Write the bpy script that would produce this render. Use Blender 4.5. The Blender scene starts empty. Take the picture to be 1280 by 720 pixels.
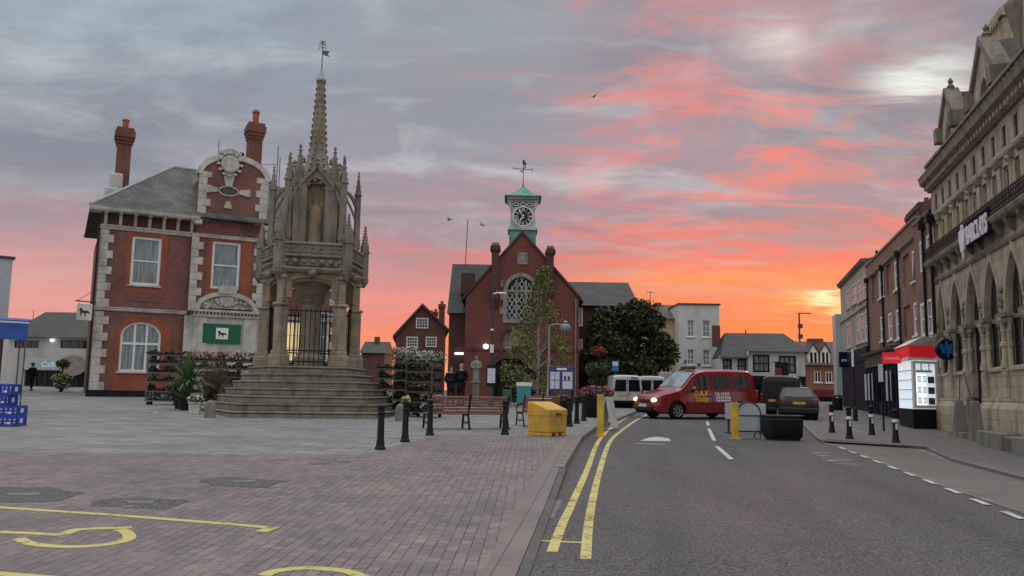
import bpy, bmesh, math, random
from mathutils import Vector, Matrix
from mathutils.geometry import tessellate_polygon
rnd = random.Random(7)
scn = bpy.context.scene
COL = scn.collection
R = math.radians
PI = math.pi
# ------------------------------------------------------------------ camera and measuring helpers
F = 1060.0; EYE = 1.65; ROLL = 0.016
PITCH = math.atan((490 - 360) / F)
FW = Vector((0, math.cos(PITCH), math.sin(PITCH))); UP0 = Vector((0, -math.sin(PITCH), math.cos(PITCH))); RT0 = Vector((1, 0, 0))
RT = RT0 * math.cos(ROLL) + UP0 * math.sin(ROLL); UP = UP0 * math.cos(ROLL) - RT0 * math.sin(ROLL)
CAM = Vector((0, 0, EYE))
GA, GB = -0.0061, 0.018            # the market place climbs gently away from the viewer
def zg(x, y): return GA * max(-70, min(70, x)) + GB * max(-20, min(95, y))
def ray(px, py):
    d = FW + RT * ((px - 640) / F) + UP * ((360 - py) / F)
    return d / d.y
def at(px, py, Y): return CAM + ray(px, py) * Y
def gnd(px, py):
    d = ray(px, py); t = EYE / (GA * d.x + GB - d.z)
    return Vector((d.x * t, t, zg(d.x * t, t)))
def gz(px, Y):
    x = ray(px, 480).x * Y
    return Vector((x, Y, zg(x, Y)))
# ------------------------------------------------------------------ materials
def nd(nt, t, **kw):
    n = nt.nodes.new(t)
    for k, v in kw.items():
        if k.startswith('i_'): n.inputs[int(k[2:]) if k[2:].isdigit() else k[2:].replace('_', ' ')].default_value = v
        else: setattr(n, k, v)
    return n
def newmat(name):
    m = bpy.data.materials.new(name); m.use_nodes = True
    nt = m.node_tree; b = nt.nodes['Principled BSDF']
    return m, nt, b
def c4(c): return (c[0], c[1], c[2], 1)
def mixc(nt, a, b, fac, blend='MIX'):
    n = nt.nodes.new('ShaderNodeMix'); n.data_type = 'RGBA'; n.blend_type = blend
    for s, v in ((6, a), (7, b)):
        if isinstance(v, (tuple, list)): n.inputs[s].default_value = c4(v)
        else: nt.links.new(v, n.inputs[s])
    if isinstance(fac, (int, float)): n.inputs[0].default_value = fac
    else: nt.links.new(fac, n.inputs[0])
    return n.outputs[2]
def ramp(nt, src, stops, interp='LINEAR'):
    n = nt.nodes.new('ShaderNodeValToRGB'); cr = n.color_ramp; cr.interpolation = interp
    while len(cr.elements) < len(stops): cr.elements.new(0.5)
    for e, (p, c) in zip(cr.elements, stops):
        e.position = p; e.color = c4(c) if isinstance(c, (tuple, list)) else (c, c, c, 1)
    nt.links.new(src, n.inputs[0]); return n.outputs[0]
def mth(nt, op, a, b=None, c=None):
    n = nt.nodes.new('ShaderNodeMath'); n.operation = op
    for i, v in enumerate((a, b, c)):
        if v is None: continue
        if isinstance(v, (int, float)): n.inputs[i].default_value = v
        else: nt.links.new(v, n.inputs[i])
    return n.outputs[0]
def noise(nt, vec, scale, detail=4, rough=0.55, dist=0.0):
    n = nd(nt, 'ShaderNodeTexNoise'); n.inputs['Scale'].default_value = scale; n.inputs['Detail'].default_value = detail
    n.inputs['Roughness'].default_value = rough; n.inputs['Distortion'].default_value = dist
    if vec is not None: nt.links.new(vec, n.inputs['Vector'])
    return n.outputs[0]
def ocoord(nt): return nd(nt, 'ShaderNodeTexCoord').outputs['Object']
def mapv(nt, vec, loc=(0, 0, 0), rot=(0, 0, 0), scale=(1, 1, 1)):
    n = nd(nt, 'ShaderNodeMapping'); n.inputs['Location'].default_value = loc; n.inputs['Rotation'].default_value = rot; n.inputs['Scale'].default_value = scale
    nt.links.new(vec, n.inputs['Vector']); return n.outputs[0]
def bump(nt, b, h, strength=0.3, dist=0.02):
    n = nd(nt, 'ShaderNodeBump'); n.inputs['Strength'].default_value = strength; n.inputs['Distance'].default_value = dist
    nt.links.new(h, n.inputs['Height']); nt.links.new(n.outputs[0], b.inputs['Normal'])
def plain(name, c, rough=0.6, var=0.25, scale=3.0, metal=0.0, bmp=0.15, fine=40.0, spec=0.5, stain=None):
    """a colour with two scales of mottling and a little grain"""
    m, nt, b = newmat(name); v = ocoord(nt)
    lo = tuple(x * (1 - var) for x in c); hi = tuple(min(1, x * (1 + var)) for x in c)
    n1 = ramp(nt, noise(nt, v, scale), [(0.3, 0.0), (0.7, 1.0)])
    col = mixc(nt, lo, hi, n1)
    if stain:
        n2 = ramp(nt, noise(nt, mapv(nt, v, (3, 5, 1), (0, 0, 0), (1, 1, 0.45)), scale * 0.6, 5, 0.65), [(0.45, 0.0), (0.68, 1.0)])
        col = mixc(nt, col, stain, mth(nt, 'MULTIPLY', n2, 0.8))
    nt.links.new(col, b.inputs['Base Color']); b.inputs['Roughness'].default_value = rough
    b.inputs['Metallic'].default_value = metal; b.inputs['Specular IOR Level'].default_value = spec
    if bmp: bump(nt, b, noise(nt, v, fine, 3), bmp, 0.01)
    return m
def gloss(name, c, rough=0.25, coat=0.5, metal=0.0, var=0.0):
    m, nt, b = newmat(name); b.inputs['Base Color'].default_value = c4(c); b.inputs['Roughness'].default_value = rough
    b.inputs['Metallic'].default_value = metal; b.inputs['Coat Weight'].default_value = coat; b.inputs['Coat Roughness'].default_value = 0.08
    v = ocoord(nt)
    n1 = noise(nt, v, 2.5, 5)
    col = mixc(nt, tuple(x * 0.8 for x in c), tuple(min(1, x * 1.12) for x in c), n1)
    nt.links.new(col, b.inputs['Base Color'])
    nt.links.new(mth(nt, 'MULTIPLY_ADD', noise(nt, v, 6, 4), 0.2, rough - 0.08), b.inputs['Roughness'])
    return m
def emis(name, c, s):
    m, nt, b = newmat(name); b.inputs['Base Color'].default_value = c4(c)
    b.inputs['Emission Color'].default_value = c4(c); b.inputs['Emission Strength'].default_value = s
    return m
def wallvec(nt, sx=1.0, sz=1.0):
    s = nd(nt, 'ShaderNodeSeparateXYZ'); nt.links.new(ocoord(nt), s.inputs[0])
    u = mth(nt, 'ADD', s.outputs[0], s.outputs[1])
    c = nd(nt, 'ShaderNodeCombineXYZ')
    nt.links.new(mth(nt, 'MULTIPLY', u, sx), c.inputs[0]); nt.links.new(mth(nt, 'MULTIPLY', s.outputs[2], sz), c.inputs[1])
    return c.outputs[0]
def bricks(name, c1, c2, mortar, bw=0.23, bh=0.078, ms=0.012, rough=0.85, stain=None, vec=None, bias=0.0, bs=0.4, sz=1.0, moss=0.5, tint=(1.25, 0.8)):
    m, nt, b = newmat(name)
    v = vec(nt) if vec else wallvec(nt, 1.0, sz)
    t = nd(nt, 'ShaderNodeTexBrick'); t.offset = 0.5
    t.inputs['Color1'].default_value = c4(c1); t.inputs['Color2'].default_value = c4(c2); t.inputs['Mortar'].default_value = c4(mortar)
    t.inputs['Scale'].default_value = 1.0; t.inputs['Mortar Size'].default_value = ms; t.inputs['Mortar Smooth'].default_value = 0.3
    t.inputs['Bias'].default_value = bias; t.inputs['Brick Width'].default_value = bw; t.inputs['Row Height'].default_value = bh
    nt.links.new(v, t.inputs['Vector'])
    o = ocoord(nt)
    n1 = noise(nt, o, 0.7, 5, 0.65)
    col = mixc(nt, t.outputs[0], ramp(nt, n1, [(0.3, tint[1]), (0.7, tint[0])]), 1.0, 'MULTIPLY')
    if stain:
        n2 = ramp(nt, noise(nt, mapv(nt, o, (9, 2, 4), (0, 0, 0), (1, 1, 0.5)), 0.9, 6, 0.7), [(0.5, 0.0), (0.72, 1.0)])
        col = mixc(nt, col, stain, mth(nt, 'MULTIPLY', n2, moss))
    nt.links.new(col, b.inputs['Base Color']); b.inputs['Roughness'].default_value = rough
    h = mth(nt, 'ADD', mth(nt, 'MULTIPLY', t.outputs[1], -1.0), mth(nt, 'MULTIPLY', noise(nt, o, 30, 3), 0.5))
    bump(nt, b, h, bs, 0.01)
    return m
M = {}
# masonry
M['bank_brick'] = bricks('bank_brick', (0.140, 0.049, 0.038), (0.232, 0.073, 0.049), (0.146, 0.104, 0.085), stain=(0.085, 0.043, 0.037), tint=(1.35, 0.7))
M['bank_red'] = bricks('bank_red', (0.36, 0.078, 0.036), (0.25, 0.058, 0.030), (0.20, 0.08, 0.055), stain=(0.15, 0.05, 0.034), tint=(1.25, 0.7))
M['chimney_brick'] = bricks('chimney_brick', (0.20, 0.062, 0.04), (0.14, 0.05, 0.036), (0.12, 0.08, 0.065), stain=(0.04, 0.03, 0.028))
M['hall_brick'] = bricks('hall_brick', (0.195, 0.047, 0.027), (0.135, 0.037, 0.024), (0.12, 0.06, 0.045), stain=(0.085, 0.035, 0.028))
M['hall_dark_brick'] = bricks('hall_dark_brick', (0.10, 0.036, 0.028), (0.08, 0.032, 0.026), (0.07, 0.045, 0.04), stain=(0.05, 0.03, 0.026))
M['terrace_brick'] = bricks('terrace_brick', (0.31, 0.145, 0.092), (0.20, 0.098, 0.068), (0.20, 0.16, 0.135), stain=(0.10, 0.065, 0.055))
M['orange_brick'] = bricks('orange_brick', (0.30, 0.115, 0.06), (0.25, 0.10, 0.055), (0.22, 0.14, 0.10))
M['far_brick'] = bricks('far_brick', (0.15, 0.055, 0.042), (0.12, 0.048, 0.038), (0.11, 0.07, 0.055))
M['white_stone'] = plain('white_stone', (0.486, 0.470, 0.429), 0.75, 0.16, 2.2, stain=(0.211, 0.199, 0.170))
M['render_white'] = plain('render_white', (0.546, 0.546, 0.519), 0.8, 0.08, 1.2, bmp=0.1, stain=(0.370, 0.370, 0.352))
M['render_cream'] = plain('render_cream', (0.50, 0.40, 0.235), 0.8, 0.1, 1.2, bmp=0.1, stain=(0.33, 0.27, 0.17))
M['terrace_cream'] = plain('terrace_cream', (0.40, 0.37, 0.31), 0.8, 0.12, 1.2, bmp=0.1, stain=(0.23, 0.21, 0.18))
M['slate'] = bricks('slate', (0.060, 0.066, 0.068), (0.095, 0.100, 0.096), (0.025, 0.026, 0.027), bw=0.34, bh=0.2, ms=0.02, rough=0.75, stain=(0.17, 0.175, 0.155), moss=0.75, tint=(1.4, 0.6))
M['slate_dark'] = bricks('slate_dark', (0.034, 0.036, 0.039), (0.050, 0.052, 0.054), (0.015, 0.016, 0.017), bw=0.34, bh=0.2, ms=0.02, rough=0.75, stain=(0.075, 0.072, 0.066))
M['tile_brown'] = bricks('tile_brown', (0.085, 0.062, 0.052), (0.115, 0.082, 0.066), (0.04, 0.032, 0.028), bw=0.28, bh=0.15, ms=0.012, rough=0.75, stain=(0.10, 0.09, 0.07))
M['tile_dark'] = bricks('tile_dark', (0.036, 0.036, 0.034), (0.050, 0.049, 0.046), (0.02, 0.02, 0.02), bw=0.28, bh=0.17, ms=0.012, rough=0.75, stain=(0.065, 0.06, 0.05))
def cross_stone(name, c, d, blocks=True, lich=(0.17, 0.165, 0.13)):
    m, nt, b = newmat(name); v = ocoord(nt)
    n1 = ramp(nt, noise(nt, v, 1.6, 6, 0.65), [(0.3, 0.0), (0.7, 1.0)])
    col = mixc(nt, d, c, n1)
    n2 = ramp(nt, noise(nt, mapv(nt, v, (4, 1, 2), (0, 0, 0), (1.4, 1.4, 0.35)), 2.2, 6, 0.7), [(0.48, 0.0), (0.7, 1.0)])
    col = mixc(nt, col, tuple(x * 0.42 for x in d), mth(nt, 'MULTIPLY', n2, 0.85))
    n3 = ramp(nt, noise(nt, v, 7, 4, 0.7), [(0.58, 0.0), (0.66, 1.0)])
    col = mixc(nt, col, lich, mth(nt, 'MULTIPLY', n3, 0.55))
    h = noise(nt, v, 14, 6, 0.7)
    if blocks:
        t = nd(nt, 'ShaderNodeTexBrick'); t.inputs['Scale'].default_value = 1; t.inputs['Brick Width'].default_value = 0.62; t.inputs['Row Height'].default_value = 0.31
        t.inputs['Mortar Size'].default_value = 0.012; t.inputs['Mortar Smooth'].default_value = 0.5
        t.inputs['Color1'].default_value = (1, 1, 1, 1); t.inputs['Color2'].default_value = (0.8, 0.8, 0.8, 1); t.inputs['Mortar'].default_value = (0.5, 0.5, 0.5, 1)
        nt.links.new(wallvec(nt), t.inputs['Vector'])
        col = mixc(nt, col, t.outputs[0], 0.8, 'MULTIPLY')
        h = mth(nt, 'SUBTRACT', h, mth(nt, 'MULTIPLY', t.outputs[1], 0.6))
    nt.links.new(col, b.inputs['Base Color']); b.inputs['Roughness'].default_value = 0.9
    bump(nt, b, h, 0.5, 0.03)
    return m
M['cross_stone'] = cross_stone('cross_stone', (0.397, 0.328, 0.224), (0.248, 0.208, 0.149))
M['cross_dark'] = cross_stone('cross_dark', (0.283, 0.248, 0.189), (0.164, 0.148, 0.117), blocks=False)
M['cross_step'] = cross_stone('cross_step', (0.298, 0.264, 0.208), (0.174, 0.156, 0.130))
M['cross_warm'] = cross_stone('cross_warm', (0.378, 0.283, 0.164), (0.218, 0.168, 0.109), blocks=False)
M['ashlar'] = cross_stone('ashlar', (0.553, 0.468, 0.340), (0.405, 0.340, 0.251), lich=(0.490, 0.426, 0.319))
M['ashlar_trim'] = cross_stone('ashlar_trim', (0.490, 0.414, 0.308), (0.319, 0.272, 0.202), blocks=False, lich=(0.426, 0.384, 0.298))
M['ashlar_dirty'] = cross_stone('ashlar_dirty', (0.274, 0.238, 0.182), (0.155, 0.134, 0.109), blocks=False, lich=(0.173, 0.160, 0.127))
M['post_stone'] = cross_stone('post_stone', (0.25, 0.235, 0.205), (0.165, 0.155, 0.135), blocks=False)
M['statue_stone'] = cross_stone('statue_stone', (0.33, 0.32, 0.275), (0.19, 0.185, 0.16), blocks=False, lich=(0.36, 0.35, 0.30))
# paint, metal, glass
M['white_paint'] = plain('white_paint', (0.74, 0.74, 0.72), 0.5, 0.06, 3, bmp=0.05)
M['black_iron'] = plain('black_iron', (0.012, 0.012, 0.014), 0.5, 0.3, 6, metal=0.0, bmp=0.1, spec=0.25)
M['black_paint'] = plain('black_paint', (0.009, 0.0095, 0.013), 0.5, 0.3, 4, bmp=0.05, spec=0.25)
M['navy_paint'] = plain('navy_paint', (0.009, 0.010, 0.022), 0.6, 0.3, 3, bmp=0.1, spec=0.2)
M['grey_metal'] = plain('grey_metal', (0.28, 0.29, 0.30), 0.45, 0.2, 5, metal=0.6, bmp=0.05)
M['galv'] = plain('galv', (0.119, 0.122, 0.122), 0.45, 0.3, 8, metal=0.5, bmp=0.05)
M['dark_metal'] = plain('dark_metal', (0.055, 0.057, 0.06), 0.5, 0.25, 5, metal=0.3, bmp=0.05)
M['lead'] = plain('lead', (0.30, 0.33, 0.33), 0.6, 0.2, 4, bmp=0.1)
M['copper'] = plain('copper', (0.10, 0.30, 0.235), 0.65, 0.25, 2.5, bmp=0.15, stain=(0.045, 0.13, 0.11))
M['yellow_paint'] = plain('yellow_paint', (0.66, 0.43, 0.025), 0.55, 0.14, 5, bmp=0.1, stain=(0.34, 0.24, 0.06))
M['grit_yellow'] = plain('grit_yellow', (0.62, 0.355, 0.035), 0.55, 0.14, 3.5, bmp=0.2, stain=(0.36, 0.22, 0.06))
M['bench_wood'] = plain('bench_wood', (0.185, 0.066, 0.034), 0.45, 0.35, 9, bmp=0.1)
M['red_paint'] = plain('red_paint', (0.55, 0.015, 0.020), 0.4, 0.08, 2, bmp=0.03)
M['sign_red'] = plain('sign_red', (0.50, 0.012, 0.018), 0.4, 0.08, 2, bmp=0.0)
M['sign_green'] = plain('sign_green', (0.006, 0.115, 0.060), 0.4, 0.1, 2, bmp=0.0)
M['sign_purple'] = plain('sign_purple', (0.055, 0.045, 0.19), 0.4, 0.1, 2, bmp=0.0)
M['sign_blue'] = plain('sign_blue', (0.02, 0.14, 0.36), 0.4, 0.1, 2, bmp=0.0)
M['sign_darkblue'] = plain('sign_darkblue', (0.008, 0.010, 0.035), 0.35, 0.1, 2, bmp=0.0)
M['blue_plastic'] = plain('blue_plastic', (0.018, 0.05, 0.40), 0.4, 0.15, 4, bmp=0.05)
M['canvas_blue'] = plain('canvas_blue', (0.03, 0.09, 0.33), 0.8, 0.15, 3, bmp=0.1)
M['white_text'] = plain('white_text', (0.78, 0.78, 0.78), 0.5, 0.03, 3, bmp=0.0)
M['silver_text'] = plain('silver_text', (0.72, 0.74, 0.80), 0.4, 0.05, 3, bmp=0.0)
M['yellow_text'] = plain('yellow_text', (0.75, 0.42, 0.02), 0.5, 0.03, 3, bmp=0.0)
M['dark_text'] = plain('dark_text', (0.02, 0.02, 0.025), 0.5, 0.03, 3, bmp=0.0)
M['poster'] = plain('poster', (0.55, 0.62, 0.70), 0.4, 0.3, 14, bmp=0.0)
M['board_grey'] = plain('board_grey', (0.42, 0.47, 0.50), 0.45, 0.08, 3, bmp=0.0)
M['teal'] = plain('teal', (0.05, 0.26, 0.29), 0.5, 0.15, 4, bmp=0.0)
M['green_paint'] = plain('green_paint', (0.05, 0.16, 0.09), 0.5, 0.15, 4, bmp=0.0)
M['turret_paint'] = plain('turret_paint', (0.42, 0.45, 0.42), 0.6, 0.12, 2, bmp=0.05, stain=(0.25, 0.29, 0.26))
M['vane'] = plain('vane', (0.09, 0.11, 0.105), 0.5, 0.2, 4, metal=0.5, bmp=0)
M['rail_shade'] = plain('rail_shade', (0.006, 0.007, 0.020), 0.9, 0.2, 3, bmp=0, spec=0.1)  # near black, painted shade behind the bank letters
M['pub_red'] = plain('pub_red', (0.20, 0.015, 0.018), 0.6, 0.2, 3, bmp=0)
M['oval_pale'] = plain('oval_pale', (0.30, 0.25, 0.23), 0.7, 0.2, 3, bmp=0)
M['terracotta'] = plain('terracotta', (0.30, 0.09, 0.05), 0.8, 0.2, 4)
M['rubber'] = plain('rubber', (0.009, 0.009, 0.010), 0.9, 0.2, 8, spec=0.2)
M['rim'] = plain('rim', (0.30, 0.30, 0.31), 0.35, 0.1, 8, metal=0.7, bmp=0)
M['coat'] = plain('coat', (0.010, 0.010, 0.013), 0.9, 0.3, 8, spec=0.2)
M['coat_navy'] = plain('coat_navy', (0.012, 0.012, 0.020), 0.9, 0.3, 8, spec=0.2)
M['skin'] = plain('skin', (0.42, 0.26, 0.20), 0.6, 0.1, 9, bmp=0)
M['hair'] = plain('hair', (0.05, 0.035, 0.025), 0.7, 0.3, 20)
M['hair_grey'] = plain('hair_grey', (0.22, 0.20, 0.19), 0.7, 0.3, 20)
M['trouser'] = plain('trouser', (0.016, 0.017, 0.024), 0.9, 0.3, 8, spec=0.2)
M['soil'] = plain('soil', (0.03, 0.02, 0.014), 0.95, 0.3, 15)
M['bark'] = plain('bark', (0.07, 0.055, 0.04), 0.9, 0.35, 9, bmp=0.5)
M['birch_bark'] = plain('birch_bark', (0.30, 0.28, 0.25), 0.8, 0.4, 7, bmp=0.3)
M['bird'] = plain('bird', (0.16, 0.16, 0.17), 0.8, 0.2, 8)
M['car_red'] = gloss('car_red', (0.21, 0.006, 0.010), 0.25, 0.8)
M['car_white'] = gloss('car_white', (0.50, 0.51, 0.53), 0.35, 0.4)
M['car_dark'] = gloss('car_dark', (0.011, 0.010, 0.011), 0.5, 0.05)
M['car_black'] = gloss('car_black', (0.006, 0.0055, 0.008), 0.45, 0.08)
M['tail'] = gloss('tail', (0.28, 0.01, 0.01), 0.2, 0.6)
M['plate_yellow'] = plain('plate_yellow', (0.55, 0.42, 0.04), 0.5, 0.05, 5, bmp=0)
M['plate_white'] = plain('plate_white', (0.6, 0.6, 0.6), 0.5, 0.05, 5, bmp=0)
M['headlamp_on'] = emis('headlamp_on', (1.0, 0.66, 0.30), 3.2)
M['lamp_white'] = emis('lamp_white', (0.85, 0.9, 1.0), 2.2)
M['lit_warm'] = emis('lit_warm', (1.0, 0.74, 0.34), 0.42)
M['shop_white'] = emis('shop_white', (0.80, 0.90, 1.0), 0.55)
M['shop_panel'] = emis('shop_panel', (0.9, 0.95, 1.0), 0.95)
M['shop_red'] = emis('shop_red', (0.75, 0.02, 0.03), 0.25)
M['lit_shop'] = emis('lit_shop', (0.45, 0.66, 0.72), 0.35)
def glassmat(name, c, rough=0.06, curtain_or_glint=None, scale=6.0, spec=0.7):
    m, nt, b = newmat(name); b.inputs['Roughness'].default_value = rough; b.inputs['Specular IOR Level'].default_value = spec
    v = ocoord(nt)
    if curtain_or_glint:
        s = nd(nt, 'ShaderNodeSeparateXYZ'); nt.links.new(v, s.inputs[0])
        cc = nd(nt, 'ShaderNodeCombineXYZ'); nt.links.new(mth(nt, 'MULTIPLY', s.outputs[0], scale), cc.inputs[0]); nt.links.new(mth(nt, 'MULTIPLY', s.outputs[2], 0.35), cc.inputs[2])
        f = ramp(nt, noise(nt, cc.outputs[0], 1.6, 3, 0.6), [(0.35, 0.0), (0.65, 1.0)])
        col = mixc(nt, c, curtain_or_glint, f)
        nt.links.new(col, b.inputs['Base Color'])
    else:
        col = mixc(nt, tuple(x * 0.5 for x in c), tuple(x * 1.6 for x in c), noise(nt, v, 1.3, 3))
        nt.links.new(col, b.inputs['Base Color'])
    bump(nt, b, noise(nt, v, 1.1, 2), 0.05, 0.05)
    return m
M['glass'] = glassmat('glass', (0.02, 0.024, 0.028))
M['glass_dark'] = glassmat('glass_dark', (0.006, 0.008, 0.010), 0.12, spec=0.22)
M['car_glass'] = glassmat('car_glass', (0.010, 0.012, 0.012), 0.07, (0.075, 0.085, 0.08), 5.0, spec=0.6)  # pale upright streaks in the colour mimic reflections on car windows
M['glass_curtain'] = glassmat('glass_curtain', (0.13, 0.155, 0.17), 0.2, (0.30, 0.345, 0.365), spec=0.25)
M['glass_net'] = glassmat('glass_net', (0.10, 0.11, 0.12), 0.15, (0.30, 0.31, 0.32), 3.0, spec=0.4)
M['windscreen'] = glassmat('windscreen', (0.20, 0.24, 0.27), 0.05)
def leafmat(name, c, c2, trans=0.25):
    m, nt, b = newmat(name); g = nd(nt, 'ShaderNodeNewGeometry'); v = ocoord(nt)
    f = ramp(nt, noise(nt, v, 1.4, 4, 0.6), [(0.35, 0.0), (0.65, 1.0)])
    col = mixc(nt, c, c2, f)
    wn = nd(nt, 'ShaderNodeTexWhiteNoise'); nt.links.new(mapv(nt, v, scale=(1, 1, 1)), wn.inputs[0])
    nt.links.new(col, b.inputs['Base Color']); b.inputs['Roughness'].default_value = 0.55
    b.inputs['Specular IOR Level'].default_value = 0.3
    return m
M['leaf_dark'] = leafmat('leaf_dark', (0.026, 0.038, 0.013), (0.075, 0.075, 0.024))
M['leaf_birch'] = leafmat('leaf_birch', (0.115, 0.135, 0.04), (0.20, 0.185, 0.055))
M['leaf_mid'] = leafmat('leaf_mid', (0.045, 0.085, 0.028), (0.07, 0.115, 0.035))
M['leaf_palm'] = leafmat('leaf_palm', (0.055, 0.115, 0.03), (0.11, 0.17, 0.05))
M['grass_brown'] = leafmat('grass_brown', (0.12, 0.095, 0.055), (0.19, 0.15, 0.085))
M['leaf_silver'] = leafmat('leaf_silver', (0.09, 0.12, 0.09), (0.22, 0.25, 0.21))
M['flower_pink'] = leafmat('flower_pink', (0.30, 0.05, 0.12), (0.42, 0.12, 0.22))
M['flower_red'] = leafmat('flower_red', (0.42, 0.02, 0.02), (0.52, 0.04, 0.03))
M['flower_wine'] = leafmat('flower_wine', (0.14, 0.012, 0.03), (0.20, 0.02, 0.05))
M['flower_white'] = leafmat('flower_white', (0.5, 0.5, 0.44), (0.65, 0.65, 0.58))
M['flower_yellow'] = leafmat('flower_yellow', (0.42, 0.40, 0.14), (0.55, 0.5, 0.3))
# ------------------------------------------------------------------ mesh builder
class MB:
    def __init__(s): s.v = []; s.f = []
    def add(s, vs, fs):
        n = len(s.v); s.v += [tuple(v) for v in vs]; s.f += [tuple(i + n for i in f) for f in fs]; return s
    def box(s, x0, x1, y0, y1, z0, z1):
        return s.add([(x0, y0, z0), (x1, y0, z0), (x1, y1, z0), (x0, y1, z0), (x0, y0, z1), (x1, y0, z1), (x1, y1, z1), (x0, y1, z1)],
                     [(0, 3, 2, 1), (4, 5, 6, 7), (0, 1, 5, 4), (1, 2, 6, 5), (2, 3, 7, 6), (3, 0, 4, 7)])
    def cbox(s, c, sz, rot=None):
        mt = Matrix.Translation(c) @ (rot.to_4x4() if rot else Matrix())
        h = [x / 2 for x in sz]; m = MB().box(-h[0], h[0], -h[1], h[1], -h[2], h[2])
        return s.add([mt @ Vector(v) for v in m.v], m.f)
    def bar(s, p0, p1, w, h=None, up=(0, 0, 1)):
        p0 = Vector(p0); p1 = Vector(p1); d = p1 - p0; L = d.length; d.normalize()
        u = Vector(up); x = d.cross(u)
        if x.length < 1e-4: x = d.cross(Vector((0, 1, 0)))
        x.normalize(); z = x.cross(d); h = h or w
        vs = [p + x * a * w / 2 + z * b * h / 2 for p in (p0, p1) for a, b in ((-1, -1), (1, -1), (1, 1), (-1, 1))]
        return s.add(vs, [(0, 3, 2, 1), (4, 5, 6, 7), (0, 1, 5, 4), (1, 2, 6, 5), (2, 3, 7, 6), (3, 0, 4, 7)])
    def tube(s, pts, r, n=8, caps=True):
        pts = [Vector(p) for p in pts]; rs = r if isinstance(r, (list, tuple)) else [r] * len(pts)
        vs = []; prev = None
        for i, p in enumerate(pts):
            d = (pts[min(i + 1, len(pts) - 1)] - pts[max(i - 1, 0)]).normalized()
            a = prev if prev is not None else (Vector((0, 0, 1)) if abs(d.z) < 0.9 else Vector((1, 0, 0)))
            x = d.cross(a).normalized(); y = x.cross(d).normalized(); prev = y
            vs += [p + (x * math.cos(2 * PI * k / n) + y * math.sin(2 * PI * k / n)) * rs[i] for k in range(n)]
        fs = []
        for i in range(len(pts) - 1):
            for k in range(n):
                k2 = (k + 1) % n; fs.append((i * n + k, i * n + k2, (i + 1) * n + k2, (i + 1) * n + k))
        if caps: fs += [tuple(range(n))[::-1], tuple((len(pts) - 1) * n + k for k in range(n))]
        return s.add(vs, fs)
    def lathe(s, prof, n=16, c=(0, 0, 0), phase=0.0, caps=True, sx=1.0, sy=1.0):
        vs = []; fs = []
        for r, z in prof:
            vs += [(c[0] + sx * r * math.cos(phase + 2 * PI * k / n), c[1] + sy * r * math.sin(phase + 2 * PI * k / n), c[2] + z) for k in range(n)]
        for i in range(len(prof) - 1):
            for k in range(n):
                k2 = (k + 1) % n; fs.append((i * n + k, i * n + k2, (i + 1) * n + k2, (i + 1) * n + k))
        if caps: fs += [tuple(range(n))[::-1], tuple((len(prof) - 1) * n + k for k in range(n))]
        return s.add(vs, fs)
    def ex(s, loop, vec):
        """extrude a closed 3D loop by vec"""
        n = len(loop); vec = Vector(vec); a = [Vector(p) for p in loop]; b = [p + vec for p in a]
        tri = tessellate_polygon([a])
        fs = [tuple(t) for t in tri] + [tuple(i + n for i in t[::-1]) for t in tri] + [(i, (i + 1) % n, (i + 1) % n + n, i + n) for i in range(n)]
        return s.add(a + b, fs)
    def exy(s, loop, y0, y1): return s.ex([(x, y0, z) for x, z in loop], (0, y1 - y0, 0))
    def exx(s, loop, x0, x1): return s.ex([(x0, y, z) for y, z in loop], (x1 - x0, 0, 0))
    def exz(s, loop, z0, z1): return s.ex([(x, y, z0) for x, y in loop], (0, 0, z1 - z0))
    def holed(s, outer, holes, y0, y1):
        """a wall in the xz plane with openings, front at y0, back at y1"""
        if len(holes) > 1 and len(outer) == 4:
            # cut a rectangular wall into one strip per column of openings, then into one panel per opening
            X0, X1 = min(p[0] for p in outer), max(p[0] for p in outer); Z0, Z1 = min(p[1] for p in outer), max(p[1] for p in outer)
            bb = [(min(p[0] for p in h), max(p[0] for p in h), min(p[1] for p in h), max(p[1] for p in h), h) for h in holes]
            def cut(items, lo, hi, ax):
                it = sorted(items, key=lambda b: b[ax]); groups = []; end = None
                for b in it:
                    if groups and b[ax] < end - 1e-6: groups[-1].append(b); end = max(end, b[ax + 1])
                    else: groups.append([b]); end = b[ax + 1]
                ed = [lo] + [(max(b[ax + 1] for b in g) + min(b[ax] for b in h)) / 2 for g, h in zip(groups, groups[1:])] + [hi]
                return [(g, a, b) for g, a, b in zip(groups, ed, ed[1:])]
            def go(items, x0, x1, z0, z1, depth):
                if len(items) == 1: s.holed(rect(x0, x1, z0, z1), [items[0][4]], y0, y1); return
                cx = cut(items, x0, x1, 0); cz = cut(items, z0, z1, 2)
                if len(cx) > 1:
                    for g, a, b in cx: go(g, a, b, z0, z1, depth + 1)
                elif len(cz) > 1:
                    for g, a, b in cz: go(g, x0, x1, a, b, depth + 1)
                else: raise ValueError('openings overlap')
            go(bb, X0, X1, Z0, Z1, 0); return s
        loops = [outer] + holes; v3 = [[Vector((x, y0, z)) for x, z in l] for l in loops]
        flat = [p for l in v3 for p in l]; n = len(flat); tri = tessellate_polygon(v3)
        fs = [tuple(t) for t in tri]; k = 0
        for l in loops:
            m = len(l); fs += [(k + i, k + (i + 1) % m, k + (i + 1) % m + n, k + i + n) for i in range(m)]; k += m
        return s.add(flat + [p + Vector((0, y1 - y0, 0)) for p in flat], fs)
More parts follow.
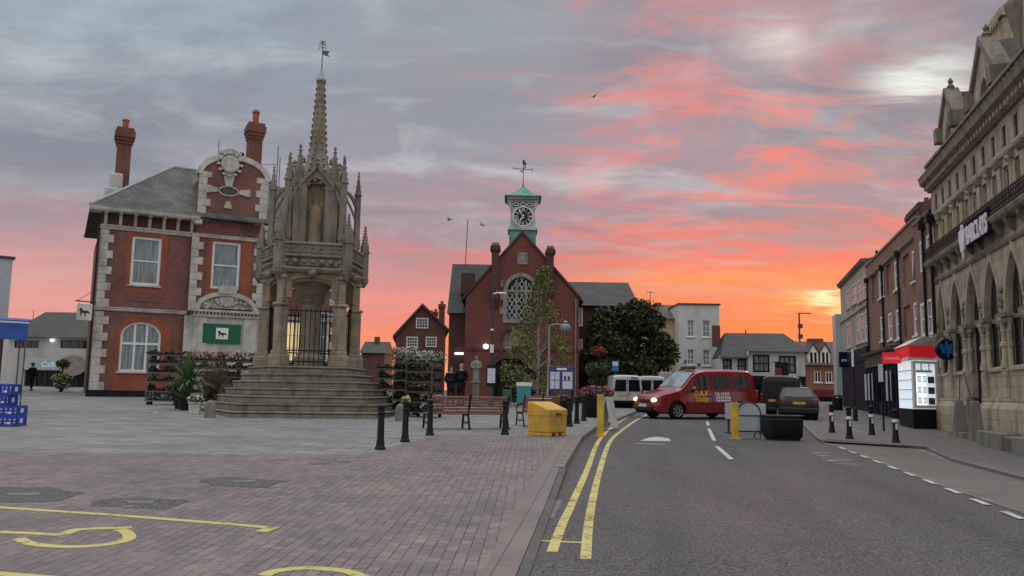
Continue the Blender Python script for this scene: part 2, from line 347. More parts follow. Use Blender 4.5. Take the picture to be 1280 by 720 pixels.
    def ring(s, outer, inner, y0, y1):
        """a frame between two loops with the same number of points"""
        n = len(outer); vs = []
        for l, y in ((outer, y0), (inner, y0), (outer, y1), (inner, y1)): vs += [(x, y, z) for x, z in l]
        fs = []
        for i in range(n):
            j = (i + 1) % n
            fs += [(i, j, n + j, n + i), (2 * n + i, 3 * n + i, 3 * n + j, 2 * n + j), (i, 2 * n + i, 2 * n + j, j), (n + i, n + j, 3 * n + j, 3 * n + i)]
        return s.add(vs, fs)
    def xf(s, mat):
        s.v = [tuple(mat @ Vector(v)) for v in s.v]; return s
    def join(s, o): return s.add(o.v, o.f)
    def build(s, name, m, parent=None, smooth=None, bevel=0.0, seg=1, recalc=True):
        me = bpy.data.meshes.new(name); me.from_pydata(s.v, [], s.f)
        if recalc:
            bm = bmesh.new(); bm.from_mesh(me)
            bmesh.ops.recalc_face_normals(bm, faces=bm.faces); bm.to_mesh(me); bm.free()
        me.materials.append(M[m] if isinstance(m, str) else m)
        if smooth:
            me.polygons.foreach_set('use_smooth', [True] * len(me.polygons)); me.set_sharp_from_angle(angle=R(smooth))
        o = bpy.data.objects.new(name, me); COL.objects.link(o)
        if parent: o.parent = parent
        if bevel:
            b = o.modifiers.new('bevel', 'BEVEL'); b.width = bevel; b.segments = seg; b.limit_method = 'ANGLE'; b.angle_limit = R(40)
        return o
def tag(o, label=None, cat=None, group=None, kind=None):
    if label: o['label'] = label
    if cat: o['category'] = cat
    if group: o['group'] = group
    if kind: o['kind'] = kind
    return o
def thing(name, label, cat, loc=(0, 0, 0), rz=0.0, group=None):
    o = bpy.data.objects.new(name, None); COL.objects.link(o); o.empty_display_size = 0.2
    o.location = loc; o.rotation_euler = (0, 0, rz)
    return tag(o, label, cat, group)
KIDS = {}
def dup(root, loc, rz, label, group=None):
    def kids(o): return [c for c in bpy.data.objects if c.parent == o]
    r = root.copy(); COL.objects.link(r); r.location = loc; r.rotation_euler = (0, 0, rz); r['label'] = label
    if group: r['group'] = group
    for ch in kids(root):
        c = ch.copy(); COL.objects.link(c); c.parent = r
        for g in kids(ch):
            d = g.copy(); COL.objects.link(d); d.parent = c
    return r
def structure(o): o['kind'] = 'structure'; return o
def text_mb(txt, size, depth=0.01, sx=1.0, bold=0.0):
    """flat lettering as a mesh in the xz plane, centred on x, baseline at 0, its face at -y"""
    cu = bpy.data.curves.new('t', 'FONT'); cu.body = txt; cu.size = size; cu.extrude = depth / 2; cu.align_x = 'CENTER'; cu.offset = bold
    cu.resolution_u = 3
    ob = bpy.data.objects.new('t', cu); COL.objects.link(ob)
    dg = bpy.context.evaluated_depsgraph_get(); dg.update(); me = bpy.data.meshes.new_from_object(ob.evaluated_get(dg))
    mb = MB(); mb.add([(v.co.x * sx, -v.co.z, v.co.y) for v in me.vertices], [tuple(p.vertices) for p in me.polygons])
    bpy.data.objects.remove(ob); bpy.data.curves.remove(cu); bpy.data.meshes.remove(me)
    return mb
def arch_loop(x0, x1, z0, zs, rise, n=10, kind='round'):
    """opening: rectangle up to zs, then an arch of given rise; anticlockwise from bottom left"""
    w = (x1 - x0) / 2; cx = (x0 + x1) / 2; pts = [(x0, z0), (x1, z0)]
    if kind == 'round':
        for i in range(n + 1):
            a = PI * i / n; pts.append((cx + w * math.cos(a), zs + rise * math.sin(a)))
    else:   # pointed: two arcs
        r = (rise * rise + w * w) / (2 * w); am = math.atan2(rise, r - w)
        h = n // 2; right = []
        for i in range(h + 1):
            a = am * i / h; right.append((cx - (r - w) + r * math.cos(a), zs + r * math.sin(a)))
        pts += right + [(2 * cx - x, z) for x, z in right[::-1][1:]]
    return pts
def rect(x0, x1, z0, z1): return [(x0, z0), (x1, z0), (x1, z1), (x0, z1)]
def grow(loop, d):
    """offset a loop outward by d (rough miter)"""
    n = len(loop); out = []
    A = sum(loop[i][0] * loop[(i + 1) % n][1] - loop[(i + 1) % n][0] * loop[i][1] for i in range(n))
    sg = 1 if A > 0 else -1
    for i in range(n):
        p0 = Vector(loop[i - 1]); p1 = Vector(loop[i]); p2 = Vector(loop[(i + 1) % n])
        d1 = (p1 - p0); d2 = (p2 - p1)
        if d1.length < 1e-6 or d2.length < 1e-6: out.append(tuple(p1)); continue
        d1.normalize(); d2.normalize()
        n1 = Vector((d1.y, -d1.x)) * sg; n2 = Vector((d2.y, -d2.x)) * sg; m = n1 + n2
        if m.length < 0.3: out.append(tuple(p1 + n1 * d)); continue
        m.normalize(); out.append(tuple(p1 + m * d / max(0.5, m.dot(n1))))
    return out
class Facade:
    """a vertical wall plane: local x along the wall to the right, y into the building, z up"""
    def __init__(s, p0, ang):
        s.o = Vector(p0); s.a = ang; s.u = Vector((math.cos(ang), math.sin(ang), 0)); s.n = Vector((-math.sin(ang), math.cos(ang), 0))
    def p(s, px, py, off=0.0):
        d = ray(px, py); o = s.o + s.n * off
        t = (o - CAM).dot(s.n) / d.dot(s.n); q = CAM + d * t - s.o
        return (q.dot(s.u), q.z)
    def s(s, px, py=480): return s.p(px, py)[0]
    def z(s, px, py): return s.p(px, py)[1]
    def rect(s, x0, x1, yt, yb):
        xm = (x0 + x1) / 2; ym = (yt + yb) / 2
        return (s.s(x0, ym), s.s(x1, ym), s.z(xm, yb), s.z(xm, yt))
def window(par, x0, x1, z0, z1, nx=2, ny=2, y=0.10, fw=0.07, bw=0.03, pane='glass', frame='white_paint', sill='white_stone', loop=None, sillw=0.12, sillout=0.09, name='window', mids=None):
    """frame with glazing bars = the part; pane and sill = its pieces"""
    L = loop or rect(x0, x1, z0, z1)
    inn = grow(L, -fw); f = MB(); f.ring(L, inn, y - 0.03, y + 0.05)
    for i in range(1, nx):
        x = x0 + fw + (x1 - x0 - 2 * fw) * i / nx
        zt = z1 - fw
        if loop:
            xs = [(p, q) for p, q in zip(inn, inn[1:] + inn[:1])]
            zt = max([p[1] + (q[1] - p[1]) * ((x - p[0]) / (q[0] - p[0]) if abs(q[0] - p[0]) > 1e-6 else 0) for p, q in xs if min(p[0], q[0]) - 1e-6 <= x <= max(p[0], q[0]) + 1e-6] or [zt])
        f.box(x - bw / 2, x + bw / 2, y - 0.012, y + 0.03, z0 + fw * 0.9, zt + 0.01)
    for z in (mids if mids else [z0 + fw + (z1 - z0 - 2 * fw) * j / ny for j in range(1, ny)]):
        f.box(x0 + fw * 0.9, x1 - fw * 0.9, y - 0.016, y + 0.034, z - bw * 0.6, z + bw * 0.6)
    w = f.build(name, frame, par)
    g = MB(); g.ex([(a, y + 0.02, b) for a, b in grow(L, -fw * 0.8)], (0, 0.01, 0)); g.build('pane', pane, w)
    if sill: MB().box(x0 - sillw, x1 + sillw, -sillout, y, z0 - 0.09, z0 - 0.001).build('sill', sill, w, bevel=0.01)
    return w
def rotm(ax, deg): return Matrix.Rotation(R(deg), 3, ax)
def leaf_cloud(n, fn, size, flat=0.0, r=None):
    """n little bent leaf quads at points given by fn()"""
    r = r or rnd; mb = MB()
    for _ in range(n):
        p = fn(); s = size * r.uniform(0.6, 1.35)
        a = r.uniform(0, 2 * PI); t = r.uniform(-0.9, 0.9)
        d = Vector((math.cos(a) * math.cos(t), math.sin(a) * math.cos(t), math.sin(t) - flat)).normalized()
        q = Vector((r.uniform(-1, 1), r.uniform(-1, 1), r.uniform(-1, 1)))
        w = d.cross(q)
        if w.length < 1e-3: continue
        w = w.normalized() * s * 0.45; u = w.cross(d).normalized() * s * 0.15
        mb.add([p - d * s * 0.5, p + w + u, p + d * s * 0.5, p - w + u], [(0, 1, 2, 3)])
    return mb
# ------------------------------------------------------------------ camera, sky and light
cd = bpy.data.cameras.new('camera'); cam = bpy.data.objects.new('camera', cd); COL.objects.link(cam)
cd.sensor_width = 36; cd.lens = 36 * F / 1280; cd.clip_end = 3000; cd.clip_start = 0.1
mt = Matrix((RT, UP, -FW)).transposed().to_4x4(); mt.translation = CAM; cam.matrix_world = mt
scn.camera = cam
scn.view_settings.view_transform = 'Standard'; scn.view_settings.look = 'None'; scn.view_settings.exposure = 0.0; scn.view_settings.gamma = 1
scn.view_settings.use_curve_mapping = False
SUN_AZ, SUN_EL = R(20.3), R(5.5)
w = bpy.data.worlds.new('World'); scn.world = w; w.use_nodes = True; nt = w.node_tree
for n in list(nt.nodes): nt.nodes.remove(n)
out = nd(nt, 'ShaderNodeOutputWorld'); bg = nd(nt, 'ShaderNodeBackground'); nt.links.new(bg.outputs[0], out.inputs[0])
sky = nd(nt, 'ShaderNodeTexSky'); sky.sky_type = 'NISHITA'; sky.sun_disc = False; sky.sun_elevation = SUN_EL; sky.sun_rotation = SUN_AZ
gen = nd(nt, 'ShaderNodeTexCoord').outputs['Generated']
sp = nd(nt, 'ShaderNodeSeparateXYZ'); nt.links.new(gen, sp.inputs[0]); X, Y, Z = sp.outputs
def srgb(r, g, b): return tuple((c / 255 / 12.92) if c / 255 <= 0.04045 else ((c / 255 + 0.055) / 1.055) ** 2.4 for c in (r, g, b))
az = mth(nt, 'ARCTAN2', X, Y)                                   # 0 ahead, + to the right
zc = mth(nt, 'MAXIMUM', Z, 0.0)
# the underside of the cloud layer, seen in perspective
inv = mth(nt, 'DIVIDE', 1.0, mth(nt, 'ADD', zc, 0.13))
pc = nd(nt, 'ShaderNodeCombineXYZ'); nt.links.new(mth(nt, 'MULTIPLY', X, inv), pc.inputs[0]); nt.links.new(mth(nt, 'MULTIPLY', Y, inv), pc.inputs[1])
P = pc.outputs[0]
big = noise(nt, mapv(nt, P, (2.3, 0.4, 0), (0, 0, R(-14)), (0.55, 0.95, 1)), 1.0, 5, 0.55, 0.4)
str1 = noise(nt, mapv(nt, P, (0.3, 1.9, 3), (0, 0, R(-12)), (0.8, 1.9, 1)), 1.5, 8, 0.66, 0.7)
str2 = noise(nt, mapv(nt, P, (5.1, 0.7, 1), (0, 0, R(-18)), (1.2, 2.6, 1)), 1.7, 8, 0.67, 0.9)
zw = mth(nt, 'ADD', zc, mth(nt, 'MULTIPLY', mth(nt, 'SUBTRACT', big, 0.5), 0.13))   # wavy height
# colour by height: left, middle and right of the view
S = srgb
left = ramp(nt, zw, [(0.0, S(252, 164, 136)), (0.06, S(244, 160, 144)), (0.11, S(216, 160, 156)), (0.16, S(180, 160, 170)), (0.25, S(158, 160, 172)), (0.33, S(148, 160, 172)), (0.42, S(164, 182, 192)), (0.60, S(160, 175, 190)), (1.0, S(190, 200, 215))])
mid = ramp(nt, zw, [(0.0, S(255, 152, 100)), (0.06, S(255, 146, 112)), (0.11, S(238, 146, 134)), (0.17, S(190, 150, 156)), (0.26, S(157, 152, 163)), (0.34, S(146, 151, 162)), (0.45, S(160, 168, 177)), (0.62, S(160, 172, 188)), (1.0, S(190, 200, 215))])
right = ramp(nt, zw, [(0.0, S(255, 116, 66)), (0.06, S(255, 112, 66)), (0.115, S(255, 128, 76)), (0.16, S(238, 112, 94)), (0.20, S(178, 138, 148)), (0.29, S(172, 148, 157)), (0.37, S(168, 148, 156)), (0.46, S(156, 154, 163)), (0.62, S(160, 166, 182)), (1.0, S(190, 200, 215))])
a1 = nd(nt, 'ShaderNodeMapRange'); a1.interpolation_type = 'SMOOTHSTEP'; a1.inputs[1].default_value = -0.42; a1.inputs[2].default_value = -0.08; nt.links.new(az, a1.inputs[0])
a2 = nd(nt, 'ShaderNodeMapRange'); a2.interpolation_type = 'SMOOTHSTEP'; a2.inputs[1].default_value = -0.06; a2.inputs[2].default_value = 0.20; nt.links.new(az, a2.inputs[0])
col = mixc(nt, left, mid, a1.outputs[0]); col = mixc(nt, col, right, a2.outputs[0])
def bell(src, c, wdt):
    d = mth(nt, 'DIVIDE', mth(nt, 'SUBTRACT', src, c), wdt)
    return mth(nt, 'POWER', 2.718, mth(nt, 'MULTIPLY', mth(nt, 'MULTIPLY', d, d), -1.0))
# grey-violet bars and lit pink undersides
bars = ramp(nt, str1, [(0.42, 0.0), (0.60, 1.0)])
band = mth(nt, 'MULTIPLY', bell(zc, 0.26, 0.20), 0.55)
col = mixc(nt, col, S(142, 142, 154), mth(nt, 'MULTIPLY', bars, band))
# soft lumps in the grey layer, lighter and darker
puff = noise(nt, mapv(nt, P, (1.7, 3.3, 2), (0, 0, R(-10)), (1.0, 1.5, 1)), 2.1, 7, 0.6, 0.5)
puf2 = noise(nt, mapv(nt, P, (8.7, 1.3, 5), (0, 0, R(-10)), (0.7, 1.0, 1)), 1.3, 6, 0.58, 0.4)
hi = mth(nt, 'MULTIPLY', ramp(nt, zc, [(0.08, 0.0), (0.24, 1.0)]), 0.75)
col = mixc(nt, col, S(204, 212, 214), mth(nt, 'MULTIPLY', mth(nt, 'MULTIPLY', ramp(nt, puff, [(0.49, 0.0), (0.66, 1.0)]), hi), 0.66))
col = mixc(nt, col, S(112, 120, 134), mth(nt, 'MULTIPLY', mth(nt, 'MULTIPLY', ramp(nt, puf2, [(0.46, 0.0), (0.62, 1.0)]), hi), 0.66))
pink = ramp(nt, str2, [(0.475, 0.0), (0.65, 1.0)])
pm = mth(nt, 'MULTIPLY', mth(nt, 'MULTIPLY', bell(zc, 0.27, 0.11), bell(az, 0.27, 0.26)), 0.85)
col = mixc(nt, col, S(252, 130, 112), mth(nt, 'MULTIPLY', pink, pm))
pm2 = mth(nt, 'MULTIPLY', mth(nt, 'MULTIPLY', bell(zc, 0.40, 0.06), bell(az, 0.12, 0.14)), 0.6)
col = mixc(nt, col, S(238, 140, 132), mth(nt, 'MULTIPLY', pink, pm2))
pm3 = mth(nt, 'MULTIPLY', mth(nt, 'MULTIPLY', bell(zc, 0.10, 0.08), bell(az, -0.42, 0.3)), 0.4)
col = mixc(nt, col, S(255, 140, 120), mth(nt, 'MULTIPLY', bars, pm3))
# red bars low over the roofs
pm4 = mth(nt, 'MULTIPLY', mth(nt, 'MULTIPLY', bell(zc, 0.165, 0.035), bell(az, 0.2, 0.3)), 0.8)
col = mixc(nt, col, S(255, 104, 78), mth(nt, 'MULTIPLY', pink, pm4))
# gaps where the bright sky behind shows
def dirv(px, py): return ray(px, py).normalized()
def gap(px, py, wx, wz, c, k, nz=True):
    global col
    d = dirv(px, py); a0 = math.atan2(d.x, d.y)
    m = mth(nt, 'MULTIPLY', bell(az, a0, wx), bell(mth(nt, 'ADD', zc, mth(nt, 'MULTIPLY', mth(nt, 'SUBTRACT', str2, 0.5), 0.10)), d.z, wz))
    if nz: m = mth(nt, 'MULTIPLY', m, ramp(nt, str1, [(0.30, 1.0), (0.62, 0.25)]))
    col = mixc(nt, col, c, mth(nt, 'MINIMUM', mth(nt, 'MULTIPLY', m, k), 1.0))
gap(972, 52, 0.05, 0.030, S(240, 222, 216), 1.5)
gap(1150, 96, 0.055, 0.018, S(236, 240, 232), 2.0)
gap(757, 212, 0.03, 0.015, S(226, 196, 194), 0.9)
gap(880, 350, 0.14, 0.016, S(255, 156, 88), 0.5, False)
gap(1022, 379, 0.035, 0.012, S(255, 196, 110), 0.9, False)
gap(1032, 378, 0.016, 0.0075, (1.25, 1.0, 0.55), 1.2, False)
gap(1052, 393, 0.010, 0.005, (1.3, 0.9, 0.42), 1.0, False)
gap(960, 425, 0.40, 0.035, S(255, 110, 62), 0.75, False)
# a little of the clear sky model through the layer, more light overhead and behind
# (unseen part of the sky, brightened as added fill light)
col = mixc(nt, col, sky.outputs[0], 0.004)
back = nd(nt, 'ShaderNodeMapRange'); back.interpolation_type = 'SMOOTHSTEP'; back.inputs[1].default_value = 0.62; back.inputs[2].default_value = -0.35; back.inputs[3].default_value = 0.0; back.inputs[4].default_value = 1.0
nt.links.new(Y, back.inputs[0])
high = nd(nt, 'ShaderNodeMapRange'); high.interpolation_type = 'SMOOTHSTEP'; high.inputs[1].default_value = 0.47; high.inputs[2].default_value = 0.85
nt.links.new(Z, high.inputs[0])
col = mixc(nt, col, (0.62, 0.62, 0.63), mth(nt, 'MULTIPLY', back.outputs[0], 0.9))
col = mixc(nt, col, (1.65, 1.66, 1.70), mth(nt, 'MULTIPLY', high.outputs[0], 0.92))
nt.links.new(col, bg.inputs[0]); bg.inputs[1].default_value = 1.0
sl = bpy.data.lights.new('sun', 'SUN'); sl.energy = 0.5; sl.angle = R(12); sl.color = (1.0, 0.62, 0.36)
so = bpy.data.objects.new('sun', sl); COL.objects.link(so)
so.rotation_euler = Vector((-math.sin(SUN_AZ) * math.cos(SUN_EL), -math.cos(SUN_AZ) * math.cos(SUN_EL), -math.sin(SUN_EL))).to_track_quat('-Z', 'Y').to_euler()
# ------------------------------------------------------------------ ground surfaces
def zp(x, y):      # height of the paving above the carriageway: a dropped kerb that rises to a full one
    t = max(0.0, min(1.0, (y - 9.5) / 8.0)); t = t * t * (3 - 2 * t)
    return 0.012 + 0.085 * t
def sheet(name, pts, m, zoff, kind='structure', cuts=True):
    """a flat-on-the-slope surface from a world outline [(x, y)]"""
    bm = bmesh.new(); vs = [bm.verts.new((x, y, 0)) for x, y in pts]
    tri = tessellate_polygon([[Vector((x, y, 0)) for x, y in pts]])
    for t in tri:
        try: bm.faces.new([vs[i] for i in t])
        except ValueError: pass
    if cuts:
        lines = [('y', y) for y in (-20, 9.5, 11, 12.2, 13.5, 14.8, 16, 17.5, 95)] + [('x', -70), ('x', 70)]
        for ax, c in lines:
            g = bm.verts[:] + bm.edges[:] + bm.faces[:]
            bmesh.ops.bisect_plane(bm, geom=g, plane_co=(c, 0, 0) if ax == 'x' else (0, c, 0), plane_no=(1, 0, 0) if ax == 'x' else (0, 1, 0))
    for v in bm.verts: v.co.z = zg(v.co.x, v.co.y) + (zoff(v.co.x, v.co.y) if callable(zoff) else zoff)
    bmesh.ops.recalc_face_normals(bm, faces=bm.faces)
    me = bpy.data.meshes.new(name); bm.to_mesh(me); bm.free(); me.materials.append(M[m])
    o = bpy.data.objects.new(name, me); COL.objects.link(o); o['kind'] = kind; return o
def pg(*pp): return [(gnd(*p).x, gnd(*p).y) for p in pp]
def asphalt():
    m, nt, b = newmat('asphalt'); v = ocoord(nt)
    g = mth(nt, 'ADD', mth(nt, 'MULTIPLY', noise(nt, v, 34, 2, 0.7), 0.6), mth(nt, 'MULTIPLY', noise(nt, v, 80, 2, 0.8), 0.4)); f = ramp(nt, g, [(0.40, 0.0), (0.60, 1.0)])
    col = mixc(nt, (0.022, 0.022, 0.024), (0.150, 0.147, 0.152), f)
    vo = nd(nt, 'ShaderNodeTexVoronoi'); vo.inputs['Scale'].default_value = 30; nt.links.new(v, vo.inputs['Vector'])
    chip = ramp(nt, vo.outputs['Distance'], [(0.12, 1.0), (0.24, 0.0)])
    wn = noise(nt, v, 25, 1); chip = mth(nt, 'MULTIPLY', chip, ramp(nt, wn, [(0.50, 0.0), (0.56, 1.0)]))
    col = mixc(nt, col, (0.20, 0.192, 0.19), mth(nt, 'MULTIPLY', chip, 0.7))
    big = noise(nt, mapv(nt, v, (0, 0, 0), (0, 0, R(-12)), (0.9, 0.22, 1)), 0.8, 5, 0.6)
    col = mixc(nt, col, mixc(nt, (0.78, 0.80, 0.82), (1.15, 1.10, 1.08), ramp(nt, big, [(0.3, 0.0), (0.7, 1.0)])), 1.0, 'MULTIPLY')
    red = ramp(nt, noise(nt, mapv(nt, v, (7, 1, 0), (0, 0, R(-10)), (0.7, 0.3, 1)), 0.6, 4, 0.6), [(0.46, 0.0), (0.62, 1.0)])
    col = mixc(nt, col, mixc(nt, col, (1.30, 0.86, 0.82), 1.0, 'MULTIPLY'), mth(nt, 'MULTIPLY', red, 0.35))
    sp_ = nd(nt, 'ShaderNodeSeparateXYZ'); nt.links.new(mapv(nt, v, (0, 0, 0), (0, 0, R(9)), (1, 1, 1)), sp_.inputs[0])
    tr = mth(nt, 'SINE', mth(nt, 'MULTIPLY_ADD', sp_.outputs[0], 3.6, 0.6)); trk = mth(nt, 'MULTIPLY', ramp(nt, tr, [(0.55, 0.0), (0.95, 1.0)]), ramp(nt, noise(nt, mapv(nt, v, scale=(1, .25, 1)), 1.2, 4), [(0.35, 0.2), (0.6, 1.0)]))
    col = mixc(nt, col, mixc(nt, col, (0.80, 0.80, 0.82), 1.0, 'MULTIPLY'), trk)
    oil = ramp(nt, noise(nt, mapv(nt, v, (2, 9, 0), scale=(1, .6, 1)), 1.7, 5, 0.7), [(0.60, 0.0), (0.70, 1.0)]); col = mixc(nt, col, (0.04, 0.039, 0.04), mth(nt, 'MULTIPLY', oil, 0.55))
    # cracks and patched seams
    cr = nd(nt, 'ShaderNodeTexVoronoi'); cr.feature = 'DISTANCE_TO_EDGE'; cr.inputs['Scale'].default_value = 0.28
    nt.links.new(mixv(nt, v, 0.9), cr.inputs['Vector'])
    ck = ramp(nt, cr.outputs['Distance'], [(0.0, 0.55), (0.007, 0.0)])
    col = mixc(nt, col, (0.035, 0.033, 0.033), mth(nt, 'MULTIPLY', ck, 0.6))
    nt.links.new(col, b.inputs['Base Color']); b.inputs['Roughness'].default_value = 0.82
    b.inputs['Specular IOR Level'].default_value = 0.35
    bump(nt, b, mth(nt, 'ADD', g, mth(nt, 'MULTIPLY', chip, 0.6)), 0.7, 0.012); M['asphalt'] = m
def mixv(nt, v, amt):
    n = nd(nt, 'ShaderNodeTexNoise'); n.inputs['Scale'].default_value = 0.8; n.inputs['Detail'].default_value = 4; nt.links.new(v, n.inputs['Vector'])
    a = nd(nt, 'ShaderNodeVectorMath', operation='SCALE'); nt.links.new(n.outputs['Color'], a.inputs[0]); a.inputs['Scale'].default_value = amt
    c = nd(nt, 'ShaderNodeVectorMath', operation='ADD'); nt.links.new(v, c.inputs[0]); nt.links.new(a.outputs[0], c.inputs[1]); return c.outputs[0]
asphalt()
def xyv(ang, wob=0.0):
    def f(nt):
        v = mapv(nt, ocoord(nt), (0, 0, 0), (0, 0, R(ang)))
        return v
    return f
def block_mat():
    m, nt, b = newmat('block_paving'); o = ocoord(nt); v = mapv(nt, o, (0, 0, 0), (0, 0, R(91.5)))
    t = nd(nt, 'ShaderNodeTexBrick'); t.offset = 0.5
    for k, c in (('Color1', (0.225, 0.182, 0.178)), ('Color2', (0.152, 0.130, 0.130)), ('Mortar', (0.0, 0.0, 0.0))): t.inputs[k].default_value = c4(c)
    for k, x in (('Scale', 1.0), ('Mortar Size', 0.0075), ('Mortar Smooth', 0.25), ('Brick Width', 0.21), ('Row Height', 0.115)): t.inputs[k].default_value = x
    nt.links.new(v, t.inputs['Vector'])
    tint = ramp(nt, noise(nt, o, 0.8, 5, 0.65), [(0.3, (0.74, 0.77, 0.80)), (0.7, (1.18, 1.11, 1.09))])
    tint2 = ramp(nt, noise(nt, o, 3.1, 4, 0.7), [(0.35, 0.86), (0.65, 1.10)])
    t2 = nd(nt, 'ShaderNodeTexBrick'); t2.offset = 0.5
    for k, c in (('Color1', (0.225, 0.182, 0.178)), ('Color2', (0.152, 0.130, 0.130)), ('Mortar', (0.20, 0.165, 0.16))): t2.inputs[k].default_value = c4(c)
    for k, x in (('Scale', 1.0), ('Mortar Size', 0.001), ('Brick Width', 0.21), ('Row Height', 0.115)): t2.inputs[k].default_value = x
    nt.links.new(v, t2.inputs['Vector'])
    col = mixc(nt, mixc(nt, t2.outputs[0], tint, 1.0, 'MULTIPLY'), tint2, 1.0, 'MULTIPLY')
    gr = noise(nt, o, 60, 3, 0.7); col = mixc(nt, col, ramp(nt, gr, [(0.3, 0.82), (0.7, 1.15)]), 1.0, 'MULTIPLY')
    jm = ramp(nt, noise(nt, o, 2.6, 4, 0.7), [(0.36, 0.15), (0.56, 1.0)])        # joints filled with sand in places, open in others
    col = mixc(nt, col, (0.030, 0.027, 0.026), mth(nt, 'MULTIPLY', mth(nt, 'MULTIPLY', t.outputs[1], jm), 0.8))
    gum = nd(nt, 'ShaderNodeTexVoronoi'); gum.inputs['Scale'].default_value = 1.7; nt.links.new(o, gum.inputs['Vector'])
    gm = ramp(nt, gum.outputs['Distance'], [(0.035, 1.0), (0.055, 0.0)]); col = mixc(nt, col, (0.13, 0.12, 0.118), mth(nt, 'MULTIPLY', gm, 0.7))
    st = ramp(nt, noise(nt, o, 0.45, 6, 0.7), [(0.52, 0.0), (0.70, 1.0)]); col = mixc(nt, col, (0.13, 0.115, 0.11), mth(nt, 'MULTIPLY', st, 0.55))
    nt.links.new(col, b.inputs['Base Color']); b.inputs['Roughness'].default_value = 0.85
    bump(nt, b, mth(nt, 'ADD', mth(nt, 'MULTIPLY', t.outputs[1], -1.0), mth(nt, 'MULTIPLY', gr, 0.5)), 0.5, 0.01); return m
def pavers(name, c1, c2, mortar, bw, bh, ms, ang, stain, dark=(0.05, 0.045, 0.042), sj=0.0):
    m = bricks(name, c1, c2, mortar, bw, bh, ms, 0.85, stain=stain, vec=xyv(ang), bs=0.5, moss=0.7, tint=(1.14, 0.84))
    return m
M['block_paving'] = block_mat()
M['edge_paving'] = pavers('edge_paving', (0.188, 0.154, 0.150), (0.168, 0.139, 0.136), (0.09, 0.076, 0.072), 1.9, 0.24, 0.008, -83.5, (0.13, 0.112, 0.108))
M['slab_paving'] = pavers('slab_paving', (0.222, 0.225, 0.212), (0.160, 0.165, 0.156), (0.06, 0.06, 0.057), 0.9, 0.6, 0.016, 4, (0.115, 0.118, 0.110))
M['footway_paving'] = pavers('footway_paving', (0.150, 0.140, 0.132), (0.130, 0.122, 0.116), (0.07, 0.066, 0.062), 0.42, 0.42, 0.008, 15, (0.135, 0.118, 0.104))
M['bay_paving'] = pavers('bay_paving', (0.170, 0.150, 0.140), (0.145, 0.130, 0.122), (0.085, 0.077, 0.072), 0.21, 0.105, 0.007, 15, (0.13, 0.112, 0.10))
M['kerb_stone'] = plain('kerb_stone', (0.17, 0.155, 0.145), 0.85, 0.25, 3, stain=(0.10, 0.09, 0.085), bmp=0.3)
M['kerb_dark'] = plain('kerb_dark', (0.085, 0.08, 0.076), 0.85, 0.25, 3, bmp=0.3)
def tarmat():
    m, nt, b = newmat('tar_patch'); v = ocoord(nt); f = ramp(nt, noise(nt, v, 40, 3, 0.75), [(0.38, 0.0), (0.62, 1.0)])
    nt.links.new(mixc(nt, (0.02, 0.02, 0.02), (0.17, 0.162, 0.158), f), b.inputs['Base Color']); b.inputs['Roughness'].default_value = 0.9
    g = nd(nt, 'ShaderNodeTexCoord').outputs['Generated']; sp_ = nd(nt, 'ShaderNodeSeparateXYZ'); nt.links.new(g, sp_.inputs[0])
    bump(nt, b, noise(nt, v, 40, 3, .75), 0.8, 0.02); M['tar_patch'] = m
tarmat()
M['iron_cover'] = plain('iron_cover', (0.16, 0.17, 0.18), 0.5, 0.3, 12, metal=0.5, bmp=0.5)
def worn(name, c, lo, hi):
    m, nt, b = newmat(name); v = ocoord(nt)
    b.inputs['Base Color'].default_value = c4(c); b.inputs['Roughness'].default_value = 0.75
    n1 = noise(nt, mapv(nt, v, scale=(0.6, 1.6, 1)), 22, 5, 0.8); n2 = noise(nt, v, 2.2, 4, 0.6)
    f = mth(nt, 'ADD', mth(nt, 'MULTIPLY', n1, 0.65), mth(nt, 'MULTIPLY', n2, 0.35))
    a = ramp(nt, f, [(lo, 0.0), (hi, 1.0)])
    col = mixc(nt, tuple(x * 0.75 for x in c), c, n1); nt.links.new(col, b.inputs['Base Color'])
    tr = nd(nt, 'ShaderNodeBsdfTransparent'); mx = nd(nt, 'ShaderNodeMixShader'); nt.links.new(a, mx.inputs[0]); nt.links.new(tr.outputs[0], mx.inputs[1]); nt.links.new(b.outputs[0], mx.inputs[2])
    nt.links.new(mx.outputs[0], nt.nodes['Material Output'].inputs[0]); return m
M['line_yellow'] = worn('line_yellow', (0.60, 0.52, 0.19), 0.40, 0.475)
M['line_white'] = worn('line_white', (0.55, 0.55, 0.54), 0.36, 0.46)
M['bay_yellow'] = worn('bay_yellow', (0.58, 0.50, 0.17), 0.385, 0.455)
M['line_worn'] = worn('line_worn', (0.42, 0.42, 0.41), 0.46, 0.54)
sheet('ground', [(-900, -30), (900, -30), (900, 1400), (-900, 1400)], 'asphalt', -0.02)
kerb_l = pg((600, 800), (645, 720), (672, 655), (700, 590), (724, 551), (742, 538), (762, 530), (786, 520), (798, 514))
edge_l = pg((560, 800), (603, 720), (640, 640), (676, 583), (706, 551))
kerb_r = pg((1420, 690), (1280, 641), (1178, 607), (1070, 566), (1030, 554), (1017, 544), (1007, 534), (1001, 524), (1000, 516), (1004, 510))
far_l = pg((790, 506), (760, 503), (730, 502))
road = kerb_l + far_l + [(2.0, 70), (2, 100), (60, 100)] + [(60, 40)] + [(kerb_r[-1][0] + 8, kerb_r[-1][1] + 6)] + kerb_r[::-1] + [(9, -8), (-1.2, -8)]
road_o = sheet('road', road, 'asphalt', 0.0)
slab_b = pg((-260, 566), (0, 570), (200, 573), (450, 575), (505, 560), (552, 548), (640, 549), (706, 551))
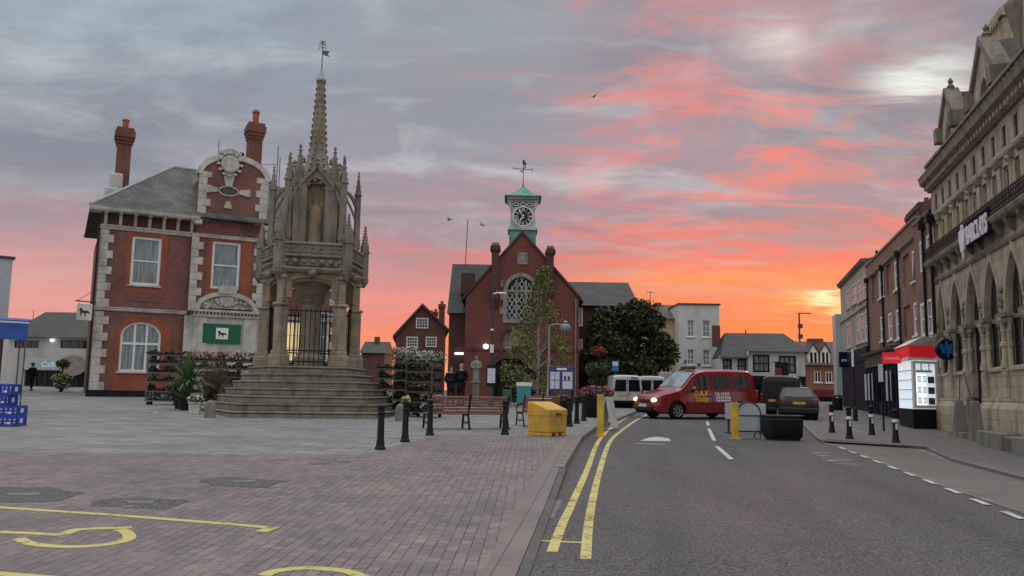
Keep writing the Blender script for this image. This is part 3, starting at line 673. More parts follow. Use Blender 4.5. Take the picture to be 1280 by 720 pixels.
block = slab_b + edge_l[::-1][1:] + [(-1.8, -8), (-40, -8), (-40, slab_b[0][1])]
sheet('block_paving', block, 'block_paving', zp)
sheet('paving_edge', edge_l + kerb_l[0:5][::-1], 'edge_paving', zp)
slab = slab_b + [kerb_l[4]] + kerb_l[5:] + far_l + [(1.5, 75), (-70, 75), (-70, slab_b[0][1])]
sheet('square_paving', slab, 'slab_paving', zp)
def strip(name, pts, w, z0, z1, m, side=0.0):
    """a kerb or line along a polyline on the sloping ground; z1 - z0 is its height"""
    mb = MB(); n = len(pts); P_ = [Vector((x, y, 0)) for x, y in pts]; L = []
    for i in range(n):
        d = (P_[min(i + 1, n - 1)] - P_[max(i - 1, 0)]).normalized(); q = Vector((d.y, -d.x, 0))
        L.append((P_[i] + q * (side - w / 2), P_[i] + q * (side + w / 2)))
    fz = lambda p, z: Vector((p.x, p.y, zg(p.x, p.y) + (z(p.x, p.y) if callable(z) else z)))
    for i in range(n - 1):
        a, b, c, d = L[i][0], L[i][1], L[i + 1][1], L[i + 1][0]
        k = len(mb.v)
        mb.v += [tuple(fz(p, z0)) for p in (a, b, c, d)] + [tuple(fz(p, z1)) for p in (a, b, c, d)]
        mb.f += [(k + 4, k + 5, k + 6, k + 7), (k, k + 1, k + 5, k + 4), (k + 1, k + 2, k + 6, k + 5), (k + 2, k + 3, k + 7, k + 6), (k + 3, k, k + 4, k + 7)]
    return structure(mb.build(name, m))
def dense(pts, step=0.6):
    o = []
    for (a, b), (c, d) in zip(pts, pts[1:]):
        L = math.hypot(c - a, d - b); k = max(1, int(L / step)); o += [(a + (c - a) * i / k, b + (d - b) * i / k) for i in range(k)]
    return o + [pts[-1]]
def curve(pts, k=8):
    """Catmull-Rom through 2D points"""
    P_ = [pts[0]] + list(pts) + [pts[-1]]; o = []
    for i in range(1, len(P_) - 2):
        p0, p1, p2, p3 = (Vector(P_[j]) for j in (i - 1, i, i + 1, i + 2))
        for j in range(k):
            t = j / k; o.append(tuple(0.5 * ((2 * p1) + (p2 - p0) * t + (2 * p0 - 5 * p1 + 4 * p2 - p3) * t * t + (3 * p1 - p0 - 3 * p2 + p3) * t ** 3)))
    return o + [tuple(P_[-1])]
strip('kerb', dense(kerb_l[3:]), 0.15, -0.05, lambda x, y: zp(x, y) + 0.012, 'kerb_stone')
strip('gutter', dense(kerb_l[:4]), 0.10, -0.05, lambda x, y: zp(x, y) + 0.004, 'kerb_dark', 0.06)
# right side: flush parking bay, raised footway
fk = pg((1029, 552), (1160, 562)); bayline = pg((1160, 562), (1195, 578), (1280, 600), (1420, 640))
sheet('parking_bay', kerb_r[0:5] + fk + bayline[1:], 'bay_paving', 0.006)
foot = [kerb_r[4]] + fk[1:] + bayline[1:] + [(14, 12), (40, 12), (40, 75), (kerb_r[-1][0] + 1, 75)] + kerb_r[5:][::-1]
sheet('footway', foot, 'footway_paving', 0.06)
strip('kerb_edge', dense([kerb_r[4]] + fk), 0.14, -0.05, 0.072, 'kerb_dark')
strip('kerb_flush', dense(kerb_r[0:5]), 0.13, -0.05, 0.012, 'kerb_stone')
strip('kerb_far', dense(kerb_r[4:]), 0.14, -0.05, 0.07, 'kerb_stone')
strip('bay_kerb', dense(bayline), 0.12, -0.05, 0.066, 'kerb_stone')
# painted markings
yo = curve(pg((690, 690), (703, 655), (714, 632), (734, 587), (748, 552), (765, 534), (785, 521), (797, 514.5)))
yi = curve(pg((732, 699), (738, 640), (750, 587), (762, 553), (776, 539), (796, 525), (812, 517)))
strip('yellow_line', yo, 0.105, 0.0015, 0.004, 'line_yellow')
strip('yellow_line', yi, 0.105, 0.0015, 0.004, 'line_yellow')
strip('yellow_line_end', pg((672, 676), (738, 679)), 0.06, 0.0015, 0.0045, 'line_yellow')
for a, b in (((884, 527), (885.5, 532)), ((886, 536), (893, 551)), ((896, 558), (914, 574))):
    strip('lane_line', pg(a, b), 0.11, 0.0015, 0.004, 'line_white')
def dash(px, n0, n1, frac=0.6):
    pass
dl = pg((1060, 560), (1130, 586), (1200, 612), (1290, 647), (1400, 690))
Ls = dense(dl, 0.12); k = 0
while k < len(Ls) - 1:
    seg = Ls[k:k + 6]
    if len(seg) > 1: strip('bay_dash', seg, 0.10, 0.012, 0.015, 'line_white', 0.20)
    k += 10
strip('bay_line', dense(pg((1077, 557), (1118, 558))), 0.08, 0.0075, 0.010, 'line_worn')
strip('bay_line', dense(pg((1150, 563), (1178, 573), (1196, 577))), 0.08, 0.0075, 0.010, 'line_worn')
strip('bay_line', dense(pg((1214, 582), (1290, 602))), 0.08, 0.0615, 0.064, 'line_worn')
strip('footway_line', dense(pg((1008, 521), (1040, 530), (1086, 545))), 0.10, 0.0615, 0.064, 'line_worn')
# worn SLOW style lettering blocks on the carriageway
for a, b in (((1014, 566), (1040, 566)), ((1021, 569), (1050, 570)), ((1027, 573), (1052, 573)), ((1034, 576), (1062, 575)), ((1040, 579), (1077, 581))):
    strip('road_marking', pg(a, b), 0.13, 0.0015, 0.004, 'line_worn')
tr = pg((800, 551), (839, 551.5), (836, 548), (822, 546), (812, 547))
sheet('road_marking', tr, 'line_white', 0.004, cuts=False)
strip('road_marking', pg((796, 554.5), (831, 555.5)), 0.09, 0.0015, 0.004, 'line_white')
strip('crossing_line', dense(pg((1003, 520), (1002, 530), (1012, 541))), 0.10, 0.0015, 0.004, 'line_worn', -0.3)
# disabled bay: outline and the wheelchair figure, worn yellow on the blocks
def pz(x, y): return zp(x, y) + 0.0025
def pz2(x, y): return zp(x, y) + 0.005
strip('bay_marking', dense(pg((-120, 629), (0, 636), (150, 646), (300, 658), (343, 662)), 0.3), 0.11, pz, pz2, 'bay_yellow')
strip('bay_marking', pg((343, 660.5), (326, 666.5)), 0.13, pz, pz2, 'bay_yellow')
strip('bay_marking', dense(pg((-60, 715), (30, 722), (130, 730)), 0.3), 0.11, pz, pz2, 'bay_yellow')
strip('bay_marking', curve(pg((-40, 664), (0, 667), (40, 668.5), (76, 670), (100, 663.5), (165, 661.5))), 0.12, pz, pz2, 'bay_yellow')
strip('bay_marking', curve(pg((24, 675), (40, 682), (84, 685.5), (130, 683), (160, 676), (158, 667), (148, 664))), 0.12, pz, pz2, 'bay_yellow')
strip('bay_marking', curve(pg((330, 722), (345, 716), (385, 712.5), (430, 716), (455, 724))), 0.12, pz, pz2, 'bay_yellow')
# tar patches with covers
for q in (((-20, 612), (60, 612), (108, 618), (70, 629), (-20, 630)), ((118, 628), (150, 624), (240, 627), (205, 639), (112, 634)), ((248, 604), (285, 600), (360, 605), (330, 613), (262, 610))):
    q = pg(*q); rq = random.Random(len(q) + int(q[0][0] * 10)); dq = dense(list(q) + [q[0]], 0.12)[:-1]; q = [(x + rq.uniform(-.04, .04), y + rq.uniform(-.05, .05)) for x, y in dq]
    sheet('paving_patch', q, 'tar_patch', lambda x, y: zp(x, y) + 0.004)
for q in (((8, 619), (50, 618), (48, 622), (10, 622)), ((158, 628), (194, 628), (190, 632), (160, 632)), ((288, 604.5), (322, 604), (316, 607), (292, 607)), ((385, 584.5), (412, 583.5), (406, 586), (390, 586)), ((418, 582), (437, 582), (436, 583.5), (420, 583.5)), ((152, 634), (167, 634), (166, 637), (154, 637))):
    sheet('manhole_cover', pg(*q), 'iron_cover', lambda x, y: zp(x, y) + 0.008)

strip('road_gully', pg((688, 648), (700, 625)), 0.32, 0.002, 0.005, 'iron_cover', -0.12)
# ------------------------------------------------------------------ the red brick bank on the left
def horse_loop():
    """a small rearing horse as an outline in a unit square"""
    return [(0.05, 0.30), (0.22, 0.40), (0.34, 0.36), (0.40, 0.20), (0.34, 0.08), (0.42, 0.06), (0.50, 0.24), (0.56, 0.36), (0.70, 0.40), (0.78, 0.24), (0.70, 0.10), (0.78, 0.08), (0.88, 0.26), (0.84, 0.44),
            (0.90, 0.58), (0.98, 0.62), (0.97, 0.70), (0.86, 0.80), (0.80, 0.84), (0.70, 0.72), (0.62, 0.60), (0.40, 0.58), (0.26, 0.60), (0.14, 0.52), (0.04, 0.44)]
def quoins(par, x0, z0, z1, wl, ws, h=0.42, y0=-0.045, y1=0.02, left=True, name='quoin'):
    mb = MB(); z = z0; k = 0
    while z < z1 - 0.05:
        hh = min(h, z1 - z); wd = wl if k % 2 == 0 else ws
        a, b = (x0, x0 + wd) if left else (x0 - wd, x0)
        mb.box(a, b, y0, y1, z + 0.006, z + hh - 0.006); z += h; k += 1
    return mb.build(name, 'white_stone', par, bevel=0.012)
bo = gnd(110, 498); bo.z -= 0.15
BF = Facade(bo, R(28))
bank = thing('bank_building', 'red brick bank with white quoins, curved gable and tall chimneys behind the stone cross', 'building', bo, R(28))
sL = 0.0; s1 = BF.s(236, 420); s2 = BF.s(331, 300); sR = BF.s(424, 420)
zC0 = BF.z(180, 287); zC1 = BF.z(180, 268); zStr = BF.z(175, 388); zPl = BF.z(150, 488)
DEP = 10.0
def bw(x0, x1, yt, yb): return BF.rect(x0, x1, yt, yb)
# openings
w1 = bw(163.5, 201, 296, 357); a1_ = bw(149.5, 200.5, 402, 465); w2 = bw(263.5, 299, 303, 362)
aL = arch_loop(a1_[0], a1_[1], a1_[2], a1_[2] + (a1_[3] - a1_[2]) * 0.72, (a1_[3] - a1_[2]) * 0.28, 14)
mb = MB(); mb.holed(rect(sL, s1, -0.3, zC0), [rect(*w1[:2], w1[2], w1[3]), aL], 0.0, 0.35)
mb.box(sL, s1 - 0.001, 0.35, DEP, -0.3, zC0 - 0.001)
mb.build('wall', 'bank_brick', bank)
zG = BF.z(285, 222); zTop = BF.z(285, 196)
gl = arch_loop(s1 - 0.02, s2, -0.3, zG, zTop - zG, 18)
oc = BF.p(285, 240); orx, orz = 0.58, 0.30
ov = [(oc[0] + orx * math.cos(2 * PI * i / 20), oc[1] + orz * math.sin(2 * PI * i / 20)) for i in range(20)]
mb = MB(); mb.holed(gl, [rect(*w2[:2], w2[2], w2[3]), ov], -0.22, 0.20); mb.box(s1, s2 - 0.02, 0.2, DEP * 0.5, -0.3, zC0)
mb.build('gable_wall', 'bank_brick', bank)
# right bay, mostly behind the cross
w3 = bw(357, 384, 402, 452); w4 = bw(396, 411, 390, 452); w5 = bw(360, 386, 306, 360)
mb = MB(); mb.holed(rect(s2, sR, -0.3, zC0), [rect(*w3[:2], w3[2], w3[3]), rect(*w4[:2], w4[2], w4[3]), rect(*w5[:2], w5[2], w5[3])], 0.003, 0.35); mb.box(s2, sR, 0.35, DEP, -0.3, zC0 - 0.001)
mb.build('wall', 'bank_brick', bank)
# orange red dressings round the openings
def surround(L, out, y, nm='brick_surround'):
    o = MB(); o.holed(out, [L], y - 0.025, y + 0.001); return o.build(nm, 'bank_red', bank)
e = bw(156.5, 209, 285.5, 366); surround(rect(*w1[:2], w1[2], w1[3]), rect(e[0], e[1], e[2], zC0 - 0.004), 0)
MB().box(e[0] + 0.12, e[1] - 0.12, -0.022, 0.001, zStr + 0.5, w1[2] - 0.12).build('apron_panel', 'bank_brick', bank)
ea = bw(143, 213, 392, 488)
surround(aL, arch_loop(ea[0], ea[1], zPl, a1_[2] + (a1_[3] - a1_[2]) * 0.72, (a1_[3] - a1_[2]) * 0.42, 14), 0)
e = bw(257, 313, 291, 372); surround(rect(*w2[:2], w2[2], w2[3]), rect(e[0], e[1], e[2], zC0 - 0.004), -0.22)
# windows
window(bank, *w1, nx=1, ny=2, y=0.10, fw=0.15, bw=0.06, pane='glass_curtain')
wa = window(bank, *a1_, nx=3, ny=2, y=0.10, fw=0.12, bw=0.10, pane='glass_curtain', loop=aL, mids=[a1_[2] + (a1_[3] - a1_[2]) * 0.56])
window(bank, *w2, nx=1, ny=2, y=-0.12, fw=0.14, bw=0.06, pane='glass_curtain')
bank.children[-1].name = 'window'
window(bank, *w3, nx=4, ny=3, y=0.10, fw=0.08, bw=0.035, pane='lit_warm')
window(bank, *w4, nx=1, ny=2, y=0.10, fw=0.10, bw=0.04, pane='glass_curtain')
window(bank, *w5, nx=1, ny=2, y=0.10, fw=0.14, bw=0.06, pane='glass_curtain')
# the little lit lamp inside the first floor window of the gable
q = BF.p(277, 320)
o = MB().ring(ov, grow(ov, -0.06), -0.26, -0.1).build('oval_window', 'white_stone', bank); MB().ex([(x, -0.13, z) for x, z in grow(ov, -0.02)], (0, 0.01, 0)).build('pane', 'glass', o)
k = MB()
for ang in (0, 90, 180, 270):
    dx, dz = math.cos(R(ang)), math.sin(R(ang)); r0 = orx + 0.03 if dx else orz + 0.03; r1 = r0 + (0.62 if abs(dx) > .5 else 0.42 if dz < 0 else 0.75)
    tx, tz = -dz, dx
    k.ex([(oc[0] + dx * r0 + tx * 0.12, -0.29, oc[1] + dz * r0 + tz * 0.12), (oc[0] + dx * r1 + tx * 0.24, -0.29, oc[1] + dz * r1 + tz * 0.24), (oc[0] + dx * r1 - tx * 0.24, -0.29, oc[1] + dz * r1 - tz * 0.24), (oc[0] + dx * r0 - tx * 0.12, -0.29, oc[1] + dz * r0 - tz * 0.12)], (0, 0.10, 0))
k.build('keystone', 'white_stone', bank, bevel=0.01)
# stone: quoins, courses, cornice, gable band
quoins(bank, sL, zPl, zStr - 0.16, 0.72, 0.46, h=0.44)
quoins(bank, sL + 0.02, zStr + 0.1, zC0, 0.66, 0.40, h=0.44)
quoins(bank, s1 - 0.32, zPl, zStr - 0.16, 0.80, 0.50, h=0.44, y0=-0.27, y1=-0.20)
quoins(bank, s1 - 0.18, zStr + 0.12, zC0, 0.66, 0.40, h=0.44, y0=-0.27, y1=-0.20)
quoins(bank, s1, zC1 - 0.02, zG + 0.15, 0.70, 0.46, h=0.42, y0=-0.27, y1=-0.1)
quoins(bank, s2, zC1 - 0.02, zG + 0.15, 0.70, 0.46, h=0.42, y0=-0.27, y1=-0.1, left=False)
quoins(bank, s2 - 0.02, zPl, zC0, 0.60, 0.36, h=0.44, y0=-0.27, y1=-0.1, left=False)
quoins(bank, sR, zPl, zC0, 0.72, 0.46, h=0.44, left=False)
prof = [(0.0, 0.0), (-0.07, 0.0), (-0.10, 0.06), (-0.07, 0.12), (-0.12, 0.15), (-0.12, 0.20), (0.0, 0.20)]
for m in (MB().exx([(y, z + zStr - 0.1) for y, z in prof], sL - 0.08, s1 - 0.2), MB().exx([(y + 0.003, z + zStr - 0.1) for y, z in prof], s2 + 0.1, sR + 0.06)): m.build('string_course', 'white_stone', bank)
m = MB(); m.exx([(y, z + zC0 - 0.16) for y, z in prof], sL - 0.06, s1 - 0.2); m.exx([(y + 0.003, z + zC0 - 0.16) for y, z in prof], s2 + 0.1, sR + 0.06); m.exx([(y - 0.225, z + zC0 - 0.16) for y, z in prof], s1 - 0.06, s2 + 0.06)
m.build('frieze_band', 'white_stone', bank)
eav = 0.62
def cornice(x0, x1, nm='cornice'):
    m = MB(); m.exx([(0.3, zC0 + 0.02), (-0.08, zC0 + 0.02), (-0.08, zC0 + 0.10), (0.3, zC0 + 0.10)], x0, x1)
    zt = zC1 - 0.10
    m.exx([(0.3, zt), (-eav, zt), (-eav - 0.05, zt + 0.10), (-eav - 0.05, zt + 0.17), (-eav - 0.10, zt + 0.26), (0.3, zt + 0.26)], x0 - eav if x0 < 0.2 else x0, x1)
    x = x0 + 0.12
    while x < x1 - 0.2:
        m.exx([(0.0, zC0 + 0.10), (-0.10, zC0 + 0.10), (-0.22, zt - 0.16), (-eav + 0.08, zt - 0.1), (-eav + 0.08, zt), (0.0, zt)], x, x + 0.16); x += 0.74
    return m.build(nm, 'white_stone', bank)
cornice(sL, s1 + 0.15); cornice(s2 + 0.28, sR + 0.4)
MB().box(sL, sR, 0.002, 0.35, zC0, zC1 + 0.1).build('eaves_wall', 'hall_dark_brick', bank)
MB().box(s1 - 0.12, s1 + 0.28, -0.62, -0.2, zC1 - 0.34, zC1 - 0.04).build('cornice_return', 'white_stone', bank, bevel=0.05)
m = MB(); m.box(s2 - 0.32, s2 + 0.55, -0.66, -0.2, zC1 - 0.34, zC1 - 0.04); m.box(s2 - 0.1, s2 + 0.3, -0.5, -0.2, zC1 - 0.85, zC1 - 0.34)
m.build('cornice_return', 'white_stone', bank, bevel=0.05)
gtop = [p for p in gl[2:]]
m = MB(); o1 = grow(gl, 0.12)[2:]; i1 = grow(gl, -0.20)[2:]
for i in range(len(o1) - 1): m.ex([(i1[i][0], -0.30, i1[i][1]), (o1[i][0], -0.30, o1[i][1]), (o1[i + 1][0], -0.30, o1[i + 1][1]), (i1[i + 1][0], -0.30, i1[i + 1][1])], (0, 0.6, 0))
m.build('gable_coping', 'white_stone', bank)
# cartouche
cx, cz = BF.p(286.5, 207)
m = MB(); m.lathe([(0.0, 0.0), (0.42, 0.0), (0.52, 0.08), (0.40, 0.12), (0.30, 0.08), (0.0, 0.16)], 18, caps=False); m.xf(Matrix.Translation((cx, -0.30, cz)) @ rotm('X', 90).to_4x4())
for i in range(12):
    a = 2 * PI * i / 12; m.lathe([(0.0, -0.1), (0.12, -0.05), (0.13, 0.05), (0.0, 0.11)], 6, (cx + 0.62 * math.cos(a), -0.34, cz - 0.03 + 0.66 * math.sin(a)), caps=False)
m.box(cx - 0.62, cx + 0.62, -0.36, 0.2, cz + 0.62, cz + 0.74); m.exy([(cx - 0.5, cz + 0.74), (cx + 0.5, cz + 0.74), (cx + 0.16, cz + 0.94), (cx - 0.16, cz + 0.94)], -0.34, 0.2)
m.exy([(cx - 0.18, cz - 1.3), (cx + 0.18, cz - 1.3), (cx + 0.34, cz - 0.55), (cx - 0.34, cz - 0.55)], -0.30, -0.21)
m.build('cartouche', 'white_stone', bank, smooth=40)
# doorcase with arched pediment and the green sign
dx0, dx1, dzt, dzb = BF.s(240, 410), BF.s(319, 410), BF.z(279, 390), -0.25
m = MB(); m.box(dx0, dx0 + 0.75, -0.40, -0.2, dzb, dzt - 0.35); m.box(dx1 - 0.75, dx1, -0.40, -0.2, dzb, dzt - 0.35); m.box(dx0 + 0.75, dx1 - 0.75, -0.34, -0.2, dzb + 2.0, dzt - 0.35)
m.box(dx0 - 0.06, dx1 + 0.06, -0.46, -0.2, dzt - 0.35, dzt - 0.2); m.box(dx0 - 0.12, dx1 + 0.12, -0.56, -0.2, dzt - 0.08, dzt + 0.05)
x = dx0
while x < dx1 - 0.1: m.box(x, x + 0.09, -0.53, -0.2, dzt - 0.2, dzt - 0.08); x += 0.19
m.box(dx0 - 0.2, dx0 + 0.03, -0.32, -0.2, dzb, dzt - 0.3)
m.build('doorcase', 'white_stone', bank, bevel=0.012)
rp = BF.z(279, 366) - dzt - 0.05; al = arch_loop(dx0 + 0.02, dx1 - 0.02, dzt + 0.05, dzt + 0.08, rp, 16)
m = MB(); o1 = al[2:]; i1 = grow(al, -0.24)[2:]
for i in range(len(o1) - 1): m.ex([(i1[i][0], -0.50, max(i1[i][1], dzt + .05)), (o1[i][0], -0.50, o1[i][1]), (o1[i + 1][0], -0.50, o1[i + 1][1]), (i1[i + 1][0], -0.50, max(i1[i + 1][1], dzt + .05))], (0, 0.3, 0))
m.exy(grow(al, -0.12), -0.30, -0.2)
cx, cz = (dx0 + dx1) / 2, dzt + 0.75
m.lathe([(0.0, 0.0), (0.40, 0.0), (0.50, 0.10), (0.34, 0.13), (0.0, 0.17)], 16, caps=False) if False else None
rr = random.Random(3)
for i in range(15):
    a = 2 * PI * i / 15; m.lathe([(0.0, -0.09), (0.10, -0.05), (0.11, 0.05), (0.0, 0.09)], 6, (cx + 0.56 * math.cos(a), -0.36, cz + 0.44 * math.sin(a)), caps=False)
for i in range(34):
    a = rr.uniform(0, PI); r_ = rr.uniform(0.55, 1.55); xx = cx + r_ * math.cos(a); zz = dzt + 0.16 + 0.8 * r_ * math.sin(a) * 0.8
    if abs(xx - cx) < 0.45 and abs(zz - cz) < 0.35: continue
    s_ = rr.uniform(0.07, 0.15); m.lathe([(0.0, -s_), (s_, -s_ * 0.4), (s_, s_ * 0.4), (0.0, s_)], 6, (xx, -0.33, zz), caps=False)
d = MB(); d.lathe([(0.0, 0.0), (0.36, 0.0), (0.42, 0.09), (0.28, 0.12), (0.0, 0.16)], 16, caps=False); d.xf(Matrix.Translation((cx, -0.30, cz)) @ rotm('X', 90).to_4x4()); m.join(d)
m.box(cx - 0.5, cx + 0.5, -0.54, -0.2, dzt + rp - 0.05, dzt + rp + 0.42)
m.build('pediment', 'white_stone', bank, smooth=40)
MB().box(dx0 + 0.8, dx1 - 0.8, -0.24, -0.2, -0.2, dzb + 2.3).build('door', 'glass_dark', bank)
gs = BF.rect(252, 299.5, 405.5, 429.5)
sg = MB().box(gs[0], gs[1], -0.43, -0.33, gs[2], gs[3]).build('fascia_sign', 'sign_green', bank, bevel=0.01)
hs = BF.rect(268.5, 283.5, 410.5, 424.5); MB().box(hs[0], hs[1], -0.445, -0.43, hs[2], hs[3]).build('logo_panel', 'white_text', sg)
MB().exy([(hs[0] + (hs[1] - hs[0]) * (0.1 + 0.8 * (1 - a)), hs[2] + (hs[3] - hs[2]) * (0.1 + 0.8 * b)) for a, b in horse_loop()], -0.452, -0.445).build('horse_emblem', 'dark_text', sg)
MB().box(sL - 0.06, s1 - 0.3, -0.07, 0.1, -0.4, zPl).build('plinth', 'navy_paint', bank)
MB().tube([(sL - 0.10, -0.06, -0.3), (sL - 0.10, -0.06, zC0 + 0.2)], 0.055).build('downpipe', 'black_paint', bank)
# hipped slate roof
zr = BF.p(217, 208, 4.5)[1]; ze = zC1 + 0.16
x0, x1, y0, y1 = sL - eav, sR + eav, -eav, DEP + eav
rx0 = BF.p(217, 208, 4.5)[0]; rx1 = x1 - (rx0 - x0)
hz = 4.7
A, B_, C_, D_ = (x0, y0, ze), (x1, y0, ze), (x1, y1, ze), (x0, y1, ze); E_, G_ = (rx0, hz, zr), (rx1, hz, zr)
MB().add([A, B_, C_, D_, E_, G_, (x0, y0, ze - .12), (x1, y0, ze - .12), (x1, y1, ze - .12), (x0, y1, ze - .12)], [(0, 1, 5, 4), (1, 2, 5), (2, 3, 4, 5), (3, 0, 4), (0, 1, 7, 6), (1, 2, 8, 7), (2, 3, 9, 8), (3, 0, 6, 9), (6, 7, 8, 9)]).build('roof', 'slate', bank)
m = MB(); m.tube([A, E_, G_, B_], 0.09, 6); m.tube([D_, E_], 0.09, 6); m.build('ridge', 'lead', bank)
# cross roof behind the gable
zgr = BF.p(262, 208, 2.5)[1]
m = MB(); xm = (s1 + s2) / 2
m.ex([(s1 + 0.2, 0.2, zC1 + 0.1), (s2 - 0.2, 0.2, zC1 + 0.1), (s2 - 0.2, 0.2, zG + 0.1), (xm + 1, 0.2, zTop - 0.3), (xm - 1, 0.2, zTop - 0.3), (s1 + 0.2, 0.2, zG + 0.1)], (0, 4.2, 0)); m.build('gable_roof', 'slate', bank)
def chimney(par, pxs, off, base_py, nm='chimney'):
    """pxs: shaft x0, x1, shaft top y, cap x0, x1, cap top y, pot x0, x1, pot top y"""
    a, b, ys, c, d, yc, e_, f_, yp = pxs
    P = lambda x, y: BF.p(x, y, off)
    sx0, sx1 = P(a, ys)[0], P(b, ys)[0]; zs = P((a + b) / 2, ys)[1]; zc_ = P((c + d) / 2, yc)[1]; zp_ = P((e_ + f_) / 2, yp)[1]; zb = P((a + b) / 2, base_py)[1]
    w = sx1 - sx0; cx = (sx0 + sx1) / 2; dd = w * 1.15
    m = MB(); m.box(sx0, sx1, off - dd / 2, off + dd / 2, zb - 1.5, zs)
    n = 5
    for i in range(n):
        g = [0.05, 0.11, 0.17, 0.17, 0.10][i]; m.box(sx0 - g, sx1 + g, off - dd / 2 - g, off + dd / 2 + g, zs + (zc_ - zs) * i / n + (0.002 if i else 0), zs + (zc_ - zs) * (i + 1) / n)
    o = m.build(nm, 'chimney_brick', par)
    pw = (P(f_, yp)[0] - P(e_, yp)[0]) / 2
    MB().lathe([(pw * 1.05, 0), (pw * 1.05, 0.08), (pw * 0.85, 0.12), (pw * 0.9, (zp_ - zc_) * 0.75), (pw * 1.12, (zp_ - zc_) * 0.8), (pw * 1.1, (zp_ - zc_) * 0.9), (pw * 0.8, zp_ - zc_)], 14, (cx, off, zc_)).build('chimney_pot', 'terracotta', o, smooth=35)
    return o
c1 = chimney(bank, (146.5, 164, 182, 145, 168, 162, 153, 162, 149), 3.2, 232)
m = MB(); cc = BF.p(150, 232, 3.2)
m.box(cc[0] - 0.55, cc[0] + 0.1, 2.4, 4.0, cc[1] - 2.6, cc[1] + 0.55); m.box(cc[0] - 0.8, cc[0] + 0.4, 2.3, 4.1, cc[1] - 2.6, cc[1] - 0.35); m.build('chimney_base', 'white_stone', c1, bevel=0.06)
chimney(bank, (310, 326.5, 176, 307.5, 330, 156, 315, 324, 138), 4.7, 212)
m = MB(); q = BF.p(302, 195, 4.7); m.lathe([(0.14, 0), (0.12, 0.5), (0.16, 0.55), (0.15, 0.7)], 10, (q[0], 4.7, q[1] - 0.5)); m.build('chimney_pot', 'black_paint', bank)
# scaffold poles standing on the roof behind the gable
def pole3(F_, px, y0, y1, off): a = F_.p(px, y1, off); b = F_.p(px, y0, off); return (a[0], off, a[1]), (a[0], off, b[1])
sc_ = thing('scaffold', 'thin steel scaffold poles with two rails rising behind the bank roof', 'scaffold', bo, R(28))
for px, yt in ((266.5, 175), (270, 186), (342, 181), (345, 196)):
    a, b = pole3(BF, px, yt, 300, 6.0); MB().tube([a, b], 0.03, 6).build('pole', 'galv', sc_)
a, b = BF.p(266, 205, 6), BF.p(346, 205.5, 6); MB().tube([(a[0], 6, a[1]), (b[0], 6, b[1])], 0.02, 6).build('rail', 'galv', sc_)
# hanging sign at the corner
q = BF.p(105.5, 390, -0.5); hw = (BF.p(115.5, 390, -.5)[0] - BF.p(96, 390, -.5)[0]) / 2; hh = 0.44
hs_ = thing('hanging_sign', 'white square sign with black horse hanging on a bracket from the bank corner', 'sign', bo, R(28))
sx_, sz_ = q[0], q[1]
MB().box(sx_ - hw, sx_ + hw, -0.53, -0.47, sz_ - hh, sz_ + hh).build('panel', 'render_white', hs_, bevel=0.015)
MB().exy([(sx_ + hw * (-0.75 + 1.5 * (1 - a)), sz_ + hh * (-0.6 + 1.3 * b)) for a, b in horse_loop()], -0.54, -0.53).build('horse_emblem', 'dark_text', hs_)
m = MB(); m.tube([(0.0, -0.05, sz_ + hh + 0.14), (sx_ - hw - 0.1, -0.5, sz_ + hh + 0.14)], 0.03); m.tube([(0.0, -0.05, sz_ + hh + 0.85), (sx_ - hw, -0.5, sz_ + hh + 0.16)], 0.015); m.tube([(sx_ - hw * 0.7, -0.5, sz_ + hh), (sx_ - hw * 0.7, -0.5, sz_ + hh + 0.14)], 0.012); m.tube([(sx_ + hw * 0.7, -0.5, sz_ + hh), (sx_ + hw * 0.7, -0.5, sz_ + hh + 0.14)], 0.012)
m.build('bracket', 'black_iron', hs_)
# ------------------------------------------------------------------ far left
wo = gz(0, 66); wo.z -= 0.2; WF = Facade(wo, R(3))
ws = thing('white_shop', 'low white rendered shop with dark pitched roof and grey fascia behind the walking man', 'building', wo, R(3))
a, b = WF.s(10, 440), WF.s(118, 440); zt = WF.z(60, 421); zb = -0.3
wi1 = WF.rect(18, 48.5, 425.5, 435); wi2 = WF.rect(75.5, 108.5, 425, 435.5); sh = WF.rect(30, 108, 462, 489)
m = MB(); m.holed(rect(a, b, zb, zt), [rect(wi1[0], wi1[1], wi1[2], wi1[3]), rect(wi2[0], wi2[1], wi2[2], wi2[3]), rect(sh[0], sh[1], sh[2], sh[3])], 0, 0.3); m.box(a, b, 0.31, 9, zb, zt); m.build('wall', 'render_white', ws)
for w_ in (wi1, wi2): window(ws, *w_, nx=3, ny=1, y=0.08, fw=0.05, bw=0.06, pane='glass', frame='dark_metal', sill=None)
sf = MB(); sf.ring(rect(sh[0], sh[1], sh[2], sh[3]), rect(sh[0] + .1, sh[1] - .1, sh[2] + .3, sh[3] - .05), 0.1, 0.2)
for i in range(1, 6): xx = sh[0] + (sh[1] - sh[0]) * i / 6; sf.box(xx - 0.04, xx + 0.04, 0.1, 0.2, sh[2], sh[3])
sfo = sf.build('shopfront', 'dark_metal', ws); MB().box(sh[0], sh[1], 0.2, 0.22, sh[2], sh[3]).build('pane', 'glass_dark', sfo)
fa = WF.rect(28, 109, 449.5, 463)
fo = MB().box(fa[0], fa[1], -0.14, -0.002, fa[2], fa[3]).build('fascia', 'board_grey', ws, bevel=0.02)
t = text_mb('Caffe', 0.62, 0.02); q = WF.p(63, 459); t.xf(Matrix.Translation((q[0], -0.15, q[1]))); t.build('lettering', 'lit_shop', fo)
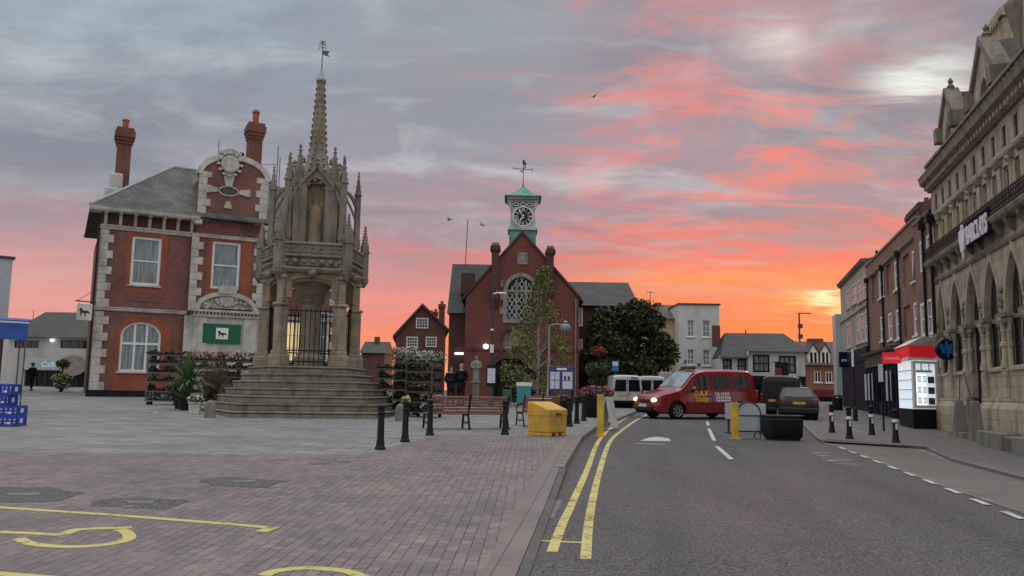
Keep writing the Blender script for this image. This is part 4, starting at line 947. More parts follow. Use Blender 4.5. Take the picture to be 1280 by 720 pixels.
q = WF.p(92, 457); m = MB(); m.lathe([(0.0, 0), (0.8, 0), (0.8, 0.03), (0.0, 0.03)], 20, sx=1.35, caps=False); m.xf(Matrix.Translation((q[0], -0.15, q[1])) @ rotm('X', 90).to_4x4()); m.build('oval_emblem', 'oval_pale', fo)
zr_ = WF.p(60, 390, 4.5)[1]; xl = WF.p(57, 391, 4.5)[0]
MB().add([(a - 0.3, -0.4, zt - .05), (b + 3, -0.4, zt - .05), (b + 3, 9.4, zt - .05), (a - 0.3, 9.4, zt - .05), (xl, 4.5, zr_), (b + 3, 4.5, zr_)], [(0, 1, 5, 4), (1, 2, 5), (2, 3, 4, 5), (3, 0, 4), (0, 1, 2, 3)]).build('roof', 'tile_dark', ws)
q = WF.p(66.5, 425.5); MB().lathe([(0.0, -0.12), (0.14, -0.06), (0.14, 0.06), (0.0, 0.12)], 10, (q[0], -0.2, q[1]), caps=False).build('wall_lamp', 'lamp_white', ws)
a2 = WF.p(42, 388, 12); MB().tube([(a2[0], 12, zt), (a2[0], 12, a2[1])], 0.03, 5).build('aerial', 'dark_metal', ws)
# red roof slice behind
o_ = gz(-10, 74); RF = Facade(o_, 0.0); rb = thing('red_roofed_building', 'sliver of a red roofed building peeping over the white shop', 'building', o_, 0)
aa = RF.rect(-30, 36, 404, 480); MB().box(aa[0], aa[1], 0, 6, -0.3, aa[3]).build('wall', 'render_white', rb); MB().box(aa[0] - .2, aa[1] + .2, -0.3, 6, aa[3], aa[3] + 0.35).build('roof', 'sign_red', rb)
o_ = gz(-40, 50); LF = Facade(o_, R(38)); lb = thing('corner_building', 'pale panelled building with dark brick lower storeys cut by the left edge', 'building', o_, R(38))
aa = LF.rect(-60, 9.5, 320, 480); zz = LF.z(0, 398)
MB().box(aa[0], aa[1], 0, 8, zz, aa[3]).build('upper_wall', 'board_grey', lb); MB().box(aa[0], aa[1] - 0.1, 0.1, 8, -0.3, zz).build('wall', 'hall_dark_brick', lb); MB().box(aa[0] - 0.1, aa[1] + 0.12, -0.1, 8.1, aa[3], aa[3] + 0.14).build('coping', 'dark_metal', lb)
w_ = LF.rect(-30, -4, 345, 385); window(lb, *w_, nx=2, ny=1, y=-0.05, pane='glass', frame='white_paint', sill=None)
# ------------------------------------------------------------------ the medieval market cross
cb = gnd(381, 527); CY = cb.y + 3.25; CX = ray(384.5, 480).x * CY
CZ = zg(CX, CY) - 0.12; VA = math.atan2(CX, CY)                  # the flat side faces the viewer
cross = thing('market_cross', 'tall weathered stone market cross with spire, open arches and stepped base', 'market cross', (CX, CY, CZ), -VA)
def H(py, r): return at(390, py, CY - r).z - CZ                   # height of a pixel row on a plane r in front of the centre
N5 = [R(-90 + 36 + 72 * k) for k in range(5)]                     # corner bearings: front side faces -y
def pent(r, z): return [(r * math.cos(a), r * math.sin(a), z) for a in N5]
def prism5(mb, r0, z0, r1, z1):
    a = pent(r0, z0) + pent(r1, z1)
    return mb.add(a, [(4, 3, 2, 1, 0), (5, 6, 7, 8, 9)] + [(i, (i + 1) % 5, (i + 1) % 5 + 5, i + 5) for i in range(5)])
R0, R1 = 4.02, 2.30; zL = H(458, R1 * 0.81); NS = 7; z0_ = 0.12
for i in range(NS):
    r = R0 + (R1 - R0) * i / (NS - 1); za = z0_ + (zL - z0_) * i / NS; zb_ = z0_ + (zL - z0_) * (i + 1) / NS
    m = MB()
    if i == 0: prism5(m, r, za - 0.3, r, zb_ - 0.07)
    else: prism5(m, r, za + 0.001, r, zb_ - 0.07)
    prism5(m, r + 0.045, zb_ - 0.07, r + 0.045, zb_)
    m.build('step', 'cross_step', cross, bevel=0.028, seg=2)
RP = 1.78
def side_frame(k, r):
    """matrix for side k: local x along the side, y inward, z up, origin mid-side at circumradius r"""
    am = R(-90 + 72 * k); ap = r * math.cos(R(36))
    nx, ny = math.cos(am), math.sin(am)
    return Matrix(((-ny, -nx, 0, nx * ap), (nx, -ny, 0, ny * ap), (0, 0, 1, 0), (0, 0, 0, 1)))
zcap = H(352, 1.5); zstr = H(341, 1.6); zpar = H(304, 1.6)
# corner piers with set-offs
for k in range(5):
    a = N5[k]; rot = rotm('Z', math.degrees(a)); m = MB()
    P = lambda r0, r1, w, za, zb: m.cbox((((r0 + r1) / 2) * math.cos(a), ((r0 + r1) / 2) * math.sin(a), (za + zb) / 2), (r1 - r0, w, zb - za), rot)
    P(1.46, 2.08, 0.50, zL - 0.01, zL + 0.42); P(1.50, 2.02, 0.42, zL + 0.40, zL + 0.58)
    P(1.54, 1.97, 0.34, zL + 0.56, H(383, 1.5)); P(1.54, 2.03, 0.42, H(383, 1.5) - 0.001, H(379, 1.5)); P(1.54, 1.90, 0.30, H(379, 1.5), H(349, 1.5))
    P(1.52, 1.97, 0.38, H(349, 1.5) - .001, H(344, 1.5)); P(1.52, 1.90, 0.32, H(344, 1.5), zpar - 0.05)
    m.build('pier', 'cross_stone', cross, bevel=0.05, seg=2)
# arched sides with moulded orders
hw = RP * math.sin(R(36)) - 0.06
zsp = H(362, 1.5); zap = H(346.5, 1.5)
for k in range(5):
    F5 = side_frame(k, RP)
    half = hw - 0.10
    def flat_arch(h, zt, zs_, n=10):
        L = [(-h, zL + 1.2), (h, zL + 1.2)]
        for i in range(n + 1):
            a_ = PI * i / n; c_, s_ = math.cos(a_), math.sin(a_)
            L.append((h * math.copysign(abs(c_) ** 0.75, c_), zs_ + (zt - zs_) * s_ ** 0.85))
        return L
    L = flat_arch(half - 0.02, zap, zsp)
    Lo = [(-hw - 0.1, zL + 1.2), (-half + 0.0 - 0.02 - 0.0, zL + 1.2)]
    m = MB(); top = [p for p in L[2:]]
    for i in range(len(top) - 1):
        (xa, za), (xb, zb) = top[i], top[i + 1]
        m.ex([(xa, 0.0, za), (xa, 0.0, zstr), (xb, 0.0, zstr), (xb, 0.0, zb)], (0, 0.34, 0))
    top2 = grow(L, -0.10)[2:]
    for i in range(len(top) - 1):
        m.ex([(top[i][0], 0.10, top[i][1]), (top[i + 1][0], 0.10, top[i + 1][1]), (top2[i + 1][0], 0.10, top2[i + 1][1]), (top2[i][0], 0.10, top2[i][1])], (0, 0.2, 0))
    for s_ in (-1, 1):
        m.box(s_ * hw - 0.14, s_ * hw + 0.14, 0.02, 0.36, zsp - 0.3, zstr)
    m.xf(F5); m.build('arch', 'cross_warm', cross)
    # string course, carved band, pierced parapet
    m = MB(); w2_ = RP * math.sin(R(36)) + 0.13
    m.exx([(0.0, zstr), (-0.14, zstr + 0.02), (-0.22, zstr + 0.12), (-0.22, zstr + 0.2), (0.0, zstr + 0.26)], -w2_, w2_)
    zm = zstr + 0.26; zt_ = zpar
    m.box(-w2_, w2_, -0.12, 0.25, zm + 0.001, zm + (zt_ - zm) * 0.36); m.exx([(-0.12, zm + (zt_ - zm) * 0.36), (-0.24, zm + (zt_ - zm) * 0.40), (-0.24, zm + (zt_ - zm) * 0.50), (0.2, zm + (zt_ - zm) * 0.50), (0.2, zm + (zt_ - zm) * 0.36)], -w2_ - 0.05, w2_ + 0.05)
    zq = zm + (zt_ - zm) * 0.50
    m.exx([(-0.05, zq + .001), (-0.20, zq + .001), (-0.20, zt_ - 0.08), (-0.27, zt_ - 0.04), (-0.24, zt_ + 0.04), (0.0, zt_ + 0.04)], -w2_ - 0.05, w2_ + 0.05)
    rr = random.Random(40 + k)
    for i in range(7):   # bosses and worn tracery in the bands
        x = (-3 + i) * w2_ * 0.27; s_ = rr.uniform(0.07, 0.12)
        m.lathe([(0, -s_), (s_, -s_ * .5), (s_ * 1.1, s_ * .4), (0, s_)], 6, (x, -0.16, zm + (zt_ - zm) * 0.18), caps=False)
        m.ring(arch_loop(x - 0.13, x + 0.13, zq + 0.06, zq + 0.12, 0.16, 6, 'pointed'), grow(arch_loop(x - 0.13, x + 0.13, zq + 0.06, zq + 0.12, 0.16, 6, 'pointed'), -0.04), -0.235, -0.19)
    m.lathe([(0, -0.14), (0.15, -0.06), (0.17, 0.06), (0, 0.16)], 8, (0, -0.2, zstr - 0.02), caps=False)
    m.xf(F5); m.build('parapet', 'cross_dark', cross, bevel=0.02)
# vault slab and inner pier
m = MB(); prism5(m, 1.62, zstr - 0.02, 1.62, zpar - 0.3); m.build('vault', 'cross_stone', cross)
zv = zstr
m = MB(); m.lathe([(0.58, zL - .01), (0.58, zL + 0.35), (0.46, zL + 0.45), (0.42, zL + 0.5), (0.40, zv - 1.05), (0.46, zv - 0.98), (0.54, zv - 0.88), (0.48, zv - 0.80), (0.58, zv - 0.50), (0.86, zv - 0.22), (1.25, zv)], 10, phase=R(18))
m.build('central_pier', 'cross_stone', cross, smooth=25)
# railings between the piers
for k in range(5):
    F5 = side_frame(k, RP); m = MB(); h_ = hw - 0.12; zt_ = H(383, 1.5)
    for z in (zL + 0.16, zL + 0.62 * 0.9, zt_ - 0.16): m.box(-h_, h_, 0.16, 0.19, z, z + 0.045)
    n = 11
    for i in range(n):
        x = -h_ + 2 * h_ * i / (n - 1); b_ = 0.016 if i not in (0, n - 1) else 0.028
        m.box(x - b_, x + b_, 0.175 - b_, 0.175 + b_, zL + 0.04, zt_ + (0.12 if i in (0, n - 1) else 0.0))
    m.xf(F5); m.build('railing', 'black_iron', cross)
# upper stage -------------------------------------------------------
RU = 1.08; zU = zpar - 0.02; zN = H(222, 0.9); zUT = H(212, 0.9); zSB = H(196, 0.6)
hu = RU * math.sin(R(36))
m = MB(); prism5(m, RU * 0.60, zU - 0.4, RU * 0.60, zUT); m.build('core', 'cross_warm', cross)
def crocket_spire(mb, c, r, z0, z1, n=4, nc=4, lean=None):
    """a little pyramid with knobs up its edges and a finial"""
    h = z1 - z0; mb.lathe([(r, z0), (r * 0.12, z1 - 0.1 * h)], n, (c[0], c[1], 0), phase=PI / n)
    for j in range(nc):
        t = 0.12 + 0.66 * j / max(1, nc - 1); rr_ = r * (1 - t * 0.9)
        for q in range(n):
            a_ = PI / n + 2 * PI * q / n; s_ = max(0.022, r * 0.20)
            mb.lathe([(0, -s_), (s_, 0), (0, s_ * 1.1)], 5, (c[0] + (rr_ + s_ * .3) * math.cos(a_), c[1] + (rr_ + s_ * .3) * math.sin(a_), z0 + h * t), caps=False)
    s_ = max(0.05, r * 0.42); mb.lathe([(s_ * .3, -s_), (s_, -s_ * 0.2), (s_ * 0.5, s_ * 0.3), (s_ * 0.7, s_ * 0.7), (0.01, s_ * 1.5)], 6, (c[0], c[1], z1 - 0.1 * h + s_ * .2))
for k in range(5):
    F5 = side_frame(k, RU); m = MB()
    # niche front: jambs and pointed arch
    ha = hu - 0.17
    L = arch_loop(-ha, ha, zU, zN - 0.62, 0.62, 12, 'pointed'); zt_ = zUT
    top = L[2:]; tri = MB()
    gz_ = H(206, 0.9)
    def gtopz(x): return gz_ - (gz_ - zN + 0.30) * min(1, abs(x) / (ha + 0.17)) ** 0.9
    for i in range(len(top) - 1):
        (xa, za), (xb, zb) = top[i], top[i + 1]
        m.ex([(xa, 0.0, za), (xa, 0.0, max(za + .1, gtopz(xa))), (xb, 0.0, max(zb + .1, gtopz(xb))), (xb, 0.0, zb)], (0, 0.2, 0))
        # cusps along the arch
        if i % 2 == 0:
            xm_, zm_ = (xa + xb) / 2, (za + zb) / 2; m.cbox((xm_ * 0.90, 0.06, zm_ - 0.05), (0.07, 0.06, 0.13), rotm('Y', 45))
    for s_ in (-1, 1): m.box(s_ * (hu - 0.06) - 0.13, s_ * (hu - 0.06) + 0.13, -0.02, 0.3, zU - 0.05, zN - 0.15)
    # raking gable moulding
    pts = [(-ha - 0.17, gtopz(ha + .17)), (-ha * 0.5, gtopz(ha * 0.5)), (0, gz_), (ha * 0.5, gtopz(ha * .5)), (ha + 0.17, gtopz(ha + .17))]
    for (xa, za), (xb, zb) in zip(pts, pts[1:]): m.bar((xa, -0.04, za), (xb, -0.04, zb), 0.12, 0.12)
    m.lathe([(0.05, -0.05), (0.12, 0.05), (0.06, 0.14), (0.10, 0.2), (0.01, 0.34)], 6, (0, -0.02, gz_))
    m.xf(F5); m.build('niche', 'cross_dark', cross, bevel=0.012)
    # worn figure in the niche
    m = MB(); m.lathe([(0.26, zU), (0.27, zU + 0.3), (0.24, zU + 0.9), (0.26, zU + 1.3), (0.20, zU + 1.55), (0.10, zU + 1.66), (0.12, zU + 1.78), (0.10, zU + 1.9), (0.02, zU + 1.96)], 12, (0, 0.30, 0), sy=0.6)
    m.xf(F5); m.build('statue', 'cross_warm', cross, smooth=50)
for k in range(5):
    a = N5[k]; rot = rotm('Z', math.degrees(a)); ca, sa = math.cos(a), math.sin(a)
    # inner buttress and pinnacle
    m = MB(); zq = H(205, 0.9)
    m.cbox((RU * ca, RU * sa, (zU + zq - 0.3) / 2), (0.26, 0.22, zq - 0.3 - zU), rot); m.cbox((RU * ca, RU * sa, zN - 0.45), (0.32, 0.28, 0.07), rot)
    t = MB(); crocket_spire(t, (0, 0), 0.17, zq - 0.32, H(186, 0.9) + 0.15); t.xf(Matrix.Translation((RU * ca, RU * sa, 0)) @ rot.to_4x4()); m.join(t)
    m.build('pinnacle', 'cross_dark', cross)
    # tall outer pinnacle
    ro = 1.70; zq = H(225, 1.4); m = MB()
    m.cbox((ro * ca, ro * sa, (zpar - 0.3 + zq) / 2), (0.19, 0.18, zq - zpar + 0.3), rot); m.cbox((ro * ca, ro * sa, zpar + 0.4), (0.24, 0.23, 0.4), rot); m.cbox((ro * ca, ro * sa, zq - 0.02), (0.25, 0.24, 0.06), rot)
    t = MB(); crocket_spire(t, (0, 0), 0.13, zq, H(194, 1.4)); t.xf(Matrix.Translation((ro * ca, ro * sa, 0)) @ rot.to_4x4()); m.join(t)
    m.build('pinnacle', 'cross_dark', cross)
    # flying buttress
    m = MB(); n = 6
    for i in range(n):
        t0, t1 = i / n, (i + 1) / n
        def pt(t): return (RU + 0.1 + (ro - RU - 0.15) * t, zq - 0.15 - 0.55 * t * t + 0.18)
        (ra, za), (rb, zb) = pt(t0), pt(t1); m.bar((ra * ca, ra * sa, za), (rb * ca, rb * sa, zb), 0.10, 0.12)
        def pu(t): return (RU + 0.1 + (ro - RU - 0.15) * t, zq - 0.75 - 0.35 * t * t + 0.55 * (1 - t))
        (ra, za), (rb, zb) = pu(t0), pu(t1); m.bar((ra * ca, ra * sa, za), (rb * ca, rb * sa, zb), 0.08, 0.06)
    m.build('flying_buttress', 'cross_dark', cross)
    # low crocketed pinnacle on the parapet corner
    ro = 2.06; m = MB(); zq = H(290, 1.7); m.cbox((ro * ca, ro * sa, (zstr + 0.1 + zq) / 2), (0.26, 0.26, zq - zstr - 0.1), rot); m.cbox((ro * ca, ro * sa, zpar + 0.1), (0.34, 0.34, 0.08), rot)
    t = MB(); crocket_spire(t, (0, 0), 0.145, zq, H(264, 1.7), nc=5); t.xf(Matrix.Translation((ro * ca, ro * sa, 0)) @ rot.to_4x4()); m.join(t)
    m.lathe([(0.05, -0.30), (0.17, -0.12), (0.20, 0.05), (0.12, 0.1)], 8, (ro * ca, ro * sa, zstr + 0.1))
    m.build('pinnacle', 'cross_dark', cross)
# spire with crockets
zs0 = H(214, 0.5); zs1 = H(190, 0.4); zs2 = H(100, 0.1); zs3 = H(87, 0.0)
m = MB(); ns = 8
m.lathe([(0.80, zUT - 0.5), (0.66, zs0), (0.46, (zs0 + zs1) / 2), (0.355, zs1), (0.29, H(170, 0.3)), (0.21, H(130, 0.2)), (0.15, zs2)], ns, phase=R(22.5))
for q in range(ns):
    a_ = R(22.5) + 2 * PI * q / ns
    for j in range(13):
        t = j / 12; z = zs1 - 0.1 + (zs2 - zs1) * t; rr_ = 0.37 * (1 - t) + 0.155 * t if t > 0 else 0.39
        c = (rr_ * math.cos(a_), rr_ * math.sin(a_), z)
        m.lathe([(0, -0.05), (0.032, -0.01), (0.046, 0.02), (0, 0.06)], 5, c, caps=False)
    for j in range(3):
        t = j / 3; rr_ = 0.74 - 0.3 * t; m.lathe([(0, -0.09), (0.08, 0), (0, 0.12)], 5, (rr_ * math.cos(a_), rr_ * math.sin(a_), zs0 + (zs1 - zs0) * t), caps=False)
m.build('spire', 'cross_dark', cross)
m = MB(); m.lathe([(0.20, zs2 - 0.02), (0.21, zs2 + 0.05), (0.14, zs2 + 0.10), (0.03, zs3)], 8, phase=R(22.5)); m.build('spire_cap', 'lead', cross)
zv1 = H(52, 0)
m = MB(); m.tube([(0, 0, zs3 - 0.1), (0, 0, zv1)], 0.022, 6); m.lathe([(0, -0.05), (0.05, 0), (0, 0.05)], 8, (0, 0, zv1), caps=False)
m.exy([(0.02, zv1 - 0.52), (0.28, zv1 - 0.60), (0.20, zv1 - 0.48), (0.28, zv1 - 0.36), (0.02, zv1 - 0.36)], -0.008, 0.008)
for a0, zc_ in ((0, zv1 - 0.12), (0, zv1 - 0.26)):
    for s_ in (-1, 1): m.tube([(0, 0, zc_), (s_ * 0.10, 0, zc_ + 0.05), (s_ * 0.14, 0, zc_ - 0.03), (s_ * 0.08, 0, zc_ - 0.06)], 0.014, 5)
m.tube([(-0.11, 0, zv1 + 0.02), (0.11, 0, zv1 - 0.06)], 0.014, 5); m.tube([(0, -0.11, zv1), (0, 0.11, zv1)], 0.014, 5); m.tube([(-0.11, 0, zv1 - 0.08), (0.11, 0, zv1 + 0.05)], 0.014, 5)
m.build('weathervane', 'vane', cross)
# round-topped stone posts at the front corners of the steps
def stone_post(px, py, lab):
    p = gnd(px, py)
    m = MB(); m.lathe([(0.17, -0.1), (0.175, 0.0), (0.17, 0.34), (0.155, 0.45), (0.11, 0.53), (0.05, 0.565), (0.0, 0.57)], 16, caps=False)
    o = m.build('stone_post', 'post_stone', smooth=60); o.location = p + Vector((0, 0, zp(p.x, p.y))); tag(o, lab, 'stone post', 'round topped stone posts by the cross steps')
stone_post(262, 526, 'short round topped stone post at the left end of the cross steps')
stone_post(500, 530, 'short round topped stone post beside the bollard with flowers')
# ------------------------------------------------------------------ the old fire station hall with the clock turret
ho = gz(581, 52); ho.z -= 0.2; HF = Facade(ho, 0.0)
hall = thing('clock_hall', 'red brick gabled hall with leaded arched window and green roofed clock turret', 'building', ho, 0)
hx0, hx1 = HF.s(581, 430), HF.s(723.5, 430); hze = HF.z(650, 373); hzt = HF.z(653, 291); hxm = HF.s(653, 300)
wx = HF.rect(634, 668.5, 346, 399); dr = HF.rect(616, 676, 446, 510); ty = HF.rect(633, 661, 415, 432)
wl = arch_loop(wx[0], wx[1], wx[2], wx[2] + (wx[3] - wx[2]) * 0.66, (wx[3] - wx[2]) * 0.34, 12, 'pointed')
dl_ = arch_loop(dr[0], dr[1], -0.2, HF.z(650, 462), HF.z(650, 446) - HF.z(650, 462), 14)
tl = arch_loop(ty[0] - 0.25, ty[1] + 0.25, ty[2], ty[2] + 0.25, ty[3] - ty[2] + 0.05, 12)
m = MB(); m.holed([(hx0, -0.3), (hx1, -0.3), (hx1, hze), (hxm, hzt), (hx0, hze)], [wl, dl_, tl], 0, 0.45)
m.exy([(hx0, -0.3), (hx1, -0.3), (hx1, hze - .01), (hxm, hzt - .01), (hx0, hze - .01)], 0.5, 14)
m.build('wall', 'hall_brick', hall)
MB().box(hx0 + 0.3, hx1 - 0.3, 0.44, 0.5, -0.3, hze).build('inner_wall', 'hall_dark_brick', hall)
# raking copings, kneelers, slate roof slopes behind
m = MB()
for xa, xb in ((hx0, hxm), (hx1, hxm)):
    d = 0.16 if xa < xb else -0.16
    m.ex([(xa - d, -0.10, hze - 0.10), (xa - d, -0.10, hze + 0.10), (xb, -0.10, hzt + 0.16), (xb, -0.10, hzt - 0.04)], (0, 0.55, 0))
m.build('coping', 'hall_dark_brick', hall)
m = MB(); m.exy([(hx0 - 0.3, hze - 0.15), (hx0 - 0.3, hze - 0.03), (hxm, hzt + 0.04), (hx1 + 0.3, hze - 0.03), (hx1 + 0.3, hze - 0.15), (hxm, hzt - 0.1)], 0.46, 14.2); m.build('roof', 'slate_dark', hall)
# projecting buttress chimneys on the gable
for x0p, x1p, ytop, yb in ((614.5, 623.5, 305, 350), (683.5, 692, 308, 335)):
    a, b = HF.s(x0p, 330), HF.s(x1p, 330); zt = HF.z(650, ytop); zb = HF.z(650, yb) - 1.2
    m = MB(); m.box(a, b, -0.32, 0.44, zb, zt - 0.55); m.exx([(-0.32, zb), (0, zb - 0.7), (0, zb)], a, b)
    for i, g in enumerate((0.04, 0.10, 0.10, 0.05)): m.box(a - g, b + g, -0.32 - g, 0.44 + g, zt - 0.55 + i * 0.10 + .001, zt - 0.45 + i * 0.10)
    m.exx([(-0.34, zt - 0.15), (0.06, zt + 0.08), (0.46, zt - 0.15)], a, b)
    m.build('chimney', 'hall_dark_brick', hall)
# window with stone surround and leaded lights
o_ = grow(wl, 0.24)
m = MB(); m.ring(o_, wl, -0.05, 0.3)
for i in range(7):
    z = wx[2] - 0.1 + i * 0.42; 
    for s_, e_ in ((wx[0] - 0.24, -1), (wx[1] + 0.24, 1)):
        if i % 2: m.box(min(s_, s_ + e_ * 0.2), max(s_, s_ + e_ * 0.2), -0.047, 0.1, z, z + 0.42)
for i in range(1, 3): x = wx[0] + (wx[1] - wx[0]) * i / 3; m.box(x - 0.07, x + 0.07, 0.02, 0.25, wx[2], wx[3] - 0.22)
zt_ = wx[2] + (wx[3] - wx[2]) * 0.66; m.box(wx[0], wx[1], 0.03, 0.24, zt_ - 0.07, zt_ + 0.07)
win = m.build('window', 'statue_stone', hall)
m = MB(); st = 0.30
k = -8
x0_, x1_, z0w, z1w = wx
for i in range(-10, 20):
    for sgn in (1, -1):
        xs = x0_ + i * st
        pts = [(xs, z0w), (xs + sgn * (z1w - z0w) * 0.62, z1w)]
        (xa, za), (xb, zb) = pts
        # clip to the window rectangle
        def cl(t): return (xa + (xb - xa) * t, za + (zb - za) * t)
        ts = sorted([0, 1] + [(x - xa) / (xb - xa) for x in (x0_, x1_) if 0 < (x - xa) / (xb - xa) < 1])
        for t0, t1 in zip(ts, ts[1:]):
            mx_ = cl((t0 + t1) / 2)[0]
            if x0_ <= mx_ <= x1_:
                p, q = cl(t0), cl(t1)
                # keep under the arch
                def under(pt): 
                    f = 1 - abs(pt[0] - (x0_ + x1_) / 2) / ((x1_ - x0_) / 2); return pt[1] <= zt_ + (z1w - zt_) * min(1, f * 1.3)
                n = 6
                for j in range(n):
                    u, v = cl(t0 + (t1 - t0) * j / n), cl(t0 + (t1 - t0) * (j + 1) / n)
                    if under(u) and under(v): m.bar((u[0], 0.14, u[1]), (v[0], 0.14, v[1]), 0.035, 0.02, (0, 1, 0))
m.build('leading', 'white_paint', win)
MB().ex([(x, 0.16, z) for x, z in grow(wl, -0.01)], (0, 0.01, 0)).build('pane', 'glass_dark', win)
d = HF.rect(647, 659.5, 316, 330.5); m = MB(); m.ring(rect(*d), rect(d[0] + 0.1, d[1] - 0.1, d[2] + 0.1, d[3] - 0.1), -0.06, 0.02); m.box(d[0] + 0.1, d[1] - 0.1, -0.03, 0.02, d[2] + .1, d[3] - .1)
cx, cz = (d[0] + d[1]) / 2, (d[2] + d[3]) / 2; m.exy([(cx, cz - .2), (cx + .16, cz), (cx, cz + .2), (cx - .16, cz)], -0.055, -0.03); m.build('carved_panel', 'statue_stone', hall)
MB().exy(grow(tl, -0.01), 0.20, 0.3).build('tympanum', 'cross_stone', hall)
m = MB(); o1 = grow(tl, 0.2)[2:]; i1 = tl[2:]
for i in range(len(o1) - 1): m.ex([(i1[i][0], -0.04, i1[i][1]), (o1[i][0], -0.04, o1[i][1]), (o1[i + 1][0], -0.04, o1[i + 1][1]), (i1[i + 1][0], -0.04, i1[i + 1][1])], (0, 0.1, 0))
m.build('relieving_arch', 'hall_dark_brick', hall)
m = MB(); o1 = grow(dl_, 0.34)[2:]; i1 = dl_[2:]
for i in range(len(o1) - 1): m.ex([(i1[i][0], -0.03, i1[i][1]), (o1[i][0], -0.03, o1[i][1]), (o1[i + 1][0], -0.03, o1[i + 1][1]), (i1[i + 1][0], -0.03, i1[i + 1][1])], (0, 0.1, 0))
m.build('door_arch', 'hall_dark_brick', hall)
zs_ = HF.z(650, 437); MB().box(hx0 - 0.04, hx1 + 0.04, -0.06, 0.02, zs_ - 0.08, zs_ + 0.08).build('string_course', 'hall_dark_brick', hall)
q = HF.rect(629, 645, 432.5, 436); MB().box(q[0], q[1], -0.07, 0.0, q[2], q[3]).build('stone_plaque', 'statue_stone', hall)
# glazed doors
dg_ = MB(); dg_.ring(dl_, grow(dl_, -0.14), 0.25, 0.35)
for i in range(1, 6): x = dr[0] + (dr[1] - dr[0]) * i / 6; dg_.box(x - 0.05, x + 0.05, 0.26, 0.34, -0.2, HF.z(650, 452))
dg_.box(dr[0], dr[1], 0.27, 0.33, 1.9, 2.05)
do = dg_.build('door', 'black_paint', hall); MB().ex([(x, 0.36, z) for x, z in grow(dl_, -0.05)], (0, 0.01, 0)).build('pane', 'glass_dark', do)
# downpipes
m = MB(); x = hx1 - 0.2; m.tube([(x, -0.09, 0), (x, -0.09, hze)], 0.035, 6); m.build('downpipe', 'grey_metal', hall)
# clock turret
ty0 = 1.6; tw = (HF.p(670, 290, ty0)[0] - HF.p(636.5, 290, ty0)[0]) / 2; tcx = (HF.p(670, 290, ty0)[0] + HF.p(636.5, 290, ty0)[0]) / 2
Z = lambda y: HF.p(654, y, ty0)[1]
tur = MB().box(tcx - tw, tcx + tw, ty0, ty0 + 2 * tw, hze, Z(287)).build('turret_base', 'copper', hall)
m = MB()
for z0t, z1t, g in ((Z(287.5), Z(285), 0.10), (Z(285), Z(283.6), 0.05)): m.box(tcx - tw - g, tcx + tw + g, ty0 - g, ty0 + 2 * tw + g, z0t, z1t)
zc0, zc1 = Z(283.6), Z(249)
for i in range(8):   # slightly waisted stage
    t0, t1 = i / 8, (i + 1) / 8; f = lambda t: tw * (0.98 - 0.10 * math.sin(min(1, t * 1.2) * PI * .5) + 0.0)
    a, b = f(t0), f(t1); za, zb = zc0 + (zc1 - zc0) * t0, zc0 + (zc1 - zc0) * t1; c = ty0 + tw
    vs = [(tcx + sx * a, c + sy * a, za) for sx, sy in ((-1, -1), (1, -1), (1, 1), (-1, 1))] + [(tcx + sx * b, c + sy * b, zb) for sx, sy in ((-1, -1), (1, -1), (1, 1), (-1, 1))]
    m.add(vs, [(0, 1, 5, 4), (1, 2, 6, 5), (2, 3, 7, 6), (3, 0, 4, 7), (4, 5, 6, 7)])
for sx in (-1, 1):
    m.exy([(tcx + sx * tw * 0.88, zc1 - 0.9), (tcx + sx * tw * 1.16, zc1 - 0.12), (tcx + sx * tw * 1.16, zc1), (tcx + sx * tw * 0.86, zc1)], ty0 + 0.02, ty0 + 0.22)
m.box(tcx - tw * 1.18, tcx + tw * 1.18, ty0 - tw * 0.16, ty0 + tw * 2.16, zc1, zc1 + 0.14)
m.build('clock_stage', 'turret_paint', hall)
g_ = MB()
fz0, fz1 = Z(258.5), Z(252)
g_.box(tcx - tw * 0.74, tcx + tw * 0.74, ty0 + 0.07, ty0 + 0.14, fz0, fz1); fr = g_.build('fret_panel', 'dark_metal', hall)
g_ = MB()
for i in range(3):
    xx = tcx + (-0.5 + 0.5 * i) * tw; n = 10; L = [(xx + 0.2 * math.cos(2 * PI * j / n), (fz0 + fz1) / 2 + 0.13 * math.sin(2 * PI * j / n)) for j in range(n)]; g_.ring(L, grow(L, -0.05), ty0 + 0.05, ty0 + 0.10)
g_.build('tracery', 'white_paint', fr)
cr_ = 0.60; ccx, ccz = HF.p(653.8, 270.6, ty0)
def disc(r, y, n=32): return [(ccx + r * math.cos(2 * PI * i / n), ccz + r * math.sin(2 * PI * i / n)) for i in range(n)]
clk = MB().exy(disc(cr_, 0), ty0 - 0.02, ty0 + 0.3).build('clock_face', 'black_paint', hall)
MB().ring(disc(cr_ + 0.07, 0), disc(cr_ - 0.0, 0), ty0 - 0.06, ty0 + 0.2).build('bezel', 'white_paint', clk)
m = MB()
for i in range(12):
    a = 2 * PI * i / 12; r0, r1 = cr_ * 0.62, cr_ * 0.92
    txt = ('XII', 'I', 'II', 'III', 'IV', 'V', 'VI', 'VII', 'VIII', 'IX', 'X', 'XI')[i]
    t = text_mb(txt, 0.27, 0.008, 0.62, 0.006); t.xf(Matrix.Translation((0, 0, -0.09)))
    t.xf(Matrix.Translation((ccx + cr_ * 0.77 * math.sin(a), ty0 - 0.03, ccz + cr_ * 0.77 * math.cos(a))) @ Matrix.Rotation(a, 4, 'Y')); m.join(t)
m.ring(disc(cr_ * 0.56, 0), disc(cr_ * 0.54, 0), ty0 - 0.03, ty0)
m.build('numerals', 'white_text', clk)
